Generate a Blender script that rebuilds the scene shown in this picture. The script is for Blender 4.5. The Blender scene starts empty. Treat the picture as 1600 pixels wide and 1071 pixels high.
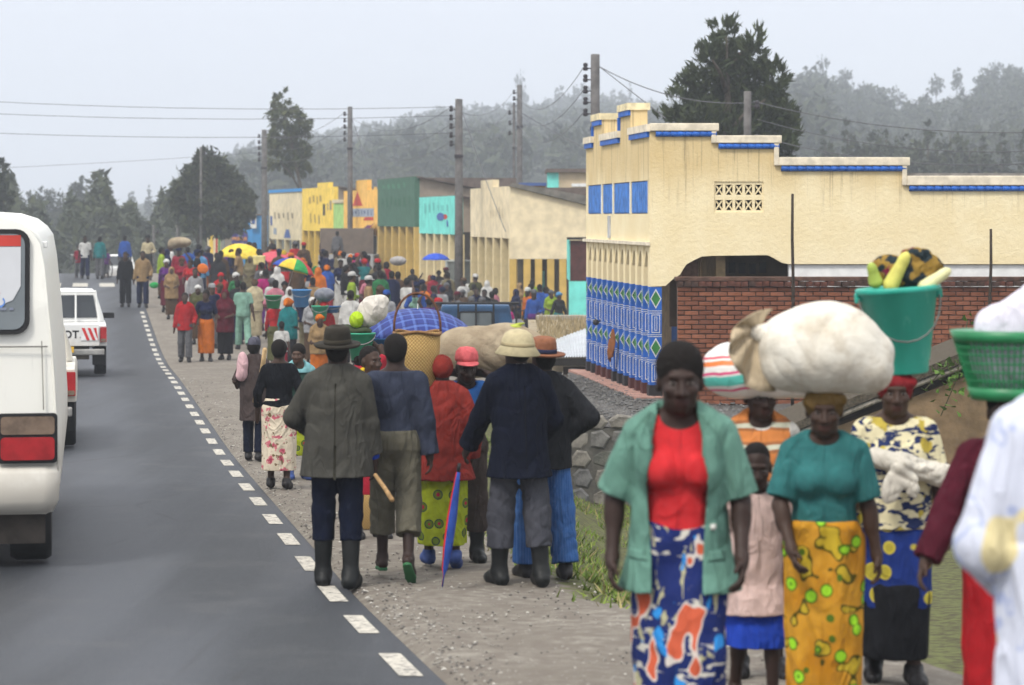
import bpy, bmesh, math, random
import numpy as np
from mathutils import Vector, Matrix, Euler

random.seed(7)
rng = np.random.default_rng(11)
R = math.radians
scene = bpy.context.scene
col = scene.collection

# ------------------------------------------------------------------ camera
CZ, F, HZ = 2.2, 4000.0, 340.0          # camera height, focal length in photo pixels, horizon row of the photo
cam = bpy.data.cameras.new('camera')
camo = bpy.data.objects.new('camera', cam)
col.objects.link(camo)
camo.location = (0, 0, CZ)
camo.rotation_euler = (R(90), 0, 0)
cam.sensor_width = 36
cam.lens = 36 * F / 1600
cam.shift_y = -(535.5 - HZ) / 1600
cam.clip_start, cam.clip_end = 0.3, 6000
cam.dof.use_dof = True
cam.dof.focus_distance = 27
cam.dof.aperture_fstop = 3.6
scene.camera = camo

# ------------------------------------------------------------------ sky, sun, exposure
world = bpy.data.worlds.new('World')
scene.world = world
world.use_nodes = True
wn, wl = world.node_tree.nodes, world.node_tree.links
wn.clear()
sky = wn.new('ShaderNodeTexSky')
sky.sky_type = 'NISHITA'
sky.sun_disc = False
SUN_EL, SUN_AZ = R(52), R(215)           # behind the camera, a little to the left
sky.sun_elevation, sky.sun_rotation = SUN_EL, SUN_AZ
sky.air_density, sky.dust_density, sky.ozone_density = 1.0, 3.0, 1.0
sky.altitude = 1800
hsv = wn.new('ShaderNodeHueSaturation'); hsv.inputs['Saturation'].default_value = 0.3
tc = wn.new('ShaderNodeTexCoord'); sx = wn.new('ShaderNodeSeparateXYZ')
ramp = wn.new('ShaderNodeValToRGB')       # overcast cloud deck: brighter overhead than at the horizon
ramp.color_ramp.elements[0].position = 0.0; ramp.color_ramp.elements[0].color = (.31, .328, .372, 1)
ramp.color_ramp.elements[1].position = 1.0; ramp.color_ramp.elements[1].color = (1, 1, 1, 1)
e = ramp.color_ramp.elements.new(.09); e.color = (.355, .372, .42, 1)
scl = wn.new('ShaderNodeVectorMath'); scl.operation = 'SCALE'; scl.inputs['Scale'].default_value = 13
mx = wn.new('ShaderNodeMix'); mx.data_type = 'RGBA'; mx.inputs[0].default_value = 0.85
bg = wn.new('ShaderNodeBackground'); bg.inputs['Strength'].default_value = 0.1
wo = wn.new('ShaderNodeOutputWorld')
wl.new(sky.outputs[0], hsv.inputs['Color'])
wl.new(tc.outputs['Generated'], sx.inputs[0]); wl.new(sx.outputs['Z'], ramp.inputs[0])
wl.new(ramp.outputs[0], scl.inputs[0])
wl.new(hsv.outputs[0], mx.inputs[6]); wl.new(scl.outputs[0], mx.inputs[7])
wl.new(mx.outputs[2], bg.inputs['Color']); wl.new(bg.outputs[0], wo.inputs[0])

sd = bpy.data.lights.new('sun', 'SUN')
sd.energy, sd.angle, sd.color = 1.5, R(12), (1, .95, .87)
so = bpy.data.objects.new('sun', sd); col.objects.link(so)
sv = Vector((math.sin(SUN_AZ) * math.cos(SUN_EL), math.cos(SUN_AZ) * math.cos(SUN_EL), math.sin(SUN_EL)))
so.rotation_euler = (-sv).to_track_quat('-Z', 'Y').to_euler()
so.location = sv * 60

vs = scene.view_settings
vs.view_transform, vs.look, vs.gamma, vs.exposure, vs.use_curve_mapping = 'Standard', 'None', 1, 0.87, False
cy = scene.cycles
cy.use_denoising = True
cy.max_bounces, cy.diffuse_bounces, cy.glossy_bounces, cy.transmission_bounces, cy.volume_bounces = 6, 3, 2, 3, 1
cy.transparent_max_bounces = 8
cy.use_adaptive_sampling = True
cy.adaptive_threshold = 0.02

# ------------------------------------------------------------------ placing
def at(px, py, Y):
    return Vector(((px - 800) * Y / F, Y, CZ - (py - HZ) * Y / F))
_PY = np.array([-30, 0, 10, 13, 17.5, 19, 32, 51, 60, 70, 82, 100, 110, 125, 160, 300, 3000.])
_PZ = np.array([-2.05, -2.05, -2.15, -2.32, -2.54, -2.57, -2.95, -3.18, -3.38, -3.2, -2.84, -2.56, -2.53, -2.68, -4.0, -6, -6.])
def prof(Y):
    Y = np.asarray(Y, float); s = np.clip(np.abs(Y) * .04, .3, 4)
    return CZ + sum(np.interp(Y + k * s, _PY, _PZ) for k in (-1.5, -.75, 0, .75, 1.5)) / 5
def edge_line(Y): return 1.62 - .165 * np.asarray(Y, float)      # x of the painted line on the right of the road
def sstep(t): t = np.clip(t, 0, 1); return t * t * (3 - 2 * t)
def ground(X, Y):
    X = np.asarray(X, float); Y = np.asarray(Y, float)
    d = X - edge_line(Y)
    d0 = np.interp(Y, [0, 14, 17, 22, 36, 50, 80], [2.7, 2.6, 1.65, 1.75, 3.7, 5.5, 7.])
    return prof(Y) - 1.05 * sstep((d - d0) / 1.9) * np.interp(Y, [0, 12, 20, 110, 150], [.5, .5, 1, 1, 0])
def on_ground(px, Y):
    X = (px - 800) * Y / F
    return Vector((X, Y, float(ground(X, Y))))

# ------------------------------------------------------------------ objects
def put(o, parent=None):
    col.objects.link(o)
    if parent is not None: o.parent = parent
    return o
def tag(o, label=None, cat=None, group=None, kind=None):
    for k, v in (('label', label), ('category', cat), ('group', group), ('kind', kind)):
        if v: o[k] = v
    return o
def root(name, label, cat, loc, rz=0, group=None, scale=1):
    o = bpy.data.objects.new(name, None); put(o)
    o.empty_display_size = .2
    o.location = loc; o.rotation_euler = (0, 0, rz); o.scale = (scale,) * 3
    return tag(o, label, cat, group)
def kids(o): return [c for c in col.objects if c.parent == o]
_CH = {}
def copy_tree(o, parent=None):
    c = o.copy(); col.objects.link(c)
    if parent is not None: c.parent = parent
    for ch in list(o.children): copy_tree(ch, c)
    return c

class MB:
    """collects polygons, then links them as one mesh object"""
    def __init__(s): s.v, s.f, s.m, s.sm = [], [], [], []; s.mi = 0; s.smooth = False
    def add(s, vs, fs):
        n = len(s.v); s.v.extend([tuple(v) for v in vs])
        for f in fs: s.f.append([i + n for i in f]); s.m.append(s.mi); s.sm.append(s.smooth)
        return s
    def box(s, c, size, rot=None, taper=1.0):
        x, y, z = (k / 2 for k in size); c = Vector(c)
        P = [Vector((a * x * (taper if d > 0 else 1), b * y * (taper if d > 0 else 1), d * z)) for d in (-1, 1) for a, b in ((-1, -1), (1, -1), (1, 1), (-1, 1))]
        if rot is not None: P = [rot @ p for p in P]
        return s.add([p + c for p in P], [(3, 2, 1, 0), (4, 5, 6, 7), (0, 1, 5, 4), (1, 2, 6, 5), (2, 3, 7, 6), (3, 0, 4, 7)])
    def span(s, a, b):
        a, b = Vector(a), Vector(b); return s.box((a + b) / 2, [abs(k) for k in (b - a)])
    def prism(s, poly, d0, d1, fn):
        """poly: 2-D outline; fn(u, v, d) -> point"""
        n = len(poly); A = [fn(u, v, d0) for u, v in poly]; B = [fn(u, v, d1) for u, v in poly]
        return s.add(A + B, [tuple(range(n))[::-1], tuple(range(n, 2 * n))] + [(i, (i + 1) % n, n + (i + 1) % n, n + i) for i in range(n)])
    def tube(s, pts, r, seg=8, cap=True):
        pts = [Vector(p) for p in pts]; n = len(pts)
        rr = r if isinstance(r, (list, tuple)) else [r] * n
        V = []; up = None
        for i, p in enumerate(pts):
            t = (pts[min(i + 1, n - 1)] - pts[max(i - 1, 0)]).normalized()
            if up is None: up = Vector((0, 0, 1)) if abs(t.z) < .9 else Vector((1, 0, 0))
            a = t.cross(up).normalized(); b = a.cross(t).normalized(); up = b
            V += [p + rr[i] * (math.cos(2 * math.pi * k / seg) * a + math.sin(2 * math.pi * k / seg) * b) for k in range(seg)]
        fs = [(i * seg + k, i * seg + (k + 1) % seg, (i + 1) * seg + (k + 1) % seg, (i + 1) * seg + k) for i in range(n - 1) for k in range(seg)]
        if cap: fs += [tuple(range(seg))[::-1], tuple(range((n - 1) * seg, n * seg))]
        return s.add(V, fs)
    def lathe(s, prof_, seg=24, c=(0, 0, 0), sx=1, sy=1, wob=None, cap=True):
        V = []; c = Vector(c); n = len(prof_)
        for i, (r, z) in enumerate(prof_):
            for k in range(seg):
                a = 2 * math.pi * k / seg; w = wob(a, z) if wob else 1
                V.append(c + Vector((r * w * sx * math.cos(a), r * w * sy * math.sin(a), z)))
        fs = [(i * seg + k, i * seg + (k + 1) % seg, (i + 1) * seg + (k + 1) % seg, (i + 1) * seg + k) for i in range(n - 1) for k in range(seg)]
        if cap: fs += [tuple(range(seg))[::-1], tuple(range((n - 1) * seg, n * seg))]
        return s.add(V, fs)
    def mesh(s, name, mats):
        me = bpy.data.meshes.new(name)
        me.from_pydata(s.v, [], s.f)
        for m in (mats if isinstance(mats, (list, tuple)) else [mats]): me.materials.append(m)
        me.polygons.foreach_set('material_index', s.m)
        me.polygons.foreach_set('use_smooth', s.sm)
        me.update()
        return me
    def build(s, name, mats, parent=None, bevel=0, origin=None, seg=2):
        if origin is not None:
            o_ = Vector(origin); s.v = [tuple(Vector(v) - o_) for v in s.v]
        me = s.mesh(name, mats)
        if bevel:
            bm = bmesh.new(); bm.from_mesh(me)
            bmesh.ops.remove_doubles(bm, verts=bm.verts, dist=1e-5)
            ed = [e for e in bm.edges if len(e.link_faces) == 2 and e.calc_face_angle(0) > .5]
            bmesh.ops.bevel(bm, geom=ed, offset=bevel, segments=seg, affect='EDGES', profile=.6, clamp_overlap=True)
            bm.to_mesh(me); bm.free()
        o = bpy.data.objects.new(name, me); put(o, parent)
        if origin is not None: o.location = origin
        return o
def np_mesh(name, V, Q, mats, smooth=True, mi=None):
    """fast mesh from arrays; Q is (n,3) or (n,4)"""
    me = bpy.data.meshes.new(name); V = np.asarray(V, np.float32); Q = np.asarray(Q, np.int32); n, k = Q.shape
    me.vertices.add(len(V)); me.vertices.foreach_set('co', V.ravel())
    me.loops.add(n * k); me.loops.foreach_set('vertex_index', Q.ravel())
    me.polygons.add(n); me.polygons.foreach_set('loop_start', np.arange(0, n * k, k, dtype=np.int32))
    me.polygons.foreach_set('use_smooth', np.full(n, smooth))
    for m in (mats if isinstance(mats, (list, tuple)) else [mats]): me.materials.append(m)
    if mi is not None: me.polygons.foreach_set('material_index', np.asarray(mi, np.int32))
    me.update(calc_edges=True)
    return me
def mesh_obj(name, me, parent=None, loc=None):
    o = bpy.data.objects.new(name, me); put(o, parent)
    if loc is not None: o.location = loc
    return o
def text_mesh(txt, size, mat_, depth=.004, bold=0):
    cu = bpy.data.curves.new('lettering', 'FONT'); cu.body = txt; cu.size = size; cu.extrude = depth; cu.align_x = 'CENTER'; cu.align_y = 'CENTER'; cu.offset = bold
    o = bpy.data.objects.new('lettering', cu); put(o)
    dg = bpy.context.evaluated_depsgraph_get()
    me = bpy.data.meshes.new_from_object(o.evaluated_get(dg)); me.name = 'lettering'
    bpy.data.objects.remove(o); bpy.data.curves.remove(cu)
    me.materials.clear(); me.materials.append(mat_)
    return me

# ------------------------------------------------------------------ materials
class NT:
    def __init__(s, name):
        s.m = bpy.data.materials.new(name); s.m.use_nodes = True
        s.n, s.l = s.m.node_tree.nodes, s.m.node_tree.links
        s.p = s.n['Principled BSDF']; s.tc = s.n.new('ShaderNodeTexCoord')
    def co(s, which='Object', scale=(1, 1, 1), rot=(0, 0, 0), loc=(0, 0, 0)):
        mp = s.n.new('ShaderNodeMapping'); mp.inputs['Scale'].default_value = scale; mp.inputs['Rotation'].default_value = rot; mp.inputs['Location'].default_value = loc
        s.l.new(s.tc.outputs[which], mp.inputs[0]); return mp.outputs[0]
    def noise(s, v, scale=5, detail=4, rough=.55, dist=0):
        t = s.n.new('ShaderNodeTexNoise'); s.l.new(v, t.inputs['Vector'])
        for k, x in (('Scale', scale), ('Detail', detail), ('Roughness', rough), ('Distortion', dist)): t.inputs[k].default_value = x
        return t.outputs['Fac']
    def voro(s, v, scale=5, feature='F1', out='Distance', rnd=1):
        t = s.n.new('ShaderNodeTexVoronoi'); t.feature = feature; s.l.new(v, t.inputs['Vector']); t.inputs['Scale'].default_value = scale; t.inputs['Randomness'].default_value = rnd
        return t.outputs[out]
    def wave(s, v, scale=5, dist=0, direction='X', detail=2):
        t = s.n.new('ShaderNodeTexWave'); t.bands_direction = direction; s.l.new(v, t.inputs['Vector'])
        t.inputs['Scale'].default_value = scale; t.inputs['Distortion'].default_value = dist; t.inputs['Detail'].default_value = detail
        return t.outputs['Fac']
    def math(s, op, a, b=0.):
        t = s.n.new('ShaderNodeMath'); t.operation = op
        for i, x in enumerate((a, b)):
            if isinstance(x, (int, float)): t.inputs[i].default_value = x
            else: s.l.new(x, t.inputs[i])
        return t.outputs[0]
    def step(s, v, lo, hi):
        t = s.n.new('ShaderNodeMapRange'); t.interpolation_type = 'SMOOTHSTEP'; s.l.new(v, t.inputs[0])
        t.inputs[1].default_value, t.inputs[2].default_value = lo, hi; return t.outputs[0]
    def mix(s, f, a, b):
        t = s.n.new('ShaderNodeMix'); t.data_type = 'RGBA'
        for i, x in ((0, f), (6, a), (7, b)):
            if isinstance(x, (int, float)): t.inputs[i].default_value = x
            elif isinstance(x, tuple): t.inputs[i].default_value = (*x[:3], 1)
            else: s.l.new(x, t.inputs[i])
        return t.outputs[2]
    def sep(s, v):
        t = s.n.new('ShaderNodeSeparateXYZ'); s.l.new(v, t.inputs[0]); return t.outputs
    def bump(s, h, strength=.3, dist=.01):
        t = s.n.new('ShaderNodeBump'); t.inputs['Strength'].default_value = strength; t.inputs['Distance'].default_value = dist
        s.l.new(h, t.inputs['Height']); s.l.new(t.outputs[0], s.p.inputs['Normal'])
    def creases(s, k=1.):
        out = []
        for sc, rot, q in (((1, 1, .38), (0, .35, 0), 4.2), ((1.2, 1, .5), (.2, -.5, .5), 7.)):
            x = s.noise(s.co(scale=sc, rot=rot), q, 2, .5, 1.1); out.append(s.math('POWER', s.math('SUBTRACT', 1, s.math('MULTIPLY', s.math('ABSOLUTE', s.math('SUBTRACT', x, .5)), 2.8)), 2.5))
        h = s.math('ADD', s.math('ADD', out[0], s.math('MULTIPLY', out[1], .4)), s.math('MULTIPLY', s.noise(s.co(), 330, 2), .10))
        s.bump(h, .85 * k, .02)
    def done(s, c=None, rough=.8, spec=.3, metal=0.):
        if c is not None:
            if isinstance(c, tuple): s.p.inputs['Base Color'].default_value = (*c[:3], 1)
            else: s.l.new(c, s.p.inputs['Base Color'])
        if isinstance(rough, (int, float)): s.p.inputs['Roughness'].default_value = rough
        else: s.l.new(rough, s.p.inputs['Roughness'])
        s.p.inputs['Specular IOR Level'].default_value = spec; s.p.inputs['Metallic'].default_value = metal
        return s.m
def dim(c, k): return tuple(x * k for x in c[:3])
_MC = {}
def mat(name, c, rough=.85, var=.25, vs=6., bump=.15, bs=90., spec=.25, metal=0., dist=.004):
    """plain material with uneven colour and fine relief"""
    key = (name, c)
    if key in _MC: return _MC[key]
    t = NT(name); v = t.co()
    n = t.noise(v, vs, 5)
    cc = t.mix(t.step(n, .3, .7), dim(c, 1 - var), dim(c, 1 + var * .6))
    if bump: t.bump(t.noise(v, bs, 3), bump, dist)
    _MC[key] = t.done(cc, rough, spec, metal)
    return _MC[key]
def cloth(name, c, var=.22, rough=.9):
    key = ('cloth' + name, c)
    if key in _MC: return _MC[key]
    t = NT(name); v = t.co()
    n = t.noise(v, 7, 4); f = t.noise(v, 55, 3)
    cc = t.mix(t.step(n, .3, .7), dim(c, 1 - var), dim(c, 1 + var * .5))
    cc = t.mix(t.math('MULTIPLY', f, .35), cc, dim(c, .55))
    t.creases()
    _MC[key] = t.done(cc, rough, .06)
    return _MC[key]
# ------------------------------------------------------------------ organic surfaces: distance fields meshed on a grid
class Grid:
    def __init__(s, lo, hi, h):
        s.h = h; s.lo = np.array(lo, np.float32)
        n = np.ceil((np.array(hi) - s.lo) / h).astype(int) + 1
        s.ax = [s.lo[i] + h * np.arange(n[i], dtype=np.float32) for i in range(3)]
        s.D = np.full(n, 1.0, np.float32)
    def sub(s, lo, hi):
        sl = []
        for i in range(3):
            a = int(np.clip(math.floor((lo[i] - s.lo[i]) / s.h), 0, s.D.shape[i])); b = int(np.clip(math.ceil((hi[i] - s.lo[i]) / s.h) + 1, 0, s.D.shape[i]))
            if b <= a: return None
            sl.append(slice(a, b))
        return tuple(sl), (s.ax[0][sl[0]][:, None, None], s.ax[1][sl[1]][None, :, None], s.ax[2][sl[2]][None, None, :])
    def add(s, prim, k=.03, op='u'):
        fn, lo, hi = prim; m = k + 3 * s.h + .012
        r = s.sub([x - m for x in lo], [x + m for x in hi])
        if r is None: return
        sl, P = r; b = fn(*P); a = s.D[sl]
        if op == 'u':
            hh = np.maximum(k - np.abs(a - b), 0) / max(k, 1e-6); s.D[sl] = np.minimum(a, b) - hh * hh * k * .25
        else:
            b = -b; hh = np.maximum(k - np.abs(a - b), 0) / max(k, 1e-6); s.D[sl] = np.maximum(a, b) + hh * hh * k * .25
    def cut(s, fn):                       # keep where fn < 0
        s.D = np.maximum(s.D, fn(s.ax[0][:, None, None], s.ax[1][None, :, None], s.ax[2][None, None, :]).astype(np.float32))
    def wrinkle(s, amp, fx=26, fy=26, fz=14, ph=0):
        x, y, z = s.ax[0][:, None, None], s.ax[1][None, :, None], s.ax[2][None, None, :]
        a_ = np.sin(fz * z + 2.2 * np.sin(.5 * fx * x + ph) + 1.7 * np.sin(.45 * fy * y + 2 * ph))
        b_ = np.sin(fx * x + 1.9 * np.sin(fz * z * .7 + ph) - fy * .8 * y); m_ = np.sin(5 * z + 9 * x + ph) * np.sin(7 * y - 6 * z + 2 * ph)
        q_ = np.sin(3.1 * z - 8 * x + 2 * ph) * np.cos(6 * y + 4.3 * z + ph); w = (1 - 1.9 * np.sqrt(np.abs(a_))) * np.clip(.15 + 1.0 * m_, 0, 1.3) + (.8 - 1.5 * np.sqrt(np.abs(b_))) * np.clip(.1 + q_, 0, 1) + .7 * m_ + .4 * q_
        s.D += (amp * .6 * w).astype(np.float32)
    def mesh(s):
        D, h = s.D, s.h
        D[0] = D[-1] = 1; D[:, 0] = D[:, -1] = 1; D[:, :, 0] = D[:, :, -1] = 1
        S = (D < 0)
        n = np.array(S.shape) - 1
        c = np.zeros(n, np.uint8)
        for i in (0, 1):
            for j in (0, 1):
                for k in (0, 1): c += S[i:n[0] + i, j:n[1] + j, k:n[2] + k]
        I = np.argwhere((c > 0) & (c < 8))
        acc = np.zeros((len(I), 3), np.float32); cnt = np.zeros(len(I), np.float32)
        for ax_ in range(3):
            o1, o2 = [a for a in range(3) if a != ax_]
            for p in (0, 1):
                for q in (0, 1):
                    A = I.copy(); A[:, o1] += p; A[:, o2] += q; B = A.copy(); B[:, ax_] += 1
                    da = D[A[:, 0], A[:, 1], A[:, 2]]; db = D[B[:, 0], B[:, 1], B[:, 2]]
                    m = (da < 0) != (db < 0); t = np.where(m, da / np.where(m, da - db, 1), 0)
                    P = np.zeros((len(I), 3), np.float32); P[:, o1] = p; P[:, o2] = q; P[:, ax_] = t
                    acc[m] += P[m]; cnt[m] += 1
        V = (I + acc / cnt[:, None]) * h + s.lo
        mp = np.full(n, -1, np.int32); mp[I[:, 0], I[:, 1], I[:, 2]] = np.arange(len(I))
        Q = []
        for ax_ in range(3):
            o1, o2 = (ax_ + 1) % 3, (ax_ + 2) % 3
            sa = [slice(None)] * 3; sb = [slice(None)] * 3
            sa[ax_] = slice(0, -1); sb[ax_] = slice(1, None)
            E = np.argwhere(S[tuple(sa)] != S[tuple(sb)])
            inside = S[E[:, 0], E[:, 1], E[:, 2]]
            def cell(d1, d2):
                C = E.copy(); C[:, o1] += d1; C[:, o2] += d2; return mp[C[:, 0], C[:, 1], C[:, 2]]
            q = np.stack([cell(-1, -1), cell(0, -1), cell(0, 0), cell(-1, 0)], 1)
            q[~inside] = q[~inside][:, ::-1]
            Q.append(q)
        return V, np.concatenate(Q)

def rc(a, b, ra, rb=None):               # tapered capsule
    rb = ra if rb is None else rb
    a = np.array(a, np.float32); b = np.array(b, np.float32); ab = b - a; L = max(float(ab @ ab), 1e-9); m = max(ra, rb)
    def fn(x, y, z):
        px, py, pz = x - a[0], y - a[1], z - a[2]
        t = np.clip((px * ab[0] + py * ab[1] + pz * ab[2]) / L, 0, 1)
        return np.sqrt((px - t * ab[0]) ** 2 + (py - t * ab[1]) ** 2 + (pz - t * ab[2]) ** 2) - (ra + (rb - ra) * t)
    return fn, np.minimum(a, b) - m, np.maximum(a, b) + m
def el(c, r, rot=None):                  # ellipsoid
    c = np.array(c, np.float32); r = np.array(r, np.float32); Rm = None if rot is None else np.array(rot, np.float32)
    def fn(x, y, z):
        px, py, pz = x - c[0], y - c[1], z - c[2]
        if Rm is not None: px, py, pz = [Rm[0, i] * px + Rm[1, i] * py + Rm[2, i] * pz for i in range(3)]
        k0 = np.sqrt((px / r[0]) ** 2 + (py / r[1]) ** 2 + (pz / r[2]) ** 2) + 1e-6
        k1 = np.sqrt((px / r[0] ** 2) ** 2 + (py / r[1] ** 2) ** 2 + (pz / r[2] ** 2) ** 2) + 1e-6
        return k0 * (k0 - 1) / k1
    m = r if Rm is None else np.full(3, max(r))
    return fn, c - m, c + m
def clip(prim, plane):
    fn, lo, hi = prim
    return (lambda x, y, z: np.maximum(fn(x, y, z), plane(x, y, z))), lo, hi
def plane_at(c, d): return lambda x, y, z: (x - c[0]) * d[0] + (y - c[1]) * d[1] + (z - c[2]) * d[2]
def tower(prof_, c0=(0, 0), c1=None, folds=0, n=9, ph=0, fold_from=0):
    """stacked ellipses [(z, rx, ry)], with hanging folds that deepen downwards"""
    P = np.array(sorted(prof_), np.float32); c1 = c0 if c1 is None else c1
    z0, z1 = float(P[0, 0]), float(P[-1, 0])
    def fn(x, y, z):
        rx = np.interp(z, P[:, 0], P[:, 1]).astype(np.float32); ry = np.interp(z, P[:, 0], P[:, 2]).astype(np.float32)
        t = np.clip((z - z0) / (z1 - z0), 0, 1)
        px, py = x - (c0[0] + (c1[0] - c0[0]) * t), y - (c0[1] + (c1[1] - c0[1]) * t)
        q = np.sqrt((px / rx) ** 2 + (py / ry) ** 2)
        rr = np.minimum(rx, ry)
        if folds:
            th = np.arctan2(py / ry, px / rx); dn = np.clip(1 - t - fold_from, 0, 1)
            q = q / (1 + folds * dn * (np.sin(n * th + ph + 3 * z) + .5 * np.sin((n * 2 - 3) * th - 2 * ph + 5 * z)))
        return np.maximum((q - 1) * rr, np.maximum(z0 - z, z - z1))
    m = float(max(P[:, 1].max(), P[:, 2].max())) * (1 + 1.6 * folds)
    cx = [c0[0], c1[0]]; cy_ = [c0[1], c1[1]]
    return fn, np.array([min(cx) - m, min(cy_) - m, z0]), np.array([max(cx) + m, max(cy_) + m, z1])

# ------------------------------------------------------------------ people
def vlen(a): return float(np.linalg.norm(a))
def ik(a, target, l1, l2, pole):
    a, t, pole = (np.array(k, float) for k in (a, target, pole)); d = t - a; L = min(vlen(d), (l1 + l2) * .999); u = d / vlen(d)
    x = (l1 * l1 - l2 * l2 + L * L) / (2 * L); hgt = math.sqrt(max(l1 * l1 - x * x, 0))
    pv = pole - u * (pole @ u); pv /= vlen(pv) + 1e-9
    return a + u * x + pv * hgt, a + u * L
class Pose:
    """joints of a 1.70 m figure that looks along -y; legs = (forward swing, knee bend, heel lift) per side; hands = wrist targets"""
    def __init__(s, legs=((2, 3, 0), (-2, 3, 0)), hands=None, poles=None, lean=2, yaw=0, nod=0, female=False, bulk=1., spread=.0, headk=1.05, fem_hip=1.):
        s.female, s.bulk, s.headk = female, bulk, headk
        lm = Matrix.Rotation(R(lean), 3, 'X'); pv = Vector((0, 0, .95))
        def up(p): return np.array(pv + lm @ (Vector(p) - pv))
        s.up = up
        s.leg = []
        low = []
        for sd, (a, k, hl) in zip((1, -1), legs):     # +x side first
            hip = np.array((sd * .088, 0, .91)); o = sd * (.02 + spread)
            th = np.array((o, -math.sin(R(a)), -math.cos(R(a)))); th /= vlen(th)
            kn = hip + th * .43
            sh = np.array((o * .4, -math.sin(R(a - k)), -math.cos(R(a - k)))); sh /= vlen(sh)
            an = kn + sh * .41
            f = np.array((sd * .14, -math.cos(R(hl)), -math.sin(R(hl)))); f /= vlen(f)
            upv = np.array((0, -math.sin(R(hl)), math.cos(R(hl))))
            heel = an - f * .045 - upv * .045; ball = an + f * .11 - upv * .052; toe = an + f * .175 - upv * .056
            s.leg.append([hip, kn, an, heel, ball, toe]); low.append(min(heel[2], toe[2]) - .03)
        dz = -min(low)
        for L in s.leg:
            for i in range(6): L[i] = L[i] + np.array((0, 0, dz))
        s.dz = dz
        s.sh = [up((sd * .158, .0, 1.376)) for sd in (1, -1)]
        hands = hands or ((.245, -.04, .85), (-.245, -.04, .85)); poles = poles or ((.35, .8, 0), (-.35, .8, 0))
        s.arm = []
        for i in (0, 1):
            e_, w = ik(s.sh[i], hands[i], .285, .25, poles[i]); s.arm.append([s.sh[i], e_, w])
        d3 = np.array((0, 0, dz))
        s.up = lambda p: up(p) + d3
        for A in s.arm:
            for i in range(3): A[i] = A[i] + d3
        s.sh = [A[0] for A in s.arm]
        s.hr = np.array(Matrix.Rotation(R(yaw), 3, 'Z') @ Matrix.Rotation(R(nod), 3, 'X'))
        s.hc = s.up((0, -.012 - .0, 1.582)); s.np_ = s.up((0, .012, 1.47))
        s.hc = s.np_ + s.hr @ (np.array((0, -.018, .112 * headk)))
    def head(s, p): return s.hc + s.hr @ (np.array(p, float) * s.headk)
    def torso(s, o=0.):
        b = s.bulk; w = 1.06 if s.female else 1.0
        P = [(el(s.up((0, .01, 1.27)), (.146 * b + o, .106 * b + o, .17 + o)), .05), (el(s.up((0, .0, 1.07)), (.128 * b + o, .098 * b + o, .16)), .06),
             (el(s.up((0, .012, .94)), (.155 * b * w + o, .113 * b + o, .125 + o)), .05), (rc(s.up((.118, .008, 1.378)), s.up((-.118, .008, 1.378)), .050 + o), .06),
             (rc(s.up((.09, .01, 1.42)), s.up((0, .012, 1.46)), .05 + o, .056 + o), .04), (rc(s.up((-.09, .01, 1.42)), s.up((0, .012, 1.46)), .05 + o, .056 + o), .04)]
        if s.female: P += [(el(s.up((x, -.085 * b, 1.245)), (.068 + o, .062 + o, .066 + o)), .04) for x in (.075, -.075)]
        return P
    def arms(s, o=0., t0=0., t1=2., i=None, flare=0.):
        P = []
        for j, (a, e_, w) in enumerate(s.arm):
            if i is not None and j != i: continue
            ra, re, rw = .047 + o, .037 + o, .028 + o * 1.2 + flare
            A0, A1, tt = (a, e_, t1) if t1 <= 1 else (e_, w, t1 - 1); end = A0 + (A1 - A0) * tt; dd = (A1 - A0) / vlen(A1 - A0)
            cl_ = (lambda q: clip(q, plane_at(end, dd))) if o > 0 else (lambda q: q)
            if t1 <= 1: P.append((cl_(rc(a, end + dd * o, ra, ra + (re - ra) * t1 + flare)), .03))
            else: P += ([(el(e_ + (w - e_) * .28, (.040, .040, .085), None), .03)] if o == 0 else []) + [(rc(a, e_, ra, re), .03), (cl_(rc(e_, end + (dd * o if o > 0 else 0), re, re + (rw - re) * tt)), .025)]
        return P
    def legs(s, o=0., i=None, t1=2.):
        P = []
        for j, L in enumerate(s.leg):
            if i is not None and j != i: continue
            hip, kn, an = L[:3]
            P += [(rc(hip, kn, .082 * (.5 + .5 * s.bulk) + o, .054 + o), .04), (rc(kn, kn + (an - kn) * (t1 - 1), .052 + o, .052 + o + (-.015) * (t1 - 1)), .03)]
            if o < .01: P.append((el(kn + (an - kn) * .32 + np.array((0, .018, 0)), (.048, .048, .1)), .03))
        return P
    def foot(s, i, o=0.):
        hip, kn, an, heel, ball, toe = s.leg[i]
        return [(rc(an, heel, .036 + o, .033 + o), .02), (rc(heel, ball, .032 + o, .034 + o), .02), (rc(ball, toe, .036 + o, .022 + o), .02), (rc(an, ball, .036 + o, .028 + o), .03)]
    def neck_head(s):
        h = s.head; k = s.headk; Rm = s.hr
        P = [(rc(s.np_ - np.array((0, 0, .02)), h((0, .022, -.05)), .058, .052), .03), (el(h((0, .014, .032)), np.array((.076, .096, .088)) * k, Rm), .03), (el(h((0, -.02, -.035)), np.array((.063, .078, .08)) * k, Rm), .03),
             (el(h((0, -.035, -.075)), np.array((.046, .05, .036)) * k, Rm), .03), (el(h((0, -.07, -.094)), np.array((.021, .017, .016)) * k, Rm), .02)]
        return P
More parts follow.
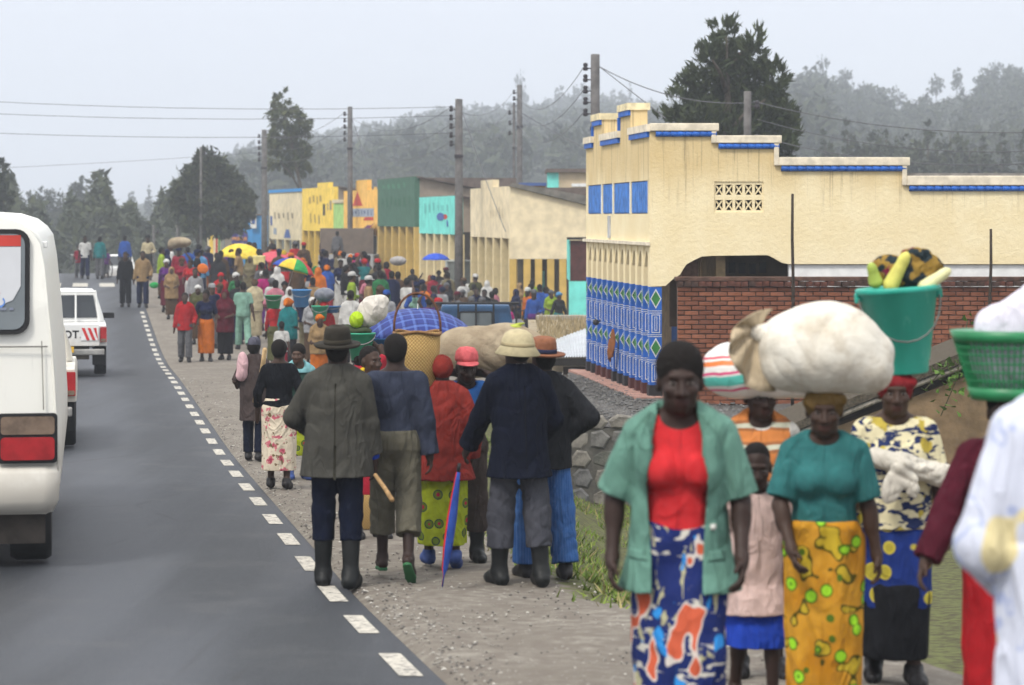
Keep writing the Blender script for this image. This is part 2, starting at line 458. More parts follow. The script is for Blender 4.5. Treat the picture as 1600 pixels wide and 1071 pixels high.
    def face(s, g):
        h = s.head; k = s.headk; Rm = s.hr
        for x in (.031, -.031): g.add(el(h((x, -.103, .004)), np.array((.021, .02, .014)) * k, Rm), .012, 'd')
        g.add(rc(h((-.036, -.083, .026)), h((.036, -.083, .026)), .011 * k), .014)
        g.add(rc(h((0, -.088, .008)), h((0, -.108, -.034)), .0085 * k, .0135 * k), .012)
        for x in (.014, -.014): g.add(el(h((x, -.1, -.037)), np.array((.012, .012, .01)) * k, Rm), .008)
        for x in (.04, -.04): g.add(el(h((x, -.07, -.025)), np.array((.022, .02, .018)) * k, Rm), .02)
        g.add(rc(h((-.019, -.089, -.0615)), h((.019, -.089, -.0615)), .0085 * k), .006)
        g.add(rc(h((-.017, -.088, -.0745)), h((.017, -.088, -.0745)), .0095 * k), .006)
        g.add(rc(h((-.02, -.101, -.068)), h((.02, -.101, -.068)), .0022 * k), .004, 'd')
        for x in (.076, -.076): g.add(el(h((x, .012, -.008)), np.array((.012, .02, .032)) * k, Rm), .01)
    def hand(s, i, curl=25, out=None, thick=1.):
        """palm, four jointed fingers of unequal length, and a thumb from the side of the palm"""
        sd = (1, -1)[i]; a, e_, w = s.arm[i]
        f = np.array(out if out is not None else (w - e_)); f = f / vlen(f)
        n = np.array((-sd, 0., 0.)); n = n - f * (n @ f); n /= vlen(n) + 1e-9           # palm faces the body
        side = np.cross(f, n) * sd; 
        if side[1] > 0: side = -side                                                   # thumb side: forward
        P = [(rc(w, w + f * .03, .027, .028), .02)]
        for q in (-.026, -.009, .009, .026): P.append((rc(w + f * .025 + side * q * .8, w + f * .088 + side * q, .015 * thick, .0125 * thick), .014))
        for q, L in ((-.03, .058), (-.0105, .07), (.0105, .075), (.031, .068)):
            b0 = w + f * .09 + side * q; c = R(curl + 4 * (1.5 - abs(q) * 40)); d1 = f * math.cos(c) + n * math.sin(c); d2 = f * math.cos(2.1 * c) + n * math.sin(2.1 * c)
            d1 = d1 + side * q * 1.6; d2 = d2 + side * q * 1.2
            P += [(rc(b0, b0 + d1 * L * .5, .0098 * thick, .009 * thick), .004), (rc(b0 + d1 * L * .5, b0 + d1 * L * .5 + d2 * L * .5, .009 * thick, .0075 * thick), .003)]
        t0 = w + f * .03 + side * .024; t1 = t0 + (f * .6 + side * .62 + n * .35) * .042; t2 = t1 + (f * .85 + side * .1 + n * .35) * .034
        P += [(rc(t0, t1, .0145 * thick, .0115 * thick), .012), (rc(t1, t2, .0115 * thick, .0085 * thick), .004)]
        return P
    def box(s):
        pts = [p for L in s.leg for p in L] + [p for A in s.arm for p in A] + [s.hc]
        return np.min(pts, 0) - .25, np.max(pts, 0) + .25

SKIN = {}
def skin(k=0):
    if k not in SKIN:
        c = [(.045, .024, .016), (.030, .016, .012), (.065, .034, .022)][k]
        t = NT('skin'); v = t.co(); n = t.noise(v, 14, 4)
        t.bump(t.noise(v, 160, 3), .15, .002)
        SKIN[k] = t.done(t.mix(n, dim(c, .75), dim(c, 1.25)), .55, .25)
        SKIN['l%d' % k] = mat('lips', dim((c[0] * 1.25, c[1] * 1.0, c[2] * 1.1), 1), .45, .1, 20, 0)
    return SKIN[k]
EYE = [mat('eye_white', (.22, .19, .17), .35, .05, 5, 0), mat('iris', (.012, .008, .006), .2, .05, 5, 0)]
HAIR = None
def hair_mat():
    global HAIR
    if HAIR is None:
        t = NT('hair'); v = t.co(); n = t.noise(v, 160, 3)
        t.bump(n, .8, .006); HAIR = t.done(t.mix(n, (.004, .0035, .003), (.016, .013, .012)), .9, .15)
    return HAIR

def field_mesh(name, prims, h, mats, wr=0., cuts=(), subs=(), post=None, ph=0, fz=14, fx=26):
    lo = np.min([p[0][1] for p in prims], 0) - .03 - 3 * h; hi = np.max([p[0][2] for p in prims], 0) + .03 + 3 * h
    g = Grid(lo, hi, h)
    for p, k in prims: g.add(p, max(k, h * .6))
    if wr: g.wrinkle(wr, fx, fx, fz, ph)
    for p, k in subs: g.add(p, k, 'd')
    for c in cuts: g.cut(c)
    if post: post(g)
    V, Q = g.mesh()
    return np_mesh(name, V, Q, mats)

def zcut(z0=None, z1=None):
    if z0 is not None and z1 is not None: return lambda x, y, z: np.maximum(z0 - z, z - z1) + 0 * x
    if z0 is not None: return lambda x, y, z: z0 - z + 0 * x + 0 * y
    return lambda x, y, z: z - z1 + 0 * x + 0 * y

def dress(p, spec, h, hg, parent, sk=0, face=True, fingers=True):
    """body and clothes of one person as children of parent; spec is a list of (garment, material, options)"""
    ph = spec[0][2].get('ph', 1.) if spec else 1.
    sm, lm = skin(sk), None
    lo, hi = p.box()
    prims = p.torso() + p.arms() + p.legs() + p.neck_head()
    bare = not any(s_[0] in ('boots', 'shoes') for s_ in spec)
    for i in (0, 1):
        prims += p.foot(i); 
        hn = [o for g_, m_, o in spec if g_ == 'hand' and o.get('i') == i]
        prims += p.hand(i, **({k: v for k, v in hn[0].items() if k != 'i'} if hn else {})) if fingers else [(rc(p.arm[i][2], p.arm[i][2] + (p.arm[i][2] - p.arm[i][1]) * .55, .03, .022), .02)]
    me = field_mesh('body', prims, h, [sm, SKIN['l%d' % sk]], post=p.face if face else None)
    if face:
        n = len(me.polygons); c = np.empty(n * 3, np.float32); me.polygons.foreach_get('center', c); c = c.reshape(-1, 3)
        q = ((c - p.hc) @ p.hr) / p.headk
        lip = (np.abs(q[:, 0]) < .026) & (q[:, 1] < -.088) & (q[:, 2] < -.053 - .12 * np.abs(q[:, 0])) & (q[:, 2] > -.084 + .25 * np.abs(q[:, 0]))
        me.polygons.foreach_set('material_index', lip.astype(np.int32))
    mesh_obj('body', me, parent)
    if face:
        for x in (.031, -.031):
            m = MB(); m.smooth = True
            c = p.head((x, -.0835, .002)); k = p.headk; ax = Matrix(p.hr.tolist())
            def ball(r, dy, q):
                pr = [(r * math.sin(t * math.pi / 6), -r * math.cos(t * math.pi / 6)) for t in range(7)]
                b = MB(); b.lathe([(max(a, 1e-4), z) for a, z in pr], 10, cap=False)
                n0 = len(m.v); m.v += [tuple(Vector(c) + ax @ Vector((v[0] * 1.15, v[2] * .7 + dy, v[1] * q)) * k) for v in b.v]
                for f in b.f: m.f.append([i + n0 for i in f]); m.m.append(m.mi); m.sm.append(True)
            m.mi = 0; ball(.0110, .001, .43); m.mi = 1; ball(.0064, -.0038, .74)
            m.build('eye', EYE, parent)
    for g_, m_, o in spec:
        if g_ == 'hand': continue
        w = o.get('wr', .007); off = o.get('off', .022 if g_ in ('jacket', 'coat') else .012); nm = o.get('name', g_)
        U = p.up
        if g_ in ('shirt', 'sweater', 'jacket', 'coat'):
            hem = o.get('hem', .88) + p.dz; sl = o.get('sleeve', 2.)
            b = p.bulk; bx = o.get('box', 1.)
            pr = p.torso(off)
            if g_ in ('jacket', 'coat') or o.get('loose'):
                c0, c1 = U((0, .005, hem - p.dz)), U((0, .008, 1.38))
                pr.append((tower([(hem - .02, .172 * b * bx + off + o.get('flare', 0), .135 * b + off + o.get('flare', 0)), (hem + .2, .163 * b * bx + off, .118 * b + off), (1.2 + p.dz, .157 * b + off, .116 * b + off), (1.4 + p.dz, .125 * b + off, .07 + off)], (c0[0], c0[1]), (c1[0], c1[1]), o.get('folds', 0), 7, ph), .03))
            hp_ = zcut(hem, None); pr = [(clip(q, hp_), k_) for q, k_ in pr]
            if sl > 0: pr += p.arms(off + o.get('arm', .0), t1=sl, flare=o.get('cuff', 0))
            subs = []
            ztop = (1.515 if g_ in ('jacket', 'coat') else 1.492 if o.get('collar') else 1.46) + p.dz
            cuts = [zcut(None, ztop)]
            if g_ in ('jacket', 'coat'):
                ncp = U((0, .012, 1.455)); nct = U((0, -.002, 1.51))
                pr.append((rc(ncp, nct, .074, .066), .02))
                subs.append((el(U((0, -.075, 1.5)), (.055, .07, .075)), .01))
            else:
                nk = o.get('neck', (.085, .075, .055)); subs.append((el(U((0, -.062, 1.475)), nk), .008))
                if o.get('collar'): pr.append((rc(U((0, .012, 1.44)), U((0, .0, 1.495)), .073, .069), .015))
            post = None
            if o.get('open'):
                w0, w1 = o['open']
                def post(g, w0=w0, w1=w1, hem=hem, p=p):
                    zt = 1.46 + p.dz
                    def keep(x, y, z):
                        t = np.clip((zt - z) / .22, 0, 1); hw = w0 + (w1 - w0) * t + .012 * np.sin(6 * z)
                        inside = np.minimum(hw - np.abs(x - o.get('shift', 0)), -.0 - y)
                        return inside
                    g.cut(keep)
                    for sd in (1, -1):      # lapel
                        a = np.array((sd * (w0 + .012) + o.get('shift', 0), -.128 * p.bulk, 1.40 + p.dz)); b_ = np.array((sd * (w1 + .01) + o.get('shift', 0), -.155 * p.bulk, 1.12 + p.dz))
                        g.add(el((a + b_) / 2 + np.array((sd * .03, .006, .05)), (.038, .012, .125)), .008)
            me = field_mesh(nm, pr, hg, m_, w, cuts, subs, post, ph, o.get('fz', 22), o.get('fx', 24))
        elif g_ == 'trousers':
            pr = [(el(U((0, .012, .94)) , (.168 * p.bulk + off, .124 * p.bulk + off, .135)), .04), (tower([(.9 + p.dz, .165 * p.bulk + off, .12 * p.bulk + off), (1.03 + p.dz, .148 * p.bulk + off, .11 * p.bulk + off)]), .03)]
            cuts = [zcut(None, 1.03 + p.dz)]; end = o.get('end', 1.93)
            wide = o.get('wide', .018)
            for L in p.leg:
                hip, kn, an = L[:3]; e1 = kn + (an - kn) * (end - 1); d = (an - kn) / vlen(an - kn)
                pr += [(rc(hip, kn, .084 + off, .058 + wide), .045), (clip(rc(kn, e1 + d * .05, .058 + wide, .050 + wide * 1.25), plane_at(e1, d)), .03)]
            me = field_mesh(nm, pr, hg, m_, w, cuts, ph=ph, fz=30, fx=26)
        elif g_ == 'skirt':
            hem = o.get('hem', .3); top = o.get('top', 1.05) + p.dz; fl = o.get('flare', 1.)
            ys = []; xs = []
            for L in p.leg:
                hip, kn, an = L[:3]; t = np.clip((kn[2] - hem) / max(kn[2] - an[2], 1e-3), 0, 1); q = kn + (an - kn) * t; ys += [q[1], kn[1]]; xs += [abs(q[0])]
            cyy = (min(ys) + max(ys)) / 2; ry = max((max(ys) - min(ys)) / 2 + .09, .12) * fl; rx = max(max(xs) + .085, .16) * fl; b = p.bulk
            kz = .53 + p.dz
            pr = [(tower([(hem, rx, ry), (kz, rx * .5 + .088 * b, ry * .6 + .055), (.86 + p.dz, .163 * b + off, .122 * b + off), (.95 + p.dz, .16 * b + off, .122 * b + off), (top, .130 * b + off, .10 * b + off)], (0, cyy * .9), (0, .005), o.get('folds', .04), o.get('n', 8), ph), .02)] + [(f_, .06) for f_, k_ in p.legs(.022)]
            if o.get('wrap'):             # the loose end of a wrap skirt, tucked in at one side
                pr.append((rc(U((o['wrap'] * .1, -.145 * b, 1.0)), (o['wrap'] * .06, cyy - ry * .95, hem + .2), .028, .012), .05)); pr.append((rc(U((.13, -.1, 1.0)), U((-.13, -.1, 1.01)), .035), .04))
            me = field_mesh(nm, pr, hg, m_, w, [zcut(hem + .01, top)], ph=ph, fz=9)
        elif g_ == 'shawl':
            hem = o.get('hem', .7) + p.dz
            sw = .222 * o.get('w', 1.)
            pr = [(tower([(hem, sw, .19 * o.get('w', 1)), (1.1 + p.dz, sw * .97, .165), (1.33 + p.dz, .19, .135), (1.42 + p.dz, .145, .10), (1.5 + p.dz, .075, .075)], (0, .0), (0, .005), o.get('folds', .035), 7, ph, .1), .03)] + p.arms(.02 if not o.get('long') else .034, t1=1. if not o.get('long') else 1.95) + p.torso(.026) 
            if o.get('hood'): pr += [(el(p.head((0, .015, .0)), np.array((.098, .115, .135)) * p.headk, p.hr), .05)]
            subs = [(el(p.head((0, -.115, -.02)), (.068, .09, .1), p.hr), .02)] if o.get('hood') else [(el(U((0, -.07, 1.49)), (.08, .08, .08)), .02)]
            me = field_mesh(nm, pr, hg, m_, w, [zcut(hem, None)], subs, None, ph)
        elif g_ in ('boots', 'shoes', 'flipflops'):
            one = {'boots': 'boot', 'shoes': 'shoe', 'flipflops': 'sandal'}[g_]
            for i in (0, 1):
                hip, kn, an, heel, ball, toe = p.leg[i]; d = (kn - an) / vlen(kn - an)
                if g_ == 'boots':
                    tp = an + d * o.get('hgt', .27)
                    pr = p.foot(i, .016) + [(rc(an, tp, .052, .066), .03)]
                    me = field_mesh(one, pr, hg, m_, .003, [lambda x, y, z, c=tp, d=d: (x - c[0]) * d[0] + (y - c[1]) * d[1] + (z - c[2]) * d[2]], ph=ph + i)
                elif g_ == 'shoes':
                    tp = an + d * .03
                    me = field_mesh(one, p.foot(i, .012), hg, m_, 0, [lambda x, y, z, c=tp, d=d: (x - c[0]) * d[0] + (y - c[1]) * d[1] + (z - c[2]) * d[2]])
                else:
                    u = np.cross((toe - heel) / vlen(toe - heel), (1, 0, 0)); u = u if u[2] > 0 else -u
                    dn = -u * .038
                    me = field_mesh(one, [(rc(heel + dn, ball + dn, .034, .04), .01), (rc(ball + dn, toe + dn, .04, .03), .01)], min(hg, .007), m_, 0,
                                    [lambda x, y, z, c=heel + dn, u=u: np.abs((x - c[0]) * u[0] + (y - c[1]) * u[1] + (z - c[2]) * u[2]) - .012])
                mesh_obj(one, me, parent)
            continue
        elif g_ == 'hair':
            big = o.get('big', .016)
            k_ = big - .012; me = field_mesh('hair', [(el(p.head((0, .024, .050)), np.array((.084 + k_, .099 + k_, .092 + k_)) * p.headk, p.hr), .01), (el(p.head((0, .05, .01)), np.array((.073 + k_ * .5, .072 + k_ * .5, .075)) * p.headk, p.hr), .02)], min(hg, .008), m_ or hair_mat(), o.get('wr', .003), fz=90, fx=90)
        elif g_ == 'headscarf':
            pr = [(el(p.head((0, .02, .036)), np.array((.092, .108, .1)) * p.headk, p.hr), .01)]
            if o.get('knot', 1): pr.append((el(p.head((o.get('kx', .0), .12, -.0)), np.array((.045, .035, .04))), .03))
            if o.get('band', 1): pr.append((rc(p.head((-.075, -.045, .045)), p.head((.075, -.045, .055)), .03), .03))
            me = field_mesh('headscarf', pr, min(hg, .01), m_, .004, subs=[(el(p.head((0, -.12, -.055)), np.array((.085, .085, .1)) * p.headk, p.hr), .015), (el(p.head((0, .03, -.135)), np.array((.12, .12, .07)) * p.headk, p.hr), .02)], fz=40, fx=40)
        elif g_ in ('fedora', 'cap', 'pith', 'knit', 'brim'):
            m = MB(); m.smooth = True
            hm, bandm = m_ if isinstance(m_, (list, tuple)) else (m_, m_)
            W = o.get('k', 1.)
            if g_ == 'fedora':
                wob = lambda a, z: 1 + (.03 * math.cos(2 * a) if z < .03 else 0)
                m.lathe([(.088, .0), (.150, -.006), (.158, .006), (.155, .012), (.093, .012), (.095, .04), (.091, .085), (.082, .115), (.05, .126), (.02, .108), (.001, .104)], 32, (0, 0, 0), .93, 1.12, wob)
                m.mi = 1; m.lathe([(.094, .012), (.0975, .014), (.0975, .042), (.094, .044)], 32, (0, 0, 0), .93, 1.12, cap=False)
            elif g_ == 'pith':
                m.lathe([(.10, -.005), (.148, -.045), (.152, -.04), (.112, .015), (.108, .05), (.09, .09), (.055, .115), (.001, .125)], 32, (0, 0, 0), .95, 1.12)
                m.mi = 1; m.lathe([(.112, .012), (.1155, .014), (.113, .034), (.109, .036)], 32, (0, 0, 0), .95, 1.12, cap=False)
            elif g_ == 'brim':
                m.lathe([(.085, .0), (.125, -.02), (.13, -.012), (.095, .012), (.094, .05), (.08, .085), (.04, .1), (.001, .1)], 28, (0, 0, 0), .95, 1.12)
            elif g_ == 'knit':
                m.lathe([(.09, -.02), (.096, -.01), (.097, .03), (.088, .075), (.06, .105), (.001, .118)], 24, (0, 0, 0), .93, 1.12)
            else:
                m.lathe([(.09, .0), (.096, .002), (.097, .03), (.09, .07), (.065, .098), (.02, .108), (.001, .108)], 28, (0, 0, 0), .93, 1.12)
                vz = []
                for i in range(13):
                    a = math.pi * (1.16 + .68 * i / 12); vz.append((math.cos(a), math.sin(a)))
                top = [Vector((.088 * x * .95, .1 * y, .008)) for x, y in vz]; out = [Vector((.1 * x, .1 * y - .075 * max(0, -y - .35) / .65, -.012 - .0 * abs(x))) for x, y in vz]
                dn = Vector((0, 0, -.005)); n = 13
                m.mi = 1
                m.add(top + out + [v + dn for v in top] + [v + dn for v in out], [(i, i + 1, n + i + 1, n + i) for i in range(12)] + [(2 * n + i + 1, 2 * n + i, 3 * n + i, 3 * n + i + 1) for i in range(12)] + [(n + i, n + i + 1, 3 * n + i + 1, 3 * n + i) for i in range(12)])
            tilt = Matrix(p.hr.tolist()) @ Matrix.Rotation(R(o.get('tilt', -6)), 3, 'X') @ Matrix.Rotation(R(o.get('yaw', 0)), 3, 'Z')
            c = Vector(p.head((0, .015, o.get('up', .058))))
            m.v = [tuple(c + tilt @ Vector(v) * p.headk * W) for v in m.v]
            m.build({'cap': 'cap', 'knit': 'knitted_hat'}.get(g_, 'hat'), [hm, bandm], parent)
            continue
        mesh_obj(nm, me, parent)

from mathutils.bvhtree import BVHTree
def patch(r_, on, name, grid, m_, lift=.006, front=True, thick=.006):
    """a cloth piece (lapel, pocket, seam) laid on a garment: grid rows of (x, z) in the figure's own frame"""
    g_ = [c for c in r_.children if c.name.split('.')[0] == on][0]; me = g_.data
    bvh = BVHTree.FromPolygons([v.co.copy() for v in me.vertices], [tuple(p_.vertices) for p_ in me.polygons])
    m = MB(); m.smooth = True; nr, nc = len(grid), len(grid[0]); sg = -1 if front else 1; last = 0
    for row in grid:
        for x, z in row:
            h_ = bvh.ray_cast(Vector((x, sg * 1.0, z)), Vector((0, -sg, 0)))[0]; y = h_.y if h_ is not None else last; last = y
            m.v.append((x, y + sg * lift, z))
    n0 = len(m.v); m.v += [(x, y - sg * (lift + thick), z) for x, y, z in m.v]
    for i in range(nr - 1):
        for j in range(nc - 1):
            q = [i * nc + j, i * nc + j + 1, (i + 1) * nc + j + 1, (i + 1) * nc + j]; m.f.append(q if front else q[::-1]); m.m.append(0); m.sm.append(True)
    rim = [j for j in range(nc)] + [i * nc + nc - 1 for i in range(1, nr)] + [(nr - 1) * nc + j for j in range(nc - 2, -1, -1)] + [i * nc for i in range(nr - 2, 0, -1)]
    for a, b_ in zip(rim, rim[1:] + rim[:1]): m.f.append([a, b_, n0 + b_, n0 + a][::-1]); m.m.append(0); m.sm.append(False)
    return m.build(name, m_, r_)
def rect_grid(x0, x1, z0, z1, nx=5, nz=4): return [[(x0 + (x1 - x0) * j / (nx - 1), z1 + (z0 - z1) * i / (nz - 1)) for j in range(nx)] for i in range(nz)]
def person(label, px, Y, facing, H, pose, spec, h=.012, hg=.012, sk=0, face=False, fingers=False, group=None, dz=0, X=None):
    """facing: degrees, 0 looks at the camera, 180 walks away, +90 looks to the picture's right"""
    loc = on_ground(px, Y); loc.z += dz
    r = root('person', label, 'person', loc, R(facing), group, H / 1.70)
    dress(pose, spec, h, hg, r, sk, face, fingers)
    return r
# ================================================================== the ground
_gv = [-6, -2, 0, 2, 4, 6, 8] + list(np.arange(9, 40, .5)) + list(np.arange(40, 132, 1.)) + [135, 140, 146, 152, 160, 170, 185, 205, 230, 260, 300, 400, 600, 900, 1400, 2500]
_gd = [-900, -300, -120, -60, -30, -16, -10, -8.2, -7.8, -7.5, -6, -4.5, -3, -1.5, 0, .15, .25, .4] + list(np.arange(.7, 10.1, .3)) + [11, 12.5, 15, 18, 22, 30, 45, 80, 160, 400, 900]
V, G = [], []
for Y in _gv:
    for d in _gd:
        X = float(edge_line(min(Y, 400))) + d
        z = float(ground(X, Y))
        if -7.9 < d < .2: z -= .05
        if d > .5 and 8 < Y < 60: z += .018 * math.sin(3.1 * X + 1.3 * Y) * math.sin(2.3 * Y - X)
        V.append((X, Y, z))
        d0 = float(np.interp(Y, [0, 14, 17, 22, 36, 50, 80], [2.7, 2.6, 1.65, 1.75, 3.7, 5.5, 7.]))
        g_ = float(sstep((d - d0 + .35) / .7)) * float(np.interp(Y, [14.5, 16.5, 40, 46], [0, 1, 1, 0])) if d > 0 else float(sstep((-d - 8.2) / 2))
        if Y > 128: g_ = 1
        G.append(g_)
nd = len(_gd)
Q = [(i * nd + j, i * nd + j + 1, (i + 1) * nd + j + 1, (i + 1) * nd + j) for i in range(len(_gv) - 1) for j in range(nd - 1)]
t = NT('bare_ground'); v = t.co()
at_ = t.n.new('ShaderNodeAttribute'); at_.attribute_name = 'grass_cover'
n1, n2, n3 = t.noise(v, .9, 6, .6), t.noise(v, 9, 5), t.noise(v, 70, 3)
dirt = t.mix(t.step(n1, .3, .7), (.165, .148, .122), (.265, .245, .208)); dirt = t.mix(t.step(n2, .35, .75), dim((.15, .13, .11), 1), dirt)
peb = t.voro(v, 22); dirt = t.mix(t.math('MULTIPLY', t.step(peb, .22, .1), t.step(n2, .45, .6)), dirt, (.36, .34, .31))
soil = t.mix(t.step(n2, .35, .65), (.06, .055, .03), (.11, .12, .045))
cov = t.step(t.math('ADD', at_.outputs['Fac'], t.math('MULTIPLY', t.math('SUBTRACT', n2, .5), 1.1)), .4, .6)
t.bump(t.math('ADD', t.math('MULTIPLY', n2, .6), t.math('MULTIPLY', n3, .5)), .7, .03)
M_GROUND = t.done(t.mix(cov, dirt, soil), .95, .15)
me = np_mesh('ground', V, Q, M_GROUND)
a_ = me.attributes.new('grass_cover', 'FLOAT', 'POINT'); a_.data.foreach_set('value', np.array(G, np.float32))
GROUND = mesh_obj('ground', me); GROUND['kind'] = 'structure'

# ------------------------------------------------------------------ the road
ry_ = [y for y in _gv if y <= 260]
V = []
rd = [-7.65, -7.5, -6, -4.5, -3, -1.5, 0, .13, .19]
for Y in ry_:
    for d in rd:
        V.append((float(edge_line(Y)) + d, Y, float(prof(Y)) + (.0 if -7.6 < d < .17 else -.05)))
nr = len(rd)
Q = [(i * nr + j, i * nr + j + 1, (i + 1) * nr + j + 1, (i + 1) * nr + j) for i in range(len(ry_) - 1) for j in range(nr - 1)]
t = NT('asphalt'); v = t.co(rot=(0, 0, -math.atan(.165)))
sx_ = t.sep(v)['X']; st = t.co(rot=(0, 0, -math.atan(.165)), scale=(1.6, .05, 1))
n1, n2 = t.noise(st, 1.2, 5, .6), t.noise(v, 60, 3)
trk = t.math('ADD', t.math('MULTIPLY', t.math('SINE', t.math('MULTIPLY', t.math('ADD', sx_, .35), 3.3)), .5), .5)
f = t.math('ADD', t.math('MULTIPLY', n1, .75), t.math('MULTIPLY', trk, .38))
c = t.mix(t.step(f, .3, .85), (.013, .0155, .020), (.047, .052, .062))
c = t.mix(t.math('MULTIPLY', t.step(t.noise(v, 1.7, 6), .5, .72), .22), c, (.085, .083, .082))
c = t.mix(t.step(t.voro(v, 60), .25, .05), c, (.15, .15, .15))
crk = t.voro(t.co(rot=(0, 0, .3), scale=(.55, .22, 1)), 1.0, 'DISTANCE_TO_EDGE'); crw = t.math('ADD', crk, t.math('MULTIPLY', t.math('SUBTRACT', t.noise(v, 3, 4), .5), .05))
c = t.mix(t.math('MULTIPLY', t.math('MULTIPLY', t.step(t.math('ABSOLUTE', crw), .006, .002), t.step(t.noise(v, .3, 2), .45, .6)), .7), c, (.012, .012, .013))
c = t.mix(t.math('MULTIPLY', t.step(t.noise(t.co(rot=(0, 0, -math.atan(.165)), scale=(5, .12, 1)), 1.5, 3), .6, .75), .45), c, (.022, .023, .026))
t.bump(t.math('ADD', n2, t.math('MULTIPLY', t.voro(v, 120), .6)), .5, .01)
M_ASPH = t.done(c, .62, .4)
ROAD = mesh_obj('road', np_mesh('road', V, Q, M_ASPH)); ROAD['kind'] = 'structure'
t = NT('road_paint'); v = t.co('Object'); n = t.noise(v, 22, 5)
M_PAINT = t.done(t.mix(t.step(n, .46, .66), (.47, .44, .38), (.16, .155, .145)), .8, .2)
def paint_strip(Y0, Y1, d0, d1, par=ROAD, name='edge_dash'):
    m = MB(); k = max(2, int((Y1 - Y0) / .5) + 1)
    for i in range(k):
        Y = Y0 + (Y1 - Y0) * i / (k - 1)
        for d in (d0, d1): m.v.append((float(edge_line(Y)) + d, Y, float(prof(Y)) + .005))
    for i in range(k - 1): m.f.append([2 * i, 2 * i + 1, 2 * i + 3, 2 * i + 2]); m.m.append(0); m.sm.append(False)
    return m.build(name, M_PAINT, par)
for i in range(-1, 36):
    Y = 13.4 + 1.87 * i + random.uniform(-.06, .06)
    if Y < 80: paint_strip(Y - .48, Y + .48, -.06, .06)
for i in range(7): paint_strip(96.6, 100.3, -.95 - 1.03 * i - .29, -.95 - 1.03 * i + .29, name='crossing_stripe')

# ------------------------------------------------------------------ loose stones and grass
def scatter_mesh(name, pts, sizes, mats, mi, flat=.6):
    base = np.array([(1, 0, 0), (0, 1, 0), (-1, 0, 0), (0, -1, 0), (0, 0, 1), (0, 0, -1)], np.float32); tri = np.array([(0, 1, 4), (1, 2, 4), (2, 3, 4), (3, 0, 4), (1, 0, 5), (2, 1, 5), (3, 2, 5), (0, 3, 5)])
    n = len(pts); a = rng.uniform(0, 6.28, n); ca, sa = np.cos(a), np.sin(a)
    b = base[None] * rng.uniform(.6, 1.3, (n, 6, 1)) * np.array(sizes)[:, None, None]; b[:, :, 2] *= flat
    x = b[:, :, 0] * ca[:, None] - b[:, :, 1] * sa[:, None]; y = b[:, :, 0] * sa[:, None] + b[:, :, 1] * ca[:, None]
    V = np.stack([x, y, b[:, :, 2]], 2) + np.array(pts)[:, None, :]
    T = tri[None] + 6 * np.arange(n)[:, None, None]
    return np_mesh(name, V.reshape(-1, 3), T.reshape(-1, 3), mats, False, np.repeat(mi, 8))
pts, sz, mi = [], [], []
for i in range(4200):
    Y = 11 + 40 * random.random() ** 1.7; d = random.uniform(.18, np.interp(Y, [10, 17, 50], [2.6, 1.8, 5]))
    if random.random() < .35: d = .17 + abs(random.gauss(0, .25))
    X = float(edge_line(Y)) + d; pts.append((X, Y, float(ground(X, Y)) + .004)); sz.append(random.uniform(.004, .016) * (1.6 if random.random() < .05 else 1)); mi.append(random.choice([0, 0, 0, 1, 1, 1, 1, 2]))
g = mesh_obj('gravel', scatter_mesh('gravel', pts, sz, [mat('pebble_dark', (.12, .11, .1)), mat('pebble_grey', (.27, .25, .22)), mat('pebble_pale', (.42, .40, .36))], mi)); tag(g, 'loose pale and grey pebbles scattered along the dirt shoulder', 'gravel', kind='stuff')
V, T, mi = [], [], []
for i in range(15000):
    Y = random.uniform(15.5, 35.8); d0 = float(np.interp(Y, [0, 14, 17, 22, 36, 50, 80], [2.7, 2.6, 1.65, 1.75, 3.7, 5.5, 7.])); d = d0 + random.uniform(-.25, 3.4)
    X = float(edge_line(Y)) + d
    q = math.sin(2.1 * X + .7 * Y) + math.sin(1.3 * Y - 1.1 * X + 1) + .6 * math.sin(5 * X - 3 * Y)
    if q < -.35 or (d < d0 + .2 and random.random() < .6): continue
    z = float(ground(X, Y)); hgt = random.uniform(.03, .085) * (1.4 if q > .9 else 1); a = random.uniform(0, 6.28); w = .012
    lx, ly = random.gauss(0, .05), random.gauss(0, .05); n = len(V)
    V += [(X - w * math.cos(a), Y - w * math.sin(a), z - .01), (X + w * math.cos(a), Y + w * math.sin(a), z - .01), (X + lx, Y + ly, z + hgt)]; T.append((n, n + 1, n + 2)); mi.append(random.choice([0, 0, 1, 1, 2]))
GR = [mat('grass_green', (.10, .16, .022), .7, .2, 3, 0), mat('grass_fresh', (.16, .22, .035), .7, .2, 3, 0), mat('grass_straw', (.26, .22, .09), .8, .2, 3, 0)]
g = mesh_obj('grass', np_mesh('grass', V, T, GR, False, mi)); tag(g, 'patchy short grass on the bank below the road shoulder', 'grass', kind='stuff')

# ================================================================== stone wall and gravel forecourt
WY, WT, WB = 36.0, -2.92 + CZ, -4.1 + CZ
def stone_mesh(w, hgt, dpt, sd):
    r_ = random.Random(sd); m = MB()
    n = r_.choice([5, 6, 6, 7]); P = []
    for i in range(n):
        a = 2 * math.pi * (i + r_.uniform(-.25, .25)) / n; c_, s_ = math.cos(a), math.sin(a); k = 1 / max(abs(c_), abs(s_)) ** .85
        P.append((c_ * k * .5 * w * r_.uniform(.93, 1.03), s_ * k * .5 * hgt * r_.uniform(.93, 1.03)))
    F0 = [(x, .1, z) for x, z in P]; F1 = [(x, -dpt * .45, z) for x, z in P]; F2 = [(x * .78, -dpt * r_.uniform(.6, .8), z * .78) for x, z in P]
    m.add(F0 + F1 + F2, [(i, (i + 1) % n, n + (i + 1) % n, n + i) for i in range(n)] + [(n + i, n + (i + 1) % n, 2 * n + (i + 1) % n, 2 * n + i) for i in range(n)] + [tuple(range(2 * n, 3 * n))])
    return m
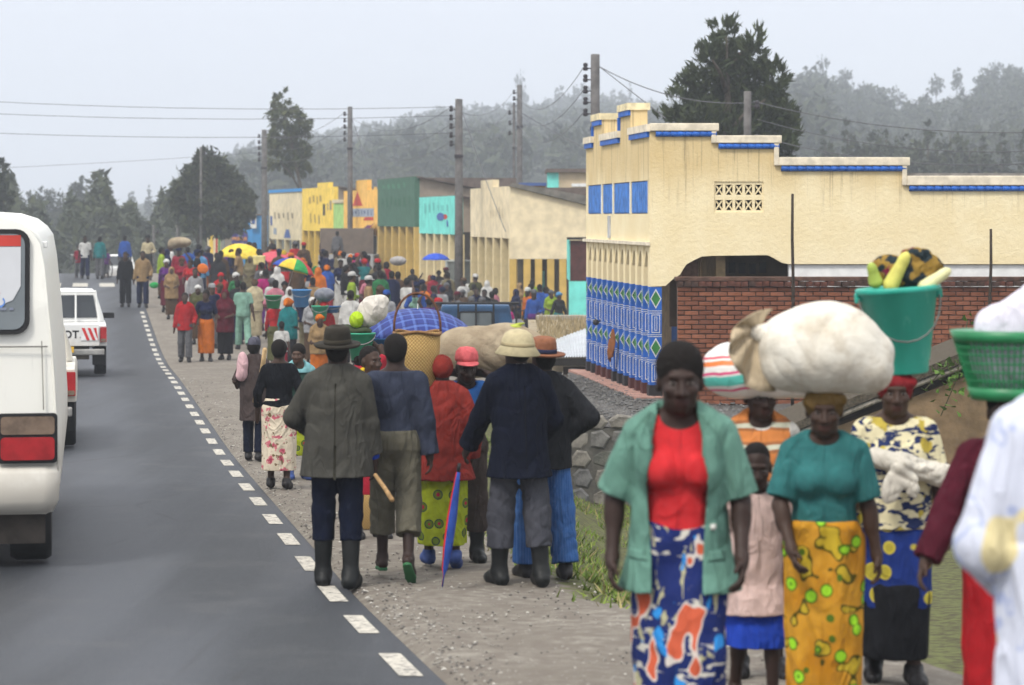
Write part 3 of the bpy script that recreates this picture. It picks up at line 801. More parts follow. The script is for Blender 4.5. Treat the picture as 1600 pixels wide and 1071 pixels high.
WALL = root('stone_wall', 'low retaining wall of rough grey volcanic stones below the gravel forecourt', 'stone wall', (.75, WY, WB))
MST = [mat('lava_stone_%d' % i, c, .9, .4, 9, .5, 40, dist=.02) for i, c in enumerate([(.12, .118, .115), (.15, .145, .135), (.19, .175, .15), (.10, .10, .085)])]
m = MB(); m.span((0, .075, -.3), (7.5, .45, WT - WB - .05)); m.build('mortar_core', mat('wall_mortar', (.085, .08, .07), .95, .3, 12, .5, 30), WALL)
smeshes = []
for i in range(16):
    mm = stone_mesh(.34, .26, .07, 100 + i); smeshes.append(mm.mesh('stone', MST[i % 4]))
z = .0; rowi = 0
while z < WT - WB + .02:
    hgt = random.uniform(.2, .29); x = random.uniform(-.05, .1)
    while x < 7.4:
        w = random.uniform(.22, .46)
        o = mesh_obj('stone', random.choice(smeshes), WALL, (x + w / 2, .11, z + hgt / 2)); o.scale = (w / .34 * .97, random.uniform(.8, 1.6), hgt / .26 * .97); o.rotation_euler = (0, random.uniform(-.2, .2), 0)
        x += w
    z += hgt
t = NT('dark_gravel'); v = t.co(); n = t.noise(v, 26, 5, .7); n2 = t.voro(v, 30)
t.bump(t.math('ADD', n, n2), .9, .04); M_DGRAV = t.done(t.mix(t.step(t.math('ADD', n, t.math('MULTIPLY', n2, .3)), .45, .85), (.06, .057, .055), (.17, .16, .15)), .95, .15)
m = MB(); k = 26
for i in range(k):
    for j in range(k):
        u, w = i / (k - 1), j / (k - 1); Y = WY + .15 + w * 14; x0 = .75 + .35 * w; x1 = 12
        m.v.append((x0 + (x1 - x0) * u ** 1.6, Y, WT - .03 + .02 * math.sin(7 * u * 5 + Y) - .02 * w))
for i in range(k - 1):
    for j in range(k - 1): m.f.append([i * k + j, (i + 1) * k + j, (i + 1) * k + j + 1, i * k + j + 1]); m.m.append(0); m.sm.append(True)
n0 = len(m.v)
m.add([(.75, WY + .15, WT - .04), (1.1, 50.2, WT - .06), (1.1, 50.2, WB - .4), (.75, WY + .15, WB - .4)], [(0, 1, 2, 3)])
o = m.build('gravel_forecourt', M_DGRAV); o['kind'] = 'structure'
pts = []; sz = []; mi = []
for i in range(2600):
    Y = random.uniform(WY + .2, 48); X = random.uniform(.85, 3.6)
    pts.append((X, Y, WT - .02)); sz.append(random.uniform(.012, .04)); mi.append(random.choice([0, 0, 1]))
o = mesh_obj('gravel', scatter_mesh('gravel', pts, sz, [MST[0], MST[1]], mi)); tag(o, 'dark volcanic gravel spread before the blue columns', 'gravel', kind='stuff')
V, T, mi = [], [], []
for i in range(1500):
    X = random.uniform(.78, 5); Y = WY + .15 + abs(random.gauss(0, .12)); 
    if math.sin(3 * X) + math.sin(7.7 * X + 1) < -.2: continue
    z = WT - .04; a = random.uniform(0, 6.28); n = len(V); w = .012
    V += [(X - w * math.cos(a), Y - w * math.sin(a), z), (X + w * math.cos(a), Y + w * math.sin(a), z), (X + random.gauss(0, .05), Y + random.gauss(0, .05), z + random.uniform(.05, .14))]; T.append((n, n + 1, n + 2)); mi.append(random.choice([0, 1, 2]))
o = mesh_obj('grass', np_mesh('grass', V, T, GR, False, mi)); tag(o, 'thin grass fringe on top of the stone wall', 'grass', kind='stuff')

# ================================================================== cream building with blue patterned columns
t = NT('cream_plaster'); v = t.co(); n1 = t.noise(v, 1.6, 6, .6); n2 = t.noise(v, 14, 4)
c = t.mix(t.step(n1, .35, .7), (.82, .70, .44), (.88, .78, .53)); c = t.mix(t.math('MULTIPLY', n2, .5), c, (.66, .52, .29))
zz = t.sep(t.tc.outputs['Object'])['Z']
strk = t.noise(t.co(scale=(9, 9, .25)), 1.6, 4, .7)
nearTop = t.step(t.math('ADD', zz, t.math('MULTIPLY', t.noise(t.co(scale=(1, 1, .3)), 1.0, 2), 1.2)), 3.75, 4.55)
c = t.mix(t.math('MULTIPLY', nearTop, .5), c, (.50, .33, .11))
c = t.mix(t.math('MULTIPLY', t.step(strk, .53, .66), t.math('MULTIPLY', t.step(zz, 2.75, 3.9), .5)), c, (.16, .12, .075))
t.bump(t.math('ADD', n2, t.math('MULTIPLY', t.noise(v, 45, 3), .5)), .5, .02); M_CREAM = t.done(c, .9, .15)
M_COPE = mat('coping_paint', (.72, .64, .50), .85, .2, 6, .2, 30)
M_BLUE = mat('blue_paint', (.022, .125, .50), .55, .25, 5, .2, 30)
M_BLUE2 = mat('shutter_blue', (.05, .19, .55), .6, .3, 6, .2, 30)
M_WHITE = mat('white_paint', (.7, .71, .7), .7, .15, 9, .1)
M_GREEN = mat('green_paint', (.035, .19, .05), .6, .2, 9, .1)
M_DARK = mat('recess_shade', (.02, .018, .016), .9)  # near-black colour standing in for shade in the vent recess and window openings
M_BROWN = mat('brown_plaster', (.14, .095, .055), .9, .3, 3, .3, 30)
BG = WT - .05                                # plinth ground level
BX, BY = 2.26, 42.0                          # corner on plan
SL = .119
def fy(px):                                  # distance along the street front where a picture column falls on it
    k = (px - 800) / F; return (BX + SL * BY) / (k + SL)
BLD = root('cream_building', 'long cream building with stepped parapet and blue patterned columns on its street front', 'building', (BX, BY, BG))
def fr(Y, z, d=0): return Vector((-SL * (Y - BY) + d, Y - BY, z - BG))     # street front: d metres inward
def gb(px, py): p = at(px, py, BY); return (p.x - BX, p.z - BG)
def zf(py, Y): return CZ - (py - HZ) * Y / F
Z_LEDGE, Z_COL = CZ - .43, CZ - 1.14
YE = 49.05
# gable wall (faces the camera), pieced round the ventilation blocks
gw = MB()
def gprism(poly, y0=0, y1=.25, mb=None): (mb or gw).prism([(p[0], p[1]) for p in poly], y0, y1, lambda u, v_, d: Vector((u, d, v_)))
def G(px, py): return gb(px, py)
xv0, xv1, yv0, yv1 = 1116, 1193, 284, 332
arch = [(1040, 447), (1052, 436), (1062, 430), (1072, 414), (1082, 408), (1097, 401), (1115, 400), (1116, 400)]
gprism([G(1015, 205), G(1113, 205), G(1113, 224), G(xv0, 224)] + [G(x, y) for x, y in arch[::-1]] + [G(1015, 448)])
gprism([G(xv0, 224), G(xv1, 224), G(xv1, yv0), G(xv0, yv0)])
gprism([G(xv0, yv1), G(xv1, yv1), G(xv1, 399), G(xv0, 400)])
gprism([G(xv1, 224), G(1210, 224), G(1210, 259), G(1411, 259), G(1411, 290), G(2100, 290), G(2100, 413), G(1232, 413), G(1222, 411), G(1208, 403), G(1200, 399), G(xv1, 399)])
gw.build('gable_wall', M_CREAM, BLD)
# coping with the blue scalloped strip
for (x0, x1, y0, y1, xs) in ((1015, 1113, 193, 205, None), (1113, 1211, 212, 224, 193), (1211, 1411, 246, 259, 212), (1411, 2100, 275, 290, 246)):
    a, b = G(x0, y1), G(x1 + (10 if x1 < 2000 else 0), y0)
    m = MB(); m.span((a[0] + (.06 if xs else 0), -.07, a[1]), (b[0], .32, b[1]))
    if xs: 
        c0 = G(x0, xs + 12); m.span((c0[0] - .02, -.06, a[1] - .0), (c0[0] + .06, .3, c0[1] - .003))
    m.build('coping', M_COPE, BLD, .015)
    m = MB(); m.smooth = True; n = int((b[0] - a[0]) / .14)
    for i in range(n):
        x = a[0] + .1 + (b[0] - a[0] - .16) * i / n; m.tube([(x, -.02, a[1] - .045), (x + .145, -.02, a[1] - .045 - .008)], [.05, .042], 8)
    m.build('scalloped_strip', M_BLUE, BLD)
# ventilation blocks
vbm = MB(); w = (G(xv1, 0)[0] - G(xv0, 0)[0]) / 5; hh = (G(0, yv0)[1] - G(0, yv1)[1]) / 2
vbm.span((-w / 2, 0, -hh / 2), (-w / 2 + .022, .12, hh / 2)); vbm.span((w / 2 - .022, 0, -hh / 2), (w / 2, .12, hh / 2)); vbm.span((-w / 2 + .022, 0, hh / 2 - .05), (w / 2 - .022, .12, hh / 2)); vbm.span((-w / 2 + .022, 0, -hh / 2), (w / 2 - .022, .12, -hh / 2 + .035))
for sg in (1, -1):
    L = math.hypot(w - .04, hh - .085); vbm.box((0, .06 + .003 * sg, -.0075), (L, .09, .022), Matrix.Rotation(sg * math.atan2(hh - .085, w - .044), 3, 'Y'))
vbm.box((0, .06, -.0075), (.022, .084, .06)); 
vme = vbm.mesh('vent_block', M_CREAM)
for i in range(5):
    for j in range(2):
        c0 = G(xv0, yv0); mesh_obj('vent_block', vme, BLD, (c0[0] + w * (i + .5), .02, c0[1] - hh * (j + .5)))
m = MB(); a, b = G(xv0 - 6, yv1 + 6), G(xv1 + 6, yv0 - 6); m.span((a[0], .6, a[1]), (b[0], .7, b[1])); m.build('vent_shade', M_DARK, BLD)  # added slab behind the vents, the shade inside is put into its colour
# street front: upper wall with shutters between
def front_piece(Y0, Y1, z0, z1, d0=0, d1=.25, mb=None):
    mb = mb or MB(); P = [fr(Y0, z0, d0), fr(Y1, z0, d0), fr(Y1, z1, d0), fr(Y0, z1, d0), fr(Y0, z0, d1), fr(Y1, z0, d1), fr(Y1, z1, d1), fr(Y0, z1, d1)]
    mb.add(P, [(0, 1, 2, 3)[::-1], (4, 5, 6, 7), (0, 4, 5, 1)[::1], (3, 2, 6, 7), (0, 3, 7, 4), (1, 5, 6, 2)]); return mb
ZW0, ZW1 = CZ + .06, CZ + .61
ZT = CZ + 1.40
fw = MB()
front_piece(BY + .004, YE, ZW1, ZT, mb=fw); front_piece(BY + .004, YE, Z_LEDGE, ZW0, mb=fw)
wins = [(918.5, 940), (941.5, 957.5), (958.8, 984.5), (986, 1012)]
ys = [(fy(b), fy(a)) for a, b in wins]
edges = [BY + .004] + [y for w_ in ys[::-1] for y in w_] + [YE]
for i in range(0, len(edges), 2):
    if edges[i + 1] > edges[i] + .01: front_piece(edges[i], edges[i + 1], ZW0, ZW1, mb=fw)
fw.build('front_wall', M_CREAM, BLD)
for y0, y1 in ys:
    fm = front_piece(y0 + .01, y1 - .01, ZW0 + .01, ZW1 - .01, .014, .1); sh = fm.build('shutter', M_BLUE2, BLD)
    n = max(2, round((y1 - y0) / .22))
    for i in range(n): front_piece(y0 + .03 + (y1 - y0 - .06) * i / n, y0 + .03 + (y1 - y0 - .06) * (i + .86) / n, ZW0 + .03, ZW1 - .03, .002, .0115).build('plank', M_BLUE2, sh)
for y in [ys[i][0] for i in range(3)]:
    front_piece(y - .05, y - .004, ZW0, ZW1 - .0, -.012, -.001).build('window_post', M_WHITE, BLD)
front_piece(BY - .02, YE, Z_LEDGE - .03, Z_LEDGE + .025, -.07, -.002).build('ledge', M_COPE, BLD)
front_piece(fy(953) - .1, fy(953) + .1, Z_LEDGE + .06, ZW0 - .03, -.03, -.002).build('downpipe', mat('pale_pipe', (.45, .46, .47)), BLD)
# parapet on the street front: low walls and two tall merlons
for (Y0, Y1, z1) in ((48.1, YE, zf(236, 48.6)), (47.1, 48.08, zf(189, 47.6)), (45.0, 47.08, zf(224, 46)), (43.9, 44.98, zf(174, 44.4)), (BY, 43.88, CZ + 1.41)):
    tall = z1 > CZ + 1.6
    if tall: front_piece(Y0, Y1, ZT, z1, 0, .29).build('merlon', M_CREAM, BLD)
    elif z1 > ZT + .005: front_piece(Y0, Y1, ZT, z1, 0, .25).build('parapet', M_CREAM, BLD)
    zb = max(z1, ZT + .002)
    front_piece(Y0 - .03, Y1 + .03, zb + .001, zb + .12, -.06, .33).build('coping', mat('cream_cap', (.74, .64, .40)) if tall else M_COPE, BLD)
    front_piece(Y0 - (.0 if tall else -.03), Y1 - .03, zb - .09, zb - .0, -.045, -.002).build('blue_strip', M_BLUE, BLD)
    if tall:
        front_piece(Y1 - .0, Y1 + .075, ZT + .02, zb - .091, -.045, .0).build('blue_strip', M_BLUE, BLD)
# arches over the columns, the columns, and the painted pattern
NCOL = 12; CW = .20; pitch = (YE - .2 - BY) / (NCOL - 1)
am = MB()
for i in range(NCOL - 1):
    y0, y1 = BY + CW + pitch * i, BY + pitch * (i + 1)
    zs, za = Z_COL + .33, Z_LEDGE - .12; cm = (y0 + y1) / 2; hw = (y1 - y0) / 2
    pts = [(y0, Z_LEDGE - .03), (y0, zs)]
    for k in range(1, 8):
        u = k / 8 * 2 - 1; pts.append((cm + hw * u, zs + (za - zs) * (1 - abs(u) ** 1.7)))
    pts += [(y1, zs), (y1, Z_LEDGE - .03)]
    am.prism(pts, .02, .2, lambda u, v_, d: fr(u, v_, d))
am.build('arch_band', M_CREAM, BLD)
def quad_loop(mb, y0, y1, z0, z1, w, face):       # a painted rectangle outline
    for a, b, c_, d_ in ((y0, y1, z0, z0 + w), (y0, y1, z1 - w, z1), (y0, y0 + w, z0 + w, z1 - w), (y1 - w, y1, z0 + w, z1 - w)): mb.add([face(a, c_), face(b, c_), face(b, d_), face(a, d_)], [(0, 1, 2, 3)])
def diamond(mb, face, z0, z1):
    zc = (z0 + z1) / 2
    for k, (a, b, off) in enumerate(((.092, (z1 - z0) / 2, .0), (.076, (z1 - z0) / 2 - .035, .0015))):
        mb.mi = 0 if k == 0 else 1
        q = [face(.1 - a, zc), face(.1, zc - b), face(.1 + a, zc), face(.1, zc + b)]
        mb.add([p + face.n * off for p in q], [(0, 1, 2, 3)])
    mb.mi = 0
class Face:
    def __init__(s, o, u, n): s.o, s.u, s.n = Vector(o), Vector(u), Vector(n)
    def __call__(s, a, z): return s.o + s.u * a + Vector((0, 0, z)) + s.n * .004
ZB = BG + .22
H_ = Z_COL - ZB
pm = MB()
for face in (Face((0, 0, 0), (1, 0, 0), (0, -1, 0)), Face((0, CW, 0), (0, -1, 0), (-1, 0, 0))):
    for half in (0, 1):
        zt = H_ - half * H_ / 2; 
        diamond(pm, face, zt - .36, zt - .03)
        pm.add([face(0, zt - .40), face(CW, zt - .40), face(CW, zt - .390), face(0, zt - .390)], [(0, 1, 2, 3)]); pm.add([face(0, zt - .435), face(CW, zt - .435), face(CW, zt - .425), face(0, zt - .425)], [(0, 1, 2, 3)])
        quad_loop(pm, .03, .17, zt - .755, zt - .455, .012, face); quad_loop(pm, .078, .122, zt - .72, zt - .49, .009, face)
        if half == 0:
            pm.add([face(0, zt - .79), face(CW, zt - .79), face(CW, zt - .78), face(0, zt - .78)], [(0, 1, 2, 3)]); pm.add([face(0, zt - .82), face(CW, zt - .82), face(CW, zt - .81), face(0, zt - .81)], [(0, 1, 2, 3)])
pme = pm.mesh('painted_pattern', [M_WHITE, M_GREEN])
cm_ = MB(); cm_.span((0, 0, 0), (CW, CW, H_)); cme = cm_.mesh('column', M_BLUE)
cu_ = MB(); cu_.span((.002, .002, 0), (CW - .002, CW - .002, Z_LEDGE - .03 - Z_COL)); cume = cu_.mesh('column_head', M_CREAM)
bbm = MB(); bbm.span((-.015, -.015, 0), (CW + .015, CW + .015, .22)); bme = [bbm.mesh('column_base', mat('base_black', (.018, .016, .018), .6)), bbm.mesh('column_base', mat('base_oxblood', (.07, .018, .016), .7))]
rot = math.atan(SL)
for i in range(NCOL):
    c0 = fr(BY + pitch * i, ZB)
    o = mesh_obj('column', cme, BLD, c0); o.rotation_euler = (0, 0, rot)
    mesh_obj('painted_pattern', pme, o)
    mesh_obj('column_head', cume, o, (0, 0, H_)); mesh_obj('column_base', bme[(i * 5 // 3) % 2], o, (0, 0, -.22))
front_piece(BY - .35, YE + .3, BG - .3, BG + .04, -.3, 1.4).build('plinth', mat('plinth_red', (.34, .19, .15), .9, .3, 5, .3), BLD)
front_piece(BY + .3, YE, BG + .0, Z_LEDGE, 1.15, 1.3).build('veranda_wall', mat('veranda_cream_shade', (.26, .19, .10)), BLD)  # cream inner wall, colour darkened so the arch openings look shaded
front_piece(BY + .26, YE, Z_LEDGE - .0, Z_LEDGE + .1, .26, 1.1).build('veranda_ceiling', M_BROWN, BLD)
for q in range(3): front_piece(BY + 1.1 + 2.2 * q, BY + 1.9 + 2.2 * q, BG, BG + 1.5, 1.10, 1.147).build('door', mat('blue_door', (.03, .1, .3)), BLD)
# beyond the arched gap in the gable: side gallery
a, b = G(1060, 520), G(1232, 385)
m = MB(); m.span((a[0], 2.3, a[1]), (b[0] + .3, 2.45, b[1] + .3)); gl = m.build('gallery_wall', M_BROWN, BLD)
for i in range(7):
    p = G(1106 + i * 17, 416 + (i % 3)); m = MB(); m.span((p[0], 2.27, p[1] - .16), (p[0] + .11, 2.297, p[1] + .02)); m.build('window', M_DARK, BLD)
m = MB(); a, b = G(1068, 520), G(1094, 401); m.span((a[0], .5, a[1]), (b[0], .75, b[1])); m.build('brick_pier', mat('old_brick', (.15, .085, .06), .95, .4, 12, .5, 20), BLD)
m = MB(); a, b = G(1094, 520), G(1100, 401); m.span((a[0] + .02, .45, a[1]), (b[0], .55, b[1])); m.build('post', mat('ochre_wood', (.2, .13, .06)), BLD)
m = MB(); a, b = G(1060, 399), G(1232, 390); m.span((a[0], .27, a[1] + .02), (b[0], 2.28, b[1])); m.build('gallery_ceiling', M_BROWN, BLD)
m = MB(); a, b = G(1233, 640), G(2100, 414); m.span((a[0], .05, a[1]), (b[0], .22, b[1])); m.build('white_wall', mat('plain_white', (.78, .78, .76), .8, .1), BLD)  # flat white band along the lower gable
m = MB(); m.span((.3, .35, 3.6), (9.5, 8, 3.7)); m.build('roof', mat('roof_sheet', (.2, .19, .18), .6), BLD)
m = MB(); m.span((9.5, .05, 0), (9.7, 8, 3.9)); m.build('back_wall', M_CREAM, BLD)
m = MB(); q = [fr(YE - .2, BG), fr(YE, BG)]; m.span((-SL * 7 + .3, 6.85, 1.9), (9.5, 7.0, 3.55)); m.build('far_wall', M_CREAM, BLD)
# orange cloth hanging from a column
cl = MB(); cl.smooth = True
nu, nv = 10, 16
for j in range(nv):
    for i in range(nu):
        u, w_ = i / (nu - 1), j / (nv - 1)
        Y = 45.55 - .5 * u * (1 - .1 * w_) ; z = zf(513, 45.3) - .62 * w_ * (1 - .25 * u) - .30 * (1 - u) ** 1.5 * (1 - w_) + .0
        cl.v.append(fr(Y, z, -.09 - .035 * math.sin(9 * u + 4 * w_) - .03 * w_))
for j in range(nv - 1):
    for i in range(nu - 1): cl.f.append([j * nu + i, j * nu + i + 1, (j + 1) * nu + i + 1, (j + 1) * nu + i]); cl.m.append(0); cl.sm.append(True)
bo = Vector((BX, BY, BG)); cl.v = [tuple(Vector(v_) + bo) for v_ in cl.v]
o = cl.build('hanging_cloth', cloth('rust_cloth', (.28, .105, .04)), origin=fr(45.3, zf(580, 45.3), -.1) + bo); tag(o, 'rust orange cloth hung against the blue columns', 'cloth')
md = o.modifiers.new('thick', 'SOLIDIFY'); md.thickness = .012
m = MB(); m.smooth = True; p0 = fr(47.3, zf(504, 47.3), -.08) + bo; m.lathe([(.001, -.06), (.05, -.04), (.06, 0), (.05, .04), (.001, .06)], 10, p0); m.tube([p0, p0 + Vector((.09, 0, .03))], .012, 6)
o = m.build('lamp', mat('dark_metal', (.03, .03, .035), .5), origin=p0); tag(o, 'small dark wall lamp on a far blue column', 'lamp')

# ================================================================== brick wall
KY = 40.5; KX0, KX1 = (1058 - 800) * KY / F, 9.3; KT = zf(433, KY); KB = BG - .1
t = NT('brick'); v = t.co('Object'); inf = t.n.new('ShaderNodeObjectInfo'); n = t.noise(v, 18, 4)
c = t.mix(inf.outputs['Random'], (.145, .054, .032), (.26, .10, .056)); c = t.mix(t.math('MULTIPLY', t.step(n, .5, .75), .55), c, (.10, .05, .035)); t.bump(n, .5, .01); M_BRICK = t.done(c, .92, .15)
BW = root('brick_wall', 'red brick garden wall with dark capping course in front of the cream gable', 'brick wall', (KX0, KY, KB))
m = MB(); m.span((.01, .012, 0), (KX1 - KX0, .2, KT - KB - .16)); m.build('mortar', mat('mortar', (.10, .075, .06), .95, .3, 10, .4, 40), BW)
ch, bl = .0745, .226
bb = MB(); bb.box((0, 0, 0), (bl - .014, .05, ch - .013)); brick_me = [bb.build('brick', M_BRICK, None, .006, seg=1).data]
bpy.data.objects.remove([o for o in col.objects if o.name == 'brick'][0])
single = []; rest = MB()
nrow = int((KT - KB - .16) / ch)
for r_ in range(nrow):
    z = KT - KB - .16 - ch * (r_ + .5); x = (-.113 if r_ % 2 else 0) + bl / 2
    while x < KX1 - KX0:
        px = 800 + (KX0 + x) / KY * F; py = HZ + (CZ - (KB + z)) / KY * F
        xo, wd = x, 1.
        if x < bl / 2: xo, wd = bl / 4, .5
        vis = (px < 1150 and py < 560) or (px < 1040) or (1150 <= px < 1340 and py < 500) or (1380 < px < 1600 and py < 500) or (1140 < px < 1240 and 615 < py < 650)
        pos = (xo, random.uniform(-.006, .004), z + random.uniform(-.004, .004))
        if vis and len(single) < 296: single.append((pos, wd))
        else: rest.box(pos, ((bl - .014) * wd, .05, ch - .013))
        x += bl
for pos, wd in single:
    o = mesh_obj('brick', brick_me[0], BW, pos); o.scale = (wd, 1, random.uniform(.95, 1.02)); o.rotation_euler = (0, random.uniform(-.01, .01), random.uniform(-.012, .012))
t = NT('brick_course'); v = t.co(); n = t.noise(v, 7, 4); k = t.voro(t.co(scale=(1, .01, 3)), 4.4, 'F1', 'Color')
t.bump(n, .4, .01); o = rest.build('brick_courses', t.done(t.mix(t.sep(k)['X'], (.145, .054, .032), (.26, .10, .056)), .92, .15), BW); o['kind'] = 'stuff'
cbm = MB(); cbm.box((0, 0, 0), (.105, .3, .075)); cap_me = [cbm.mesh('capping_brick', mat('capping_brick', (.075, .042, .032), .95, .5, 10, .5, 30)), cbm.mesh('capping_brick', mat('capping_brick_red', (.13, .05, .035), .95, .5, 10, .5, 30))]
x = .05; i = 0
while x < KX1 - KX0:
    o = mesh_obj('capping_brick', random.choice(cap_me), BW, (x, .08 + random.uniform(-.02, .01), KT - KB - .11 + random.uniform(-.006, .006))); o.rotation_euler = (0, random.uniform(-.05, .05), random.uniform(-.06, .06))
    x += .113
m = MB(); m.span((-.03, -.06, KT - KB - .066), (KX1 - KX0, .24, KT - KB + .0)); m.build('capping_slab', mat('capping_slab', (.10, .055, .04), .95, .5, 7, .6, 25, dist=.02), BW, .012)

# wooden stakes by the brick wall
def stake(px, y0, y1, Y, r, label):
    a, b = at(px + random.uniform(-2, 2), y1, Y), at(px, y0, Y); pts = [a + (b - a) * k / 5 + Vector((random.uniform(-.012, .012), 0, 0)) for k in range(6)]
    m = MB(); m.smooth = True; m.tube(pts, [r, r * 1.05, r, r * .95, r * .9, r * .8], 8); o = m.build('wooden_stake', mat('dark_wood', (.04, .03, .022), .9, .4, 20, .5, 50), origin=a); tag(o, label, 'wooden stake', 'stakes along the brick wall')
stake(1239, 303, 650, 39.9, .026, 'tall dark stake before the brick wall, left of the bucket of maize')
stake(1548, 358, 650, 39.9, .026, 'dark stake at the right end of the brick wall above the white bundle')
stake(1404, 415, 470, 40.2, .02, 'short stake end behind the bucket of maize')

# mud hut with sloping roof edge, and vines over it
hy = 34.5
HUT = root('mud_hut', 'low tan mud hut with a sloping pole roof edge behind the women', 'hut', at(1215, 760, hy) + Vector((0, 0, -.3)))
ho = HUT.location
def hp(px, py, d=0): return at(px, py, hy) + Vector((0, d, 0)) - ho
m = MB(); m.prism([(hp(x, y).x, hp(x, y).z) for x, y in ((1235, 830), (1235, 695), (1512, 588), (1700, 520), (1700, 830))], 0, 1.8, lambda u, v_, d: Vector((u, d, v_)))
m.build('wall', mat('mud_wall', (.22, .15, .085), .95, .25, 4, .4, 25, dist=.02), HUT)
m = MB(); m.smooth = True; m.tube([hp(1205, 694, -.1), hp(1330, 640, -.1), hp(1512, 568, -.1), hp(1705, 495, -.1)], [.035, .04, .04, .035], 8); m.build('roof_pole', mat('bleached_wood', (.28, .25, .21), .9, .4, 25, .5, 50), HUT)
m = MB(); m.prism([(hp(x, y).x, hp(x, y).z) for x, y in ((1200, 690), (1330, 634), (1512, 562), (1708, 488), (1708, 470), (1512, 545), (1330, 620), (1200, 677))], -.16, 1.9, lambda u, v_, d: Vector((u, d, v_)))
m.build('thatch', mat('thatch', (.085, .07, .05), .95, .5, 30, .8, 60, dist=.03), HUT)
def vine(pts, label, n=60, spread_=.12):
    V, T = [], []; pts = [Vector(p) for p in pts]
    r_ = root('vine', label, 'plant', pts[0])
    m = MB(); m.tube([p - pts[0] for p in pts], .008, 5); m.build('stem', mat('vine_stem', (.06, .06, .025)), r_)
    lm = MB(); lm.add([(0, 0, 0), (.035, .01, .025), (0, .0, .09), (-.035, .01, .025)], [(0, 1, 2), (0, 2, 3)]); lme = lm.mesh('leaf', mat('vine_leaf', (.10, .19, .025), .6, .35, 4, 0))
    for i in range(n):
        k = random.uniform(0, len(pts) - 1.001); j = int(k); p = pts[j].lerp(pts[j + 1], k - j) - pts[0]
        o = mesh_obj('leaf', lme, r_, p + Vector((random.gauss(0, spread_), random.uniform(-.12, .02), random.gauss(0, spread_ * .6)))); o.rotation_euler = (random.uniform(-2, .2), random.uniform(-1, 1), random.uniform(-3, 3)); o.scale = (random.uniform(.8, 1.5),) * 3
vine([at(1470, 650, 34.2), at(1492, 600, 34.1), at(1505, 545, 34.1), at(1512, 500, 34.2)], 'green vine with round leaves climbing beside the white bundle basket', 55)
vine([at(1445, 610, 34.2), at(1475, 575, 34.2), at(1500, 560, 34.2), at(1530, 540, 34.2)], 'creeping green vine lying on the pole edge of the mud hut', 30, .07)

# ================================================================== tin-roofed shed left of the columns, low concrete wall
SH = root('tin_roofed_shed', 'low mud brick shed with a pale corrugated tin roof beside the blue columns', 'shed', at(866, 640, 50))
so_ = SH.location
def shp(px, py, Y): return at(px, py, Y) - so_
a, b, c_, d_ = shp(862, 558, 50), shp(985, 558, 50.2), shp(1000, 482, 57), shp(848, 538, 57)
m = MB(); n = 60
for i in range(n):
    u = i / (n - 1); off = Vector((0, 0, .018 * math.sin(i * math.pi)))
    w_ = .015 * (1 if i % 2 else -1)
    m.v += [tuple(a.lerp(b, u) + Vector((0, 0, w_))), tuple(d_.lerp(c_, u) + Vector((0, 0, w_)))]
m.f = [[2 * i, 2 * i + 2, 2 * i + 3, 2 * i + 1] for i in range(n - 1)]; m.m = [0] * (n - 1); m.sm = [False] * (n - 1)
o = m.build('roof', mat('tin_sheet', (.62, .64, .66), .35, .2, 3, .1, 30, .5, .6), SH)
m = MB(); m.span(shp(858, 572, 50.05), shp(985, 561, 50.2)); m.build('eave', mat('near_black_wood', (.025, .022, .02), .9), SH)  # near-black strip along the underside of the roof edge
m = MB(); m.span(shp(880, 640, 50.5), shp(985, 573, 50.7)); m.build('wall', mat('dark_mud', (.07, .05, .035), .95, .3, 8, .4, 30), SH)
mb_ = MB(); mb_.box((0, 0, 0), (.34, .1, .15)); mme = mb_.mesh('mud_brick', mat('mud_brick', (.21, .14, .085), .95, .35, 8, .4, 30))
for r_ in range(3):
    for i in range(5): mesh_obj('mud_brick', mme, SH, shp(890 + i * 28 + (r_ % 2) * 13, 592 + r_ * 13, 50.3))
m = MB(); a = at(838, 540, 62); b = at(1010, 493, 62); m.span(a, b + Vector((0, .25, 0))); o = m.build('concrete_wall', mat('pale_concrete', (.36, .33, .28), .9, .25, 3, .3, 20), None, .02, origin=a); tag(o, 'low pale concrete wall in front of the yellow colonnade', 'wall')
V, T, mi = [], [], []
m = MB(); m.prism([(0, -.9), (-6, -.9), (-6, -.42), (-4, -.28), (0, 0)], -.2, 4.2, lambda u, v_, d: Vector((d, u, v_)) + at(838, 500, 61.9)); o = m.build('earth_bank', mat('dry_earth', (.3, .25, .17), .95, .3, 3, .4, 20), None); o['kind'] = 'structure'
for i in range(1800):
    px, Y = random.uniform(838, 935), random.uniform(56.2, 61.8); p = at(px, 0, Y); z = at(0, 500, 61.9).z - .07 * (61.9 - Y) + .12; n = len(V); a = random.uniform(0, 6.28)
    V += [(p.x - .02 * math.cos(a), Y, z - .2), (p.x + .02 * math.cos(a), Y, z - .2), (p.x + random.gauss(0, .08), Y, z + random.uniform(-.1, .12))]; T.append((n, n + 1, n + 2)); mi.append(random.choice([0, 0, 1]))
o = mesh_obj('grass', np_mesh('grass', V, T, [mat('dry_straw', (.34, .27, .15), .9), mat('dry_straw_dark', (.2, .16, .09), .9)], False, mi)); tag(o, 'dry straw coloured grass above the tin roof', 'grass', kind='stuff')
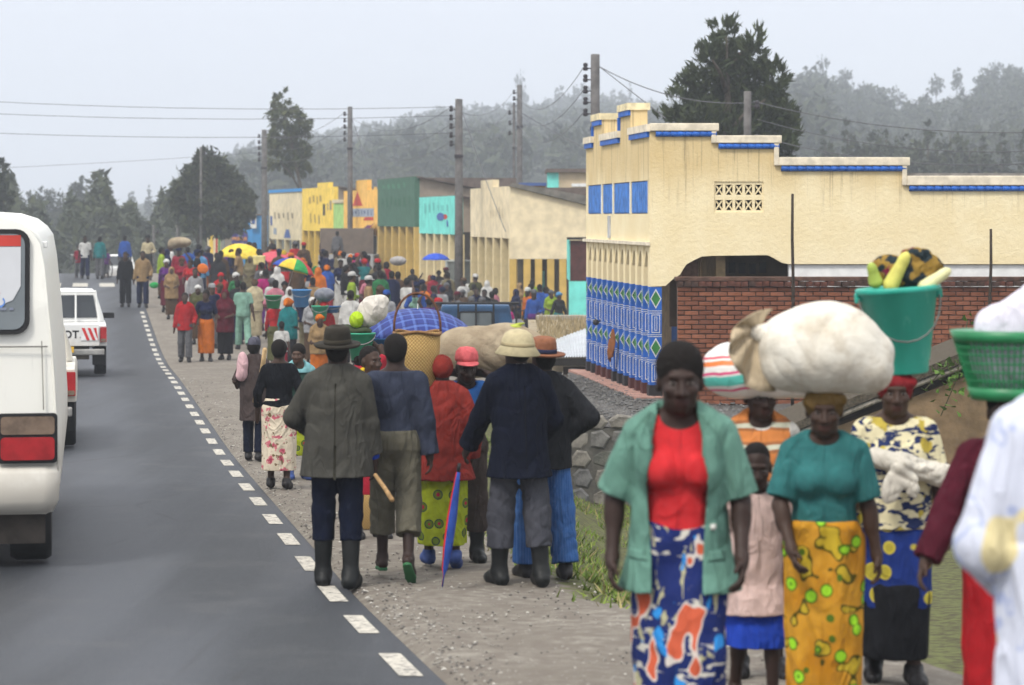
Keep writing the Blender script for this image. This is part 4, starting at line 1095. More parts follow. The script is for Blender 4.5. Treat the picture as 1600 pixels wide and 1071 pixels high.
# ================================================================== hills
_HX = np.array([-2500, -300, 0, 200, 300, 335, 400, 560, 690, 860, 900, 1000, 1100, 1200, 1240, 1300, 1380, 1440, 1500, 1600, 1900, 4000.])
_HY = np.array([330, 330, 332, 322, 305, 285, 262, 232, 203, 196, 184, 188, 190, 178, 162, 158, 174, 167, 152, 140, 120, 150.])
def ridge_d(px): return float(np.interp(px, [1120, 1230], [900, 600]))
def hill_z(px, Y):
    yr = ridge_d(px); zr = CZ - (float(np.interp(px, _HX, _HY)) - HZ) * yr / F; z0 = CZ - 4.3
    t = (Y - 170) / (yr - 170)
    return z0 + (zr - z0) * float(np.clip(t, 0, 1)) ** 1.15 + (zr * .25 * (t - 1) if t > 1 else 0)
V = []; cols = list(range(-2500, 4001, 40)); rows = [0, .06, .12, .2, .3, .4, .5, .6, .7, .8, .87, .93, .97, 1, 1.03, 1.1, 1.3]
for px in cols:
    yr = ridge_d(px)
    for t_ in rows:
        Y = 170 + (yr - 170) * t_; V.append(((px - 800) * Y / F, Y, hill_z(px, Y)))
nr = len(rows); Q = [(i * nr + j, (i + 1) * nr + j, (i + 1) * nr + j + 1, i * nr + j + 1) for i in range(len(cols) - 1) for j in range(nr - 1)]
t = NT('hill_slope'); v = t.co(); n1, n2 = t.noise(v, .02, 5, .6), t.noise(v, .25, 5, .65)
c = t.mix(t.step(n1, .35, .65), (.022, .028, .018), (.042, .046, .03)); c = t.mix(t.step(n2, .45, .7), c, (.018, .022, .014))
M_HILL = t.done(c, .95, .1)
o = mesh_obj('hill', np_mesh('hill', V, Q, M_HILL)); o['kind'] = 'structure'

# ================================================================== trees
def leaf_mat(name, a, b):
    t = NT(name); v = t.co(); n = t.noise(v, 1.3, 3)
    inf = t.n.new('ShaderNodeNewGeometry')
    c = t.mix(t.step(n, .35, .65), a, b); c = t.mix(t.math('MULTIPLY', inf.outputs['Random Per Island'], .6), c, dim(a, .55))
    return t.done(c, .75, .2)
L_CON = leaf_mat('needles', (.028, .042, .016), (.06, .075, .026))
L_EUC = leaf_mat('eucalyptus_leaves', (.05, .065, .022), (.105, .115, .04))
L_DARK = leaf_mat('dark_leaves', (.026, .036, .017), (.06, .068, .028))
L_FAR = leaf_mat('far_leaves', (.028, .038, .02), (.055, .065, .03))
M_BARK = mat('bark', (.075, .06, .045), .95, .35, 6, .6, 25, dist=.03)
def crown_mesh(name, lobes, n_clump, n_leaf, size, asp, m_, up=0., seed=1, spread_=.5, shell=.55):
    """lobes: (x, y, z, rx, ry, rz); leaves sit in clumps near each lobe's surface, leaving gaps between clumps"""
    r_ = np.random.default_rng(seed); lb = np.array(lobes, float); vol = (lb[:, 3] * lb[:, 4] * lb[:, 5]) ** .67; pick = r_.choice(len(lb), n_clump, p=vol / vol.sum())
    d = r_.normal(size=(n_clump, 3)); d /= np.linalg.norm(d, axis=1)[:, None]
    C = lb[pick, :3] + d * lb[pick, 3:] * (r_.uniform(shell, 1.0, (n_clump, 1)) ** .7)
    cs = lb[pick, 3:].min(1) * .30 * r_.uniform(.5, 1.2, n_clump)
    P = np.repeat(C, n_leaf, 0) + r_.normal(size=(n_clump * n_leaf, 3)) * np.repeat(cs, n_leaf)[:, None] * spread_
    out = np.repeat(d, n_leaf, 0) + r_.normal(size=P.shape) * .6; out[:, 2] += up; out /= np.linalg.norm(out, axis=1)[:, None]
    sd = np.cross(out, r_.normal(size=P.shape)); sd /= np.linalg.norm(sd, axis=1)[:, None]
    L = size * r_.uniform(.6, 1.4, (len(P), 1)); W = L * asp
    V = np.stack([P - out * L * .5, P + sd * W * .5, P + out * L * .6, P - sd * W * .5], 1).reshape(-1, 3)
    return np_mesh(name, V, np.arange(len(V)).reshape(-1, 4), m_, False)
def trunk_mesh(pts, r0, r1, limbs=()):
    m = MB(); m.smooth = True; n = len(pts)
    m.tube(pts, [r0 + (r1 - r0) * i / (n - 1) for i in range(n)], 9)
    for a, b, r in limbs:
        a, b = Vector(a), Vector(b); mid = a.lerp(b, .5) + Vector((0, 0, (b - a).length * .08)); m.tube([a, mid, b], [r, r * .7, r * .3], 6)
    return m.mesh('trunk', M_BARK)
def tree(name, label, base, trunk, crown, group=None, rz=0, sc=1):
    r_ = root(name, label, 'tree', base, rz, group); r_.scale = sc if isinstance(sc, tuple) else (sc,) * 3
    mesh_obj('trunk', trunk, r_); mesh_obj('crown', crown, r_)
    return r_
def gz(px, Y): X = (px - 800) * Y / F; return Vector((X, Y, max(float(ground(X, Y)), hill_z(px, Y) if Y > 171 else -99)))
def lobes_at(b, Y, L, dy=.8):
    out = []
    for px, py, rx, rz in L:
        p = at(px, py, Y) - b; s_ = Y / F; out.append((p.x, random.uniform(-dy, dy) * rx * s_, p.z, rx * s_, rx * s_ * .8, rz * s_))
    return out
# the big dark cypress behind the cream building
b = gz(1135, 80)
lb = lobes_at(b, 80, [(1135, 62, 28, 46), (1180, 80, 24, 38), (1110, 100, 34, 40), (1160, 120, 45, 50), (1205, 130, 30, 45), (1085, 140, 36, 40), (1130, 165, 55, 50), (1195, 180, 46, 55), (1060, 165, 28, 26), (1225, 200, 26, 50), (1095, 195, 45, 40), (1160, 215, 65, 55), (1215, 240, 34, 50), (1045, 180, 22, 16), (1150, 270, 80, 50), (1080, 250, 50, 50)])
tm = trunk_mesh([(0, 0, 0), (.05, 0, 2), (.0, .1, 5), (.05, 0, 7.5), (0, 0, 9.6)], .35, .03, [((0, 0, 3 + i * .7), (1.6 * math.cos(i * 2.4) * (1.2 - i * .07), 1.3 * math.sin(i * 2.4), 4.6 + i * .6), .1) for i in range(9)])
tree('cypress_tree', 'big dark cypress with feathery upswept sprays towering behind the cream building', b, tm, crown_mesh('crown', lb, 880, 26, .27, .26, L_CON, .9, 3, .58, .3))
b = gz(310, 150)
lb = lobes_at(b, 150, [(325, 275, 32, 40), (345, 300, 38, 40), (300, 310, 30, 40), (370, 325, 28, 34), (330, 335, 45, 34), (385, 315, 14, 28), (290, 330, 18, 25), (355, 350, 38, 20)])
tree('round_tree', 'broad rounded dark tree on a thin trunk left of the shop row', b, trunk_mesh([(0, 0, 0), (.05, 0, 1.5), (0, .1, 3), (.3, 0, 5)], .16, .06, [((0, 0, 2.2), (1.2, 0, 4), .07), ((0, 0, 2), (-.7, .2, 3.6), .06), ((.1, 0, 3), (1.8, -.3, 4.4), .06)]), crown_mesh('crown', lb, 620, 24, .32, .5, L_DARK, -.2, 5, .6, .4))
b = gz(474, 160)
lb = lobes_at(b, 160, [(440, 160, 15, 24), (448, 185, 28, 28), (440, 215, 26, 28), (468, 205, 20, 30), (455, 240, 30, 22), (432, 250, 18, 18), (475, 245, 14, 22), (462, 262, 22, 14), (425, 225, 12, 16)])
tree('eucalyptus_tree', 'tall slender eucalyptus with loose crown rising above the cream shop', b, trunk_mesh([(0, 0, 0), (0, 0, 3), (-.2, 0, 6), (-.7, 0, 8.5), (-1.3, 0, 11)], .17, .04, [((-.1, 0, 5.5), (-1.6, .2, 7.6), .06), ((-.3, 0, 7), (.3, 0, 9), .05), ((-.6, 0, 8), (-1.7, 0, 9.8), .05)]), crown_mesh('crown', lb, 260, 20, .33, .35, L_EUC, -.5, 8, .55, .4))
b = gz(-14, 150)
lb = lobes_at(b, 150, [(0, 270, 14, 38), (-20, 290, 30, 40), (5, 315, 18, 26), (-30, 330, 40, 40)])
tree('dark_tree', 'dark tree at the far left edge rising beyond the white bus', b, trunk_mesh([(0, 0, 0), (.1, 0, 2), (0, 0, 5)], .2, .06), crown_mesh('crown', lb, 200, 16, .35, .45, L_DARK, .2, 13, .5, .4))
# stock of middle-distance and far trees
def unit_tree(kind, seed, ncl, nlf, size, m_):
    r_ = random.Random(seed)
    if kind == 'cone': L = [(r_.uniform(-.02, .02), r_.uniform(-.02, .02), .16 + .78 * i / 6, .21 * (1 - i / 7.2), .21 * (1 - i / 7.2), .11) for i in range(7)]
    elif kind == 'round': L = [(.22 * math.cos(i * 2.4) * r_.uniform(.4, 1), .22 * math.sin(i * 2.4), r_.uniform(.26, .82), .22, .22, .17) for i in range(10)] + [(0, 0, .58, .29, .29, .32)]
    else: L = [(r_.uniform(-.09, .09), r_.uniform(-.09, .09), .36 + .56 * i / 6, .15 * (1.25 - abs(i - 2) / 5), .15, .12) for i in range(7)] + [(r_.uniform(-.16, .16), 0, r_.uniform(.4, .7), .1, .1, .08) for i in range(3)]
    cr = crown_mesh('crown', L, ncl, nlf, size, .5, m_, .3 if kind == 'cone' else 0, seed, .6, .3)
    tr = trunk_mesh([(0, 0, 0), (.01, 0, .3), (0, 0, .6), (0, 0, .9)], .018, .005, [((0, 0, .35), (.12, 0, .6), .008), ((0, 0, .4), (-.12, .04, .65), .008)])
    return tr, cr
MID = {k: [unit_tree(k, 20 + i * 7 + j, 130, 14, .055, L_DARK) for i in range(2)] for j, k in enumerate(('cone', 'round', 'tall'))}
FARP = {k: [unit_tree(k, 60 + i * 7 + j, 70, 7, .09, L_FAR) for i in range(3)] for j, k in enumerate(('cone', 'round', 'tall'))}
KIND = {'cone': 'conical', 'round': 'round-topped', 'tall': 'tall narrow'}
def stand_tree(px, ytop, Y, kind, w=1., stock=MID, label=None, group=None, drop=0):
    b = gz(px, Y); b.z -= .2; hgt = at(px, ytop, Y).z - b.z; tr, cr = random.choice(stock[kind])
    return tree({'cone': 'conifer_tree', 'round': 'broadleaf_tree', 'tall': 'slender_tree'}[kind], label, b, tr, cr, group, random.uniform(0, 6.28), (hgt * w, hgt * w, hgt))
for px, yt, Y, k, w, lab in [(58, 290, 300, 'round', .8, 'open-crowned hazy tree, leftmost of the clump beyond the road crest'), (85, 286, 300, 'round', .8, 'dense rounded hazy tree, second from left in the clump beyond the road crest'), (128, 277, 300, 'tall', 1.0, 'tallest hazy tree of the clump beyond the road crest'), (160, 284, 300, 'tall', .9, 'slim hazy tree at the right end of the clump beyond the road crest'), (105, 320, 290, 'round', 1.1, 'low bushy tree filling the middle of the clump beyond the road crest'), (150, 330, 290, 'round', 1.1, 'low bushy tree below the slim tree of the road-crest clump'), (45, 330, 290, 'round', 1, 'low bushy tree just above the roof of the bus'), (185, 325, 310, 'tall', 1.1, 'small pointed tree right of the road-crest clump'), (215, 330, 240, 'round', 1.2, 'low dark bush-like tree behind the people on the road crest'), (75, 345, 240, 'round', 1.2, 'dark undergrowth tree behind the man in the white shirt on the crest'), (140, 350, 240, 'round', 1.3, 'dark undergrowth tree behind the teal shirted man on the crest'), (245, 335, 260, 'round', 1., 'low tree between the crest people and the broad rounded tree'), (20, 350, 250, 'round', 1.3, 'low dark tree hidden largely by the bus roof'), (262, 352, 200, 'round', 1.3, 'dark bush at the roadside under the broad rounded tree')]:
    stand_tree(px, yt, Y, k, w, MID, lab)
for px, yt, k, w, lab in [(205, 300, 'tall', .8, 'pale hazy tree left in the gap above the crest people'), (232, 292, 'cone', .9, 'pale pointed hazy tree in the gap above the crest people'), (255, 296, 'cone', .9, 'pale pointed hazy tree next to the broad rounded tree'), (180, 318, 'round', .9, 'pale hazy tree just right of the road-crest clump'), (278, 320, 'round', 1, 'pale hazy tree behind the left side of the broad rounded tree')]:
    stand_tree(px, yt, 560, k, w, FARP, lab)
for px, yt, k, w, lab in [(1290, 205, 'cone', .9, 'dark conifer, leftmost of the row right of the big cypress'), (1325, 188, 'cone', .75, 'dark pointed conifer standing above the second parapet step'), (1300, 225, 'round', 1, 'low dark tree at the left of the conifer row'), (1358, 215, 'cone', 1, 'dark conifer between the pointed conifer and the broad pair'), (1385, 200, 'round', .9, 'dark broad tree above the third parapet step'), (1410, 225, 'round', 1.1, 'low dark tree before the broad pair of the conifer row'), (1450, 190, 'cone', 1., 'tall dark conifer in the middle of the row behind the parapet'), (1485, 193, 'round', .9, 'widest dark tree of the row behind the parapet'), (1515, 220, 'round', 1, 'dark tree right of the widest tree of the row'), (1535, 215, 'cone', .8, 'dark thin conifer above the lowest parapet step'), (1565, 208, 'cone', .9, 'dark conifer near the right edge behind the parapet'), (1597, 205, 'cone', 1, 'dark conifer cut by the right picture edge'), (1440, 240, 'round', 1.2, 'dark undergrowth tree below the tall middle conifer'), (1545, 245, 'round', 1.2, 'dark undergrowth tree over the lowest parapet step'), (1340, 240, 'round', 1.2, 'dark undergrowth tree beside the big cypress')]:
    stand_tree(px, yt, 215, k, w, MID, lab)
for px, yt, Y, k, w, lab in [(1282, 88, 600, 'round', .55, 'hazy tall tree with a tuft crown, first of the hilltop clump right of the cypress'), (1320, 98, 600, 'round', .7, 'hazy broad tree in the hilltop clump right of the cypress'), (1350, 125, 600, 'round', .9, 'hazy lower tree at the right end of the hilltop clump'), (1265, 115, 600, 'round', .8, 'hazy tree touching the right side of the big cypress'), (1300, 130, 590, 'round', 1.1, 'hazy low tree at the foot of the hilltop clump'), (1335, 138, 590, 'round', 1.1, 'hazy low rounded tree below the hilltop clump'), (1402, 134, 600, 'round', 1, 'lone small round tree on the bare hilltop'), (1463, 112, 600, 'round', .8, 'left one of two thin trees standing together on the bare hilltop'), (1495, 107, 600, 'tall', .9, 'right one of two thin trees standing together on the bare hilltop'), (1450, 150, 600, 'round', 1.2, 'low scrub tree on the hill crest left of the two thin trees'), (1555, 88, 600, 'round', .8, 'hazy tall tree at the left of the hilltop grove near the right edge'), (1585, 96, 600, 'round', .9, 'hazy tree in the hilltop grove at the right edge'), (1600, 110, 600, 'round', 1, 'hazy tree cut by the right edge on the hilltop'), (1570, 125, 590, 'round', 1.2, 'low hazy tree at the foot of the hilltop grove')]:
    stand_tree(px, yt, Y, k, w, FARP, lab)
random.seed(21)
_TX = np.array([330, 360, 400, 440, 500, 560, 600, 650, 690, 760, 800, 850, 880, 900, 940, 985, 1005, 1060, 1100]); _TY = np.array([238, 228, 210, 205, 205, 188, 192, 190, 162, 158, 156, 150, 128, 118, 138, 132, 140, 165, 170])
for i in range(64):
    px = 322 + i * 12 + random.uniform(-4, 4); k = random.choice(['cone', 'tall', 'tall', 'round'])
    stand_tree(px, float(np.interp(px, _TX, _TY)) + abs(random.gauss(0, 9)), 890 + random.uniform(-25, 5), k, random.uniform(.55, .85) if k != 'round' else .7, FARP, 'blue-grey %s tree of the wooded ridge behind the shops' % KIND[k], 'trees along the far ridge')
stand_tree(815, 112, 890, 'round', .35, FARP, 'single tall tree with airy umbrella crown rising over the far ridge')
# the wood on the slope below the ridge: one mass
V, T = [], []
for i in range(2200):
    far_ = i < 1500
    px = random.uniform(290, 1290) if far_ else random.uniform(1240, 1660) if i < 1900 else random.choice([random.uniform(1240, 1385), random.uniform(1525, 1700)]); Y = random.uniform(330, 880) if px < 1200 else random.uniform(330, 560) if far_ else 300 + 230 * random.random() ** 1.2 if i < 1900 else random.uniform(480, 600); b = gz(px, Y); hgt = random.uniform(5, 9) if far_ else random.uniform(2.5, 5) if i < 1900 else random.uniform(3, 6.5); w = hgt * random.uniform(.2, .36)
    for k in range(44):
        u = random.random() ** .8; a = random.uniform(0, 6.28); rr = w * math.sqrt(max(0, 1 - (1.7 * u - .75) ** 2)) * random.uniform(.5, 1); p = b + Vector((rr * math.cos(a), rr * math.sin(a), hgt * (.1 + .9 * u))); s_ = hgt * .08; n = len(V)
        V += [p + Vector((random.gauss(0, s_), random.gauss(0, s_), random.gauss(0, s_))) for _ in range(3)]; T.append((n, n + 1, n + 2))
o = mesh_obj('woods', np_mesh('woods', V, T, L_FAR, False)); tag(o, 'hazy wooded slope below the far ridge', 'woods', kind='stuff')

V, T = [], []
for i in range(9000):
    px = random.uniform(-60, 335); Y = random.uniform(175, 260); b = gz(px, Y); hh = 5.2 + 1.6 * math.sin(px * .045 + 1) + 1.1 * math.sin(px * .13); p = b + Vector((0, 0, hh * random.random() ** .7)); n = len(V)
    V += [p + Vector((random.gauss(0, .28), random.gauss(0, .28), random.gauss(0, .28))) for _ in range(3)]; T.append((n, n + 1, n + 2))
o = mesh_obj('undergrowth', np_mesh('undergrowth', V, T, L_DARK, False)); tag(o, 'dark mass of bushes where the road drops behind the crest', 'bushes', kind='stuff')

# ================================================================== shops along the market
def facade_frame(n, f, z):
    """n, f: near and far corner (picture column, distance) of a shop front"""
    A = Vector(((n[0] - 800) * n[1] / F, n[1], z)); B = Vector(((f[0] - 800) * f[1] / F, f[1], z)); u = (B - A); L = u.length; u.normalize(); w = Vector((u.y, -u.x, 0))
    return A, u, w, L
def marks(mb, rects):
    for (u0, u1, z0, z1) in rects: mb.append((u0, u1, z0, z1))
def shop(name, label, near, far, ytop, yfas, wallc, colc, ncol, depth=4., gable=None, trim=None, roofdrop=.8, prints=(), doors=(), parapet=()):
    zg = float(ground((near[0] - 800) * near[1] / F, near[1])); A, u, w, L = facade_frame(near, far, zg)
    r_ = root(name, label, 'shop', A)
    def P(a, d, z): return u * a + w * d + Vector((0, 0, z))
    def blk(a0, a1, d0, d1, z0, z1, mb=None, z1b=None):
        mb = mb or MB(); zb = z1 if z1b is None else z1b
        mb.add([P(a0, d0, z0), P(a1, d0, z0), P(a1, d1, z0), P(a0, d1, z0), P(a0, d0, z1), P(a1, d0, z1), P(a1, d1, zb), P(a0, d1, zb)], [(0, 1, 2, 3), (4, 7, 6, 5), (0, 4, 5, 1), (1, 5, 6, 2), (2, 6, 7, 3), (3, 7, 4, 0)]); return mb
    zt, zf_ = at(0, ytop, near[1]).z - zg, at(0, yfas, near[1]).z - zg
    blk(0, L, 0, .22, zf_, zt).build('fascia', wallc, r_)
    blk(-.003, L, .223, depth, zf_ + .1, zt - .06, None, zt - roofdrop).build('side_wall', gable or wallc, r_)
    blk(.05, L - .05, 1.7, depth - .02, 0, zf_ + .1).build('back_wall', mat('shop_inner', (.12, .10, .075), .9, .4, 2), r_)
    blk(-.25, L + .1, .1 if not parapet else .25, depth + .3, zt - .055, zt + .02, None, zt - roofdrop + .05).build('roof', mat('rusty_roof', (.13, .10, .085), .8, .3, 3), r_)
    cw = .34
    cm2 = blk(0, cw, 0, cw * .8, 0, zf_ - .003).mesh('column', colc)
    for i in range(ncol):
        a = (L - cw) * i / (ncol - 1); mesh_obj('column', cm2, r_, u * a)
    for i in range(ncol - 1):
        a = (L - cw) * (i + .5) / (ncol - 1) + .1
        blk(a - .1, a + .75, 1.66, 1.697, 0, 2.0).build('door', random.choice([mat('door_teal', (.04, .13, .14)), mat('door_dark', (.03, .028, .03)), mat('door_blue', (.03, .06, .16)), mat('door_brown', (.08, .045, .025))]), r_)
    if trim: blk(-.06, L + .06, -.06, .28, zt + .022, zt + .2).build('trim', trim, r_)
    for (a0, a1, z1) in parapet: blk(a0 * L, a1 * L, 0, .24, zt + .003, zt + z1).build('parapet', wallc, r_)
    for (m_, poly) in prints:
        mb = MB(); q = [P(a * L, -.012, zf_ + b_ * (zt - zf_)) for a, b_ in poly]; mb.add(q, [tuple(range(len(q)))]); mb.build('painted_sign', m_, r_)
    blk(-.1, L, -.35, 1.7, -.5, .12).build('step', mat('step_grey', (.25, .23, .2)), r_)
    return r_, P, L, zt, zf_
PK = lambda n, c: mat(n, c, .8, .16, 2.5, .1)
INK, INKB, REDP, GREYP = PK('faded_ink', (.30, .24, .16)), PK('blue_print', (.06, .12, .35)), PK('red_print', (.5, .05, .03)), PK('grey_print', (.30, .34, .40))
def scrawl(x0, x1, y0, y1, n, m_, seed):
    """rows of worn brushed strokes: lettering too far away to read"""
    r_ = random.Random(seed); out = []; 
    for i in range(n):
        a = x0 + (x1 - x0) * (i + .15) / n; b_ = a + (x1 - x0) / n * r_.uniform(.25, .6); c_, d_ = y0 + (y1 - y0) * r_.uniform(0, .3), y1 - (y1 - y0) * r_.uniform(0, .3)
        out.append((m_, [(a, c_), (b_, c_), (b_ + .01, d_), (a + .01, d_)]))
    return out
M_CRM2 = PK('shop_cream', (.74, .63, .42)); M_CRMC = PK('column_cream', (.66, .54, .30)); M_YEL = PK('shop_yellow', (.86, .60, .09)); M_YELC = PK('column_yellow', (.68, .44, .06)); M_TURQ = PK('shop_turquoise', (.17, .66, .58)); M_SGRN = PK('shop_green', (.05, .13, .085)); M_ORA = PK('shop_orange', (.80, .46, .10)); M_PGRN = PK('shop_pale_green', (.34, .56, .18)); M_OCH = PK('column_ochre', (.55, .37, .10)); M_PLAS = PK('raw_plaster', (.27, .22, .17)); M_BLT = PK('shop_blue', (.04, .27, .62))
shop('cream_shop', 'pale cream shop with a small stepped parapet, right of the grey utility pole', (797, 89), (735, 98), 291, 373, M_CRM2, M_CRMC, 6, 2.5, roofdrop=.5, parapet=[(.42, .72, .28)], prints=scrawl(.15, .5, .35, .6, 5, PK('faint_print', (.62, .52, .34)), 3))
_dot = lambda cx, cy, r, k=1.: [(cx + r * math.cos(i * .524), cy + k * r * math.sin(i * .524)) for i in range(12)]
shop('turquoise_shop', 'bright turquoise shop front with a small blue and red badge', (715, 100), (655, 109), 306, 367, M_TURQ, M_CRMC, 6, 3, M_PLAS, prints=scrawl(.2, .9, .55, .85, 6, PK('turquoise_streak', (.13, .52, .47)), 5) + [(INKB, _dot(.42, .46, .10, 1.1)), (REDP, _dot(.30, .46, .055, 1.2)), (INKB, [(.22, .2), (.26, .2), (.27, .36), (.23, .36)])])
shop('green_shop', 'tall dark green shop front with raw plaster gable', (648, 112), (590, 122), 276, 355, M_SGRN, M_OCH, 6, 4.2, M_PLAS, roofdrop=.9, prints=scrawl(.08, .92, .40, .62, 7, PK('green_streak', (.03, .11, .06)), 8) + scrawl(.2, .9, .78, .9, 5, PK('green_streak2', (.06, .19, .11)), 9))
shop('orange_shop', 'orange yellow shop with a red triangle above a grey printed band', (590, 123), (537, 132), 296, 370, M_ORA, M_CRMC, 5, 4, M_PLAS, roofdrop=.3, parapet=[(.0, .1, .12), (.3, .62, .5)], prints=[(REDP, [(.42, .66), (.72, .66), (.57, .98)])] + [(GREYP, [(.1, .42), (.8, .42), (.8, .6), (.1, .6)])] + scrawl(.14, .76, .45, .58, 7, PK('navy_print', (.08, .1, .2)), 4) + [(REDP, [(.1, .34), (.4, .34), (.35, .41), (.12, .41)])])
shop('pale_green_shop', 'narrow pale green shop squeezed beside the orange one', (537, 132.6), (521, 135.2), 318, 361, M_PGRN, M_CRMC, 3, 3.5, M_PLAS, trim=PK('cream_trim', (.6, .52, .36)))
shop('yellow_shop', 'strong yellow shop with faded brown writing and yellow columns', (522, 136), (472, 146), 292, 362, M_YEL, M_YELC, 6, 4, M_PLAS, roofdrop=.7, parapet=[(.16, .5, .26)], prints=scrawl(.35, .8, .62, .85, 4, PK('brown_print', (.42, .28, .07)), 6) + scrawl(.4, .8, .15, .42, 3, PK('brown_print', (.42, .28, .07)), 7) + [(PK('dark_slot', (.05, .04, .03)), [(.26, .36), (.33, .36), (.33, .62), (.26, .62)])] + scrawl(.05, .25, .4, .7, 2, INK, 2))
shop('blue_trimmed_shop', 'pale cream shop with a blue roof trim at the far end of the row', (470, 148), (421, 158), 300, 376, M_CRM2, M_CRMC, 5, 4, PK('grey_side', (.10, .09, .10)), trim=M_BLT, prints=scrawl(.2, .9, .42, .6, 5, INK, 12) + [(INKB, [(.3, .04), (.52, .04), (.45, .22), (.36, .22)]), (INKB, [(.9, .3), (.96, .3), (.97, .5), (.9, .5)]), (GREYP, [(.75, .1), (.86, .12), (.85, .25), (.76, .24)])])
# awning of dark printed cloth before the pale green shop
A = at(566, 372, 122.5); B = at(523, 376, 134); m = MB()
for i in range(9):
    p = A.lerp(B, i / 8) + Vector((0, 0, -.12 * math.sin(i * math.pi / 8) - (.08 if i % 2 else 0))); m.v += [tuple(p + Vector((.6, .2, .75))), tuple(p), tuple(p + Vector((-.1, 0, -.5)))]
for i in range(8):
    for j in range(2): m.f.append([3 * i + j, 3 * i + j + 1, 3 * i + j + 4, 3 * i + j + 3]); m.m.append((i * 5 // 2) % 4); m.sm.append(True)
o = m.build('awning', [cloth('awning_red', (.17, .03, .05)), cloth('awning_black', (.03, .03, .04)), cloth('awning_plum', (.12, .04, .1)), cloth('awning_grey', (.07, .08, .1))], origin=A); tag(o, 'sagging dark red and black awning under the pale green shop front', 'awning')
# yellow colonnade facing the camera, beside the cream shop
CB = root('colonnade_building', 'pale yellow building whose row of yellow columns faces the camera', 'building', at(797, 520, 88.6)); cbo = CB.location
def cp(px, py, Y=88.6): return at(px, py, Y) - cbo
def cslab(name, poly, d0, d1, m_): 
    m = MB(); m.prism([(cp(x, y).x, cp(x, y).z) for x, y in poly], d0, d1, lambda u, v_, d: Vector((u, d, v_))); return m.build(name, m_, CB)
cslab('upper_wall', [(796, 405), (935, 405), (935, 325), (917, 322), (797, 292)], 0, .25, M_CRM2)
cslab('roof', [(795, 291), (936, 325), (936, 314), (917, 306), (800, 286)], -.15, 4, mat('mossy_roof', (.16, .15, .13), .9, .4, 3))
for px in (796, 818, 836, 855, 874): cslab('column', [(px, 530), (px + 11, 530), (px + 11, 405.3), (px, 405.3)], 0, .24, M_OCH)
cslab('back_wall', [(796, 530), (935, 530), (935, 404), (796, 404)], 1.6, 1.7, mat('shop_inner_dim', (.10, .09, .07), .9, .4, 2))
cslab('door', [(841, 530), (852, 530), (852, 425), (841, 425)], 1.55, 1.597, PK('turq_door', (.15, .5, .48))); cslab('door', [(868, 530), (886, 530), (886, 420), (868, 420)], 1.55, 1.597, PK('turq_door', (.15, .5, .48)))
cslab('floor', [(796, 545), (935, 545), (935, 531), (796, 531)], -.3, 1.7, mat('step_grey', (.25, .23, .2)))
KI = root('kiosk', 'dark red shuttered kiosk with turquoise base beside the cream building', 'kiosk', at(890, 500, 78)); kio = KI.location
def kslab(name, a, b, d0, d1, m_): 
    p, q = at(a[0], a[1], 78) - kio, at(b[0], b[1], 78) - kio; m = MB(); m.span((p.x, d0, p.z), (q.x, d1, q.z)); return m.build(name, m_, KI)
kslab('shutter', (891, 439), (960, 376), 0, .1, mat('oxblood_shutter', (.075, .025, .022), .7, .3, 5)); kslab('base', (889, 520), (960, 440), -.04, .3, M_TURQ); kslab('lintel', (886, 375), (960, 371), -.1, .3, mat('near_black_wood', (.025, .022, .02))); kslab('side_wall', (889, 439), (891, 376), .1, 3, M_TURQ)  # lintel in the same near-black as the shed eave
BB = root('back_building', 'cream and turquoise house looking over the colonnade roof', 'house', at(855, 420, 112)); bbo = BB.location
def bslab(name, a, b, d0, d1, m_): 
    p, q = at(a[0], a[1], 112) - bbo, at(b[0], b[1], 112) - bbo; m = MB(); m.span((p.x, d0, p.z), (q.x, d1, q.z)); return m.build(name, m_, BB)
bslab('front_wall', (855, 420), (873, 270), 0, .3, M_TURQ); bslab('side_wall', (873, 420), (960, 270), .02, 4, PK('tan_wall', (.5, .40, .26))); bslab('roof', (853, 269.7), (962, 264), -.2, 4.3, mat('rusty_roof', (.13, .10, .085))); bslab('window', (893, 292), (930, 287), -.02, .018, M_WHITE)
OB = root('orange_house', 'small orange house with blue roof edge behind the colonnade roof', 'house', at(812, 420, 116)); bbo = OB.location
def oslab(name, a, b, d0, d1, m_): 
    p, q = at(a[0], a[1], 116) - bbo, at(b[0], b[1], 116) - bbo; m = MB(); m.span((p.x, d0, p.z), (q.x, d1, q.z)); return m.build(name, m_, OB)
oslab('wall', (813, 420), (852, 291), 0, 3, M_ORA); oslab('roof', (811, 290.7), (854, 286), -.2, 3.2, INKB); oslab('shutter', (845, 300), (851, 292), -.03, -.003, M_OCH)
# small buildings and boards at the far left end of the row
def simple_hut(name, label, cat, px0, px1, ytop, ybot, Y, dp, m_, roofm, extras=()):
    r_ = root(name, label, cat, at(px0, ybot, Y)); o_ = r_.location
    def s_(nm, a, b, d0, d1, mm):
        p, q = at(a[0], a[1], Y) - o_, at(b[0], b[1], Y) - o_; m = MB(); m.span((p.x, d0, p.z), (q.x, d1, q.z)); return m.build(nm, mm, r_)
    s_('wall', (px0, ybot), (px1, ytop), 0, dp, m_); s_('roof', (px0 - 1, ytop - .1), (px1 + 1, ytop - 2), -.1, dp + .1, roofm)
    for e_ in extras: s_(e_[0], e_[1], e_[2], e_[3], e_[4], e_[5])
    return r_
simple_hut('blue_shop', 'bright blue shop end wall with a white sign on top', 'shop', 379, 411, 337, 420, 158, 3, M_BLT, mat('rusty_roof', (.13, .10, .085)), [('sign_board', (392, 357), (401, 331), -.25, -.15, M_WHITE), ('sign_print', (394, 350), (399, 343), -.27, -.252, INKB)])
simple_hut('brown_hut', 'plain brown wall behind the yellow parasol', 'hut', 345, 379, 364, 420, 160, 3, M_PLAS, mat('rusty_roof', (.13, .10, .085)))
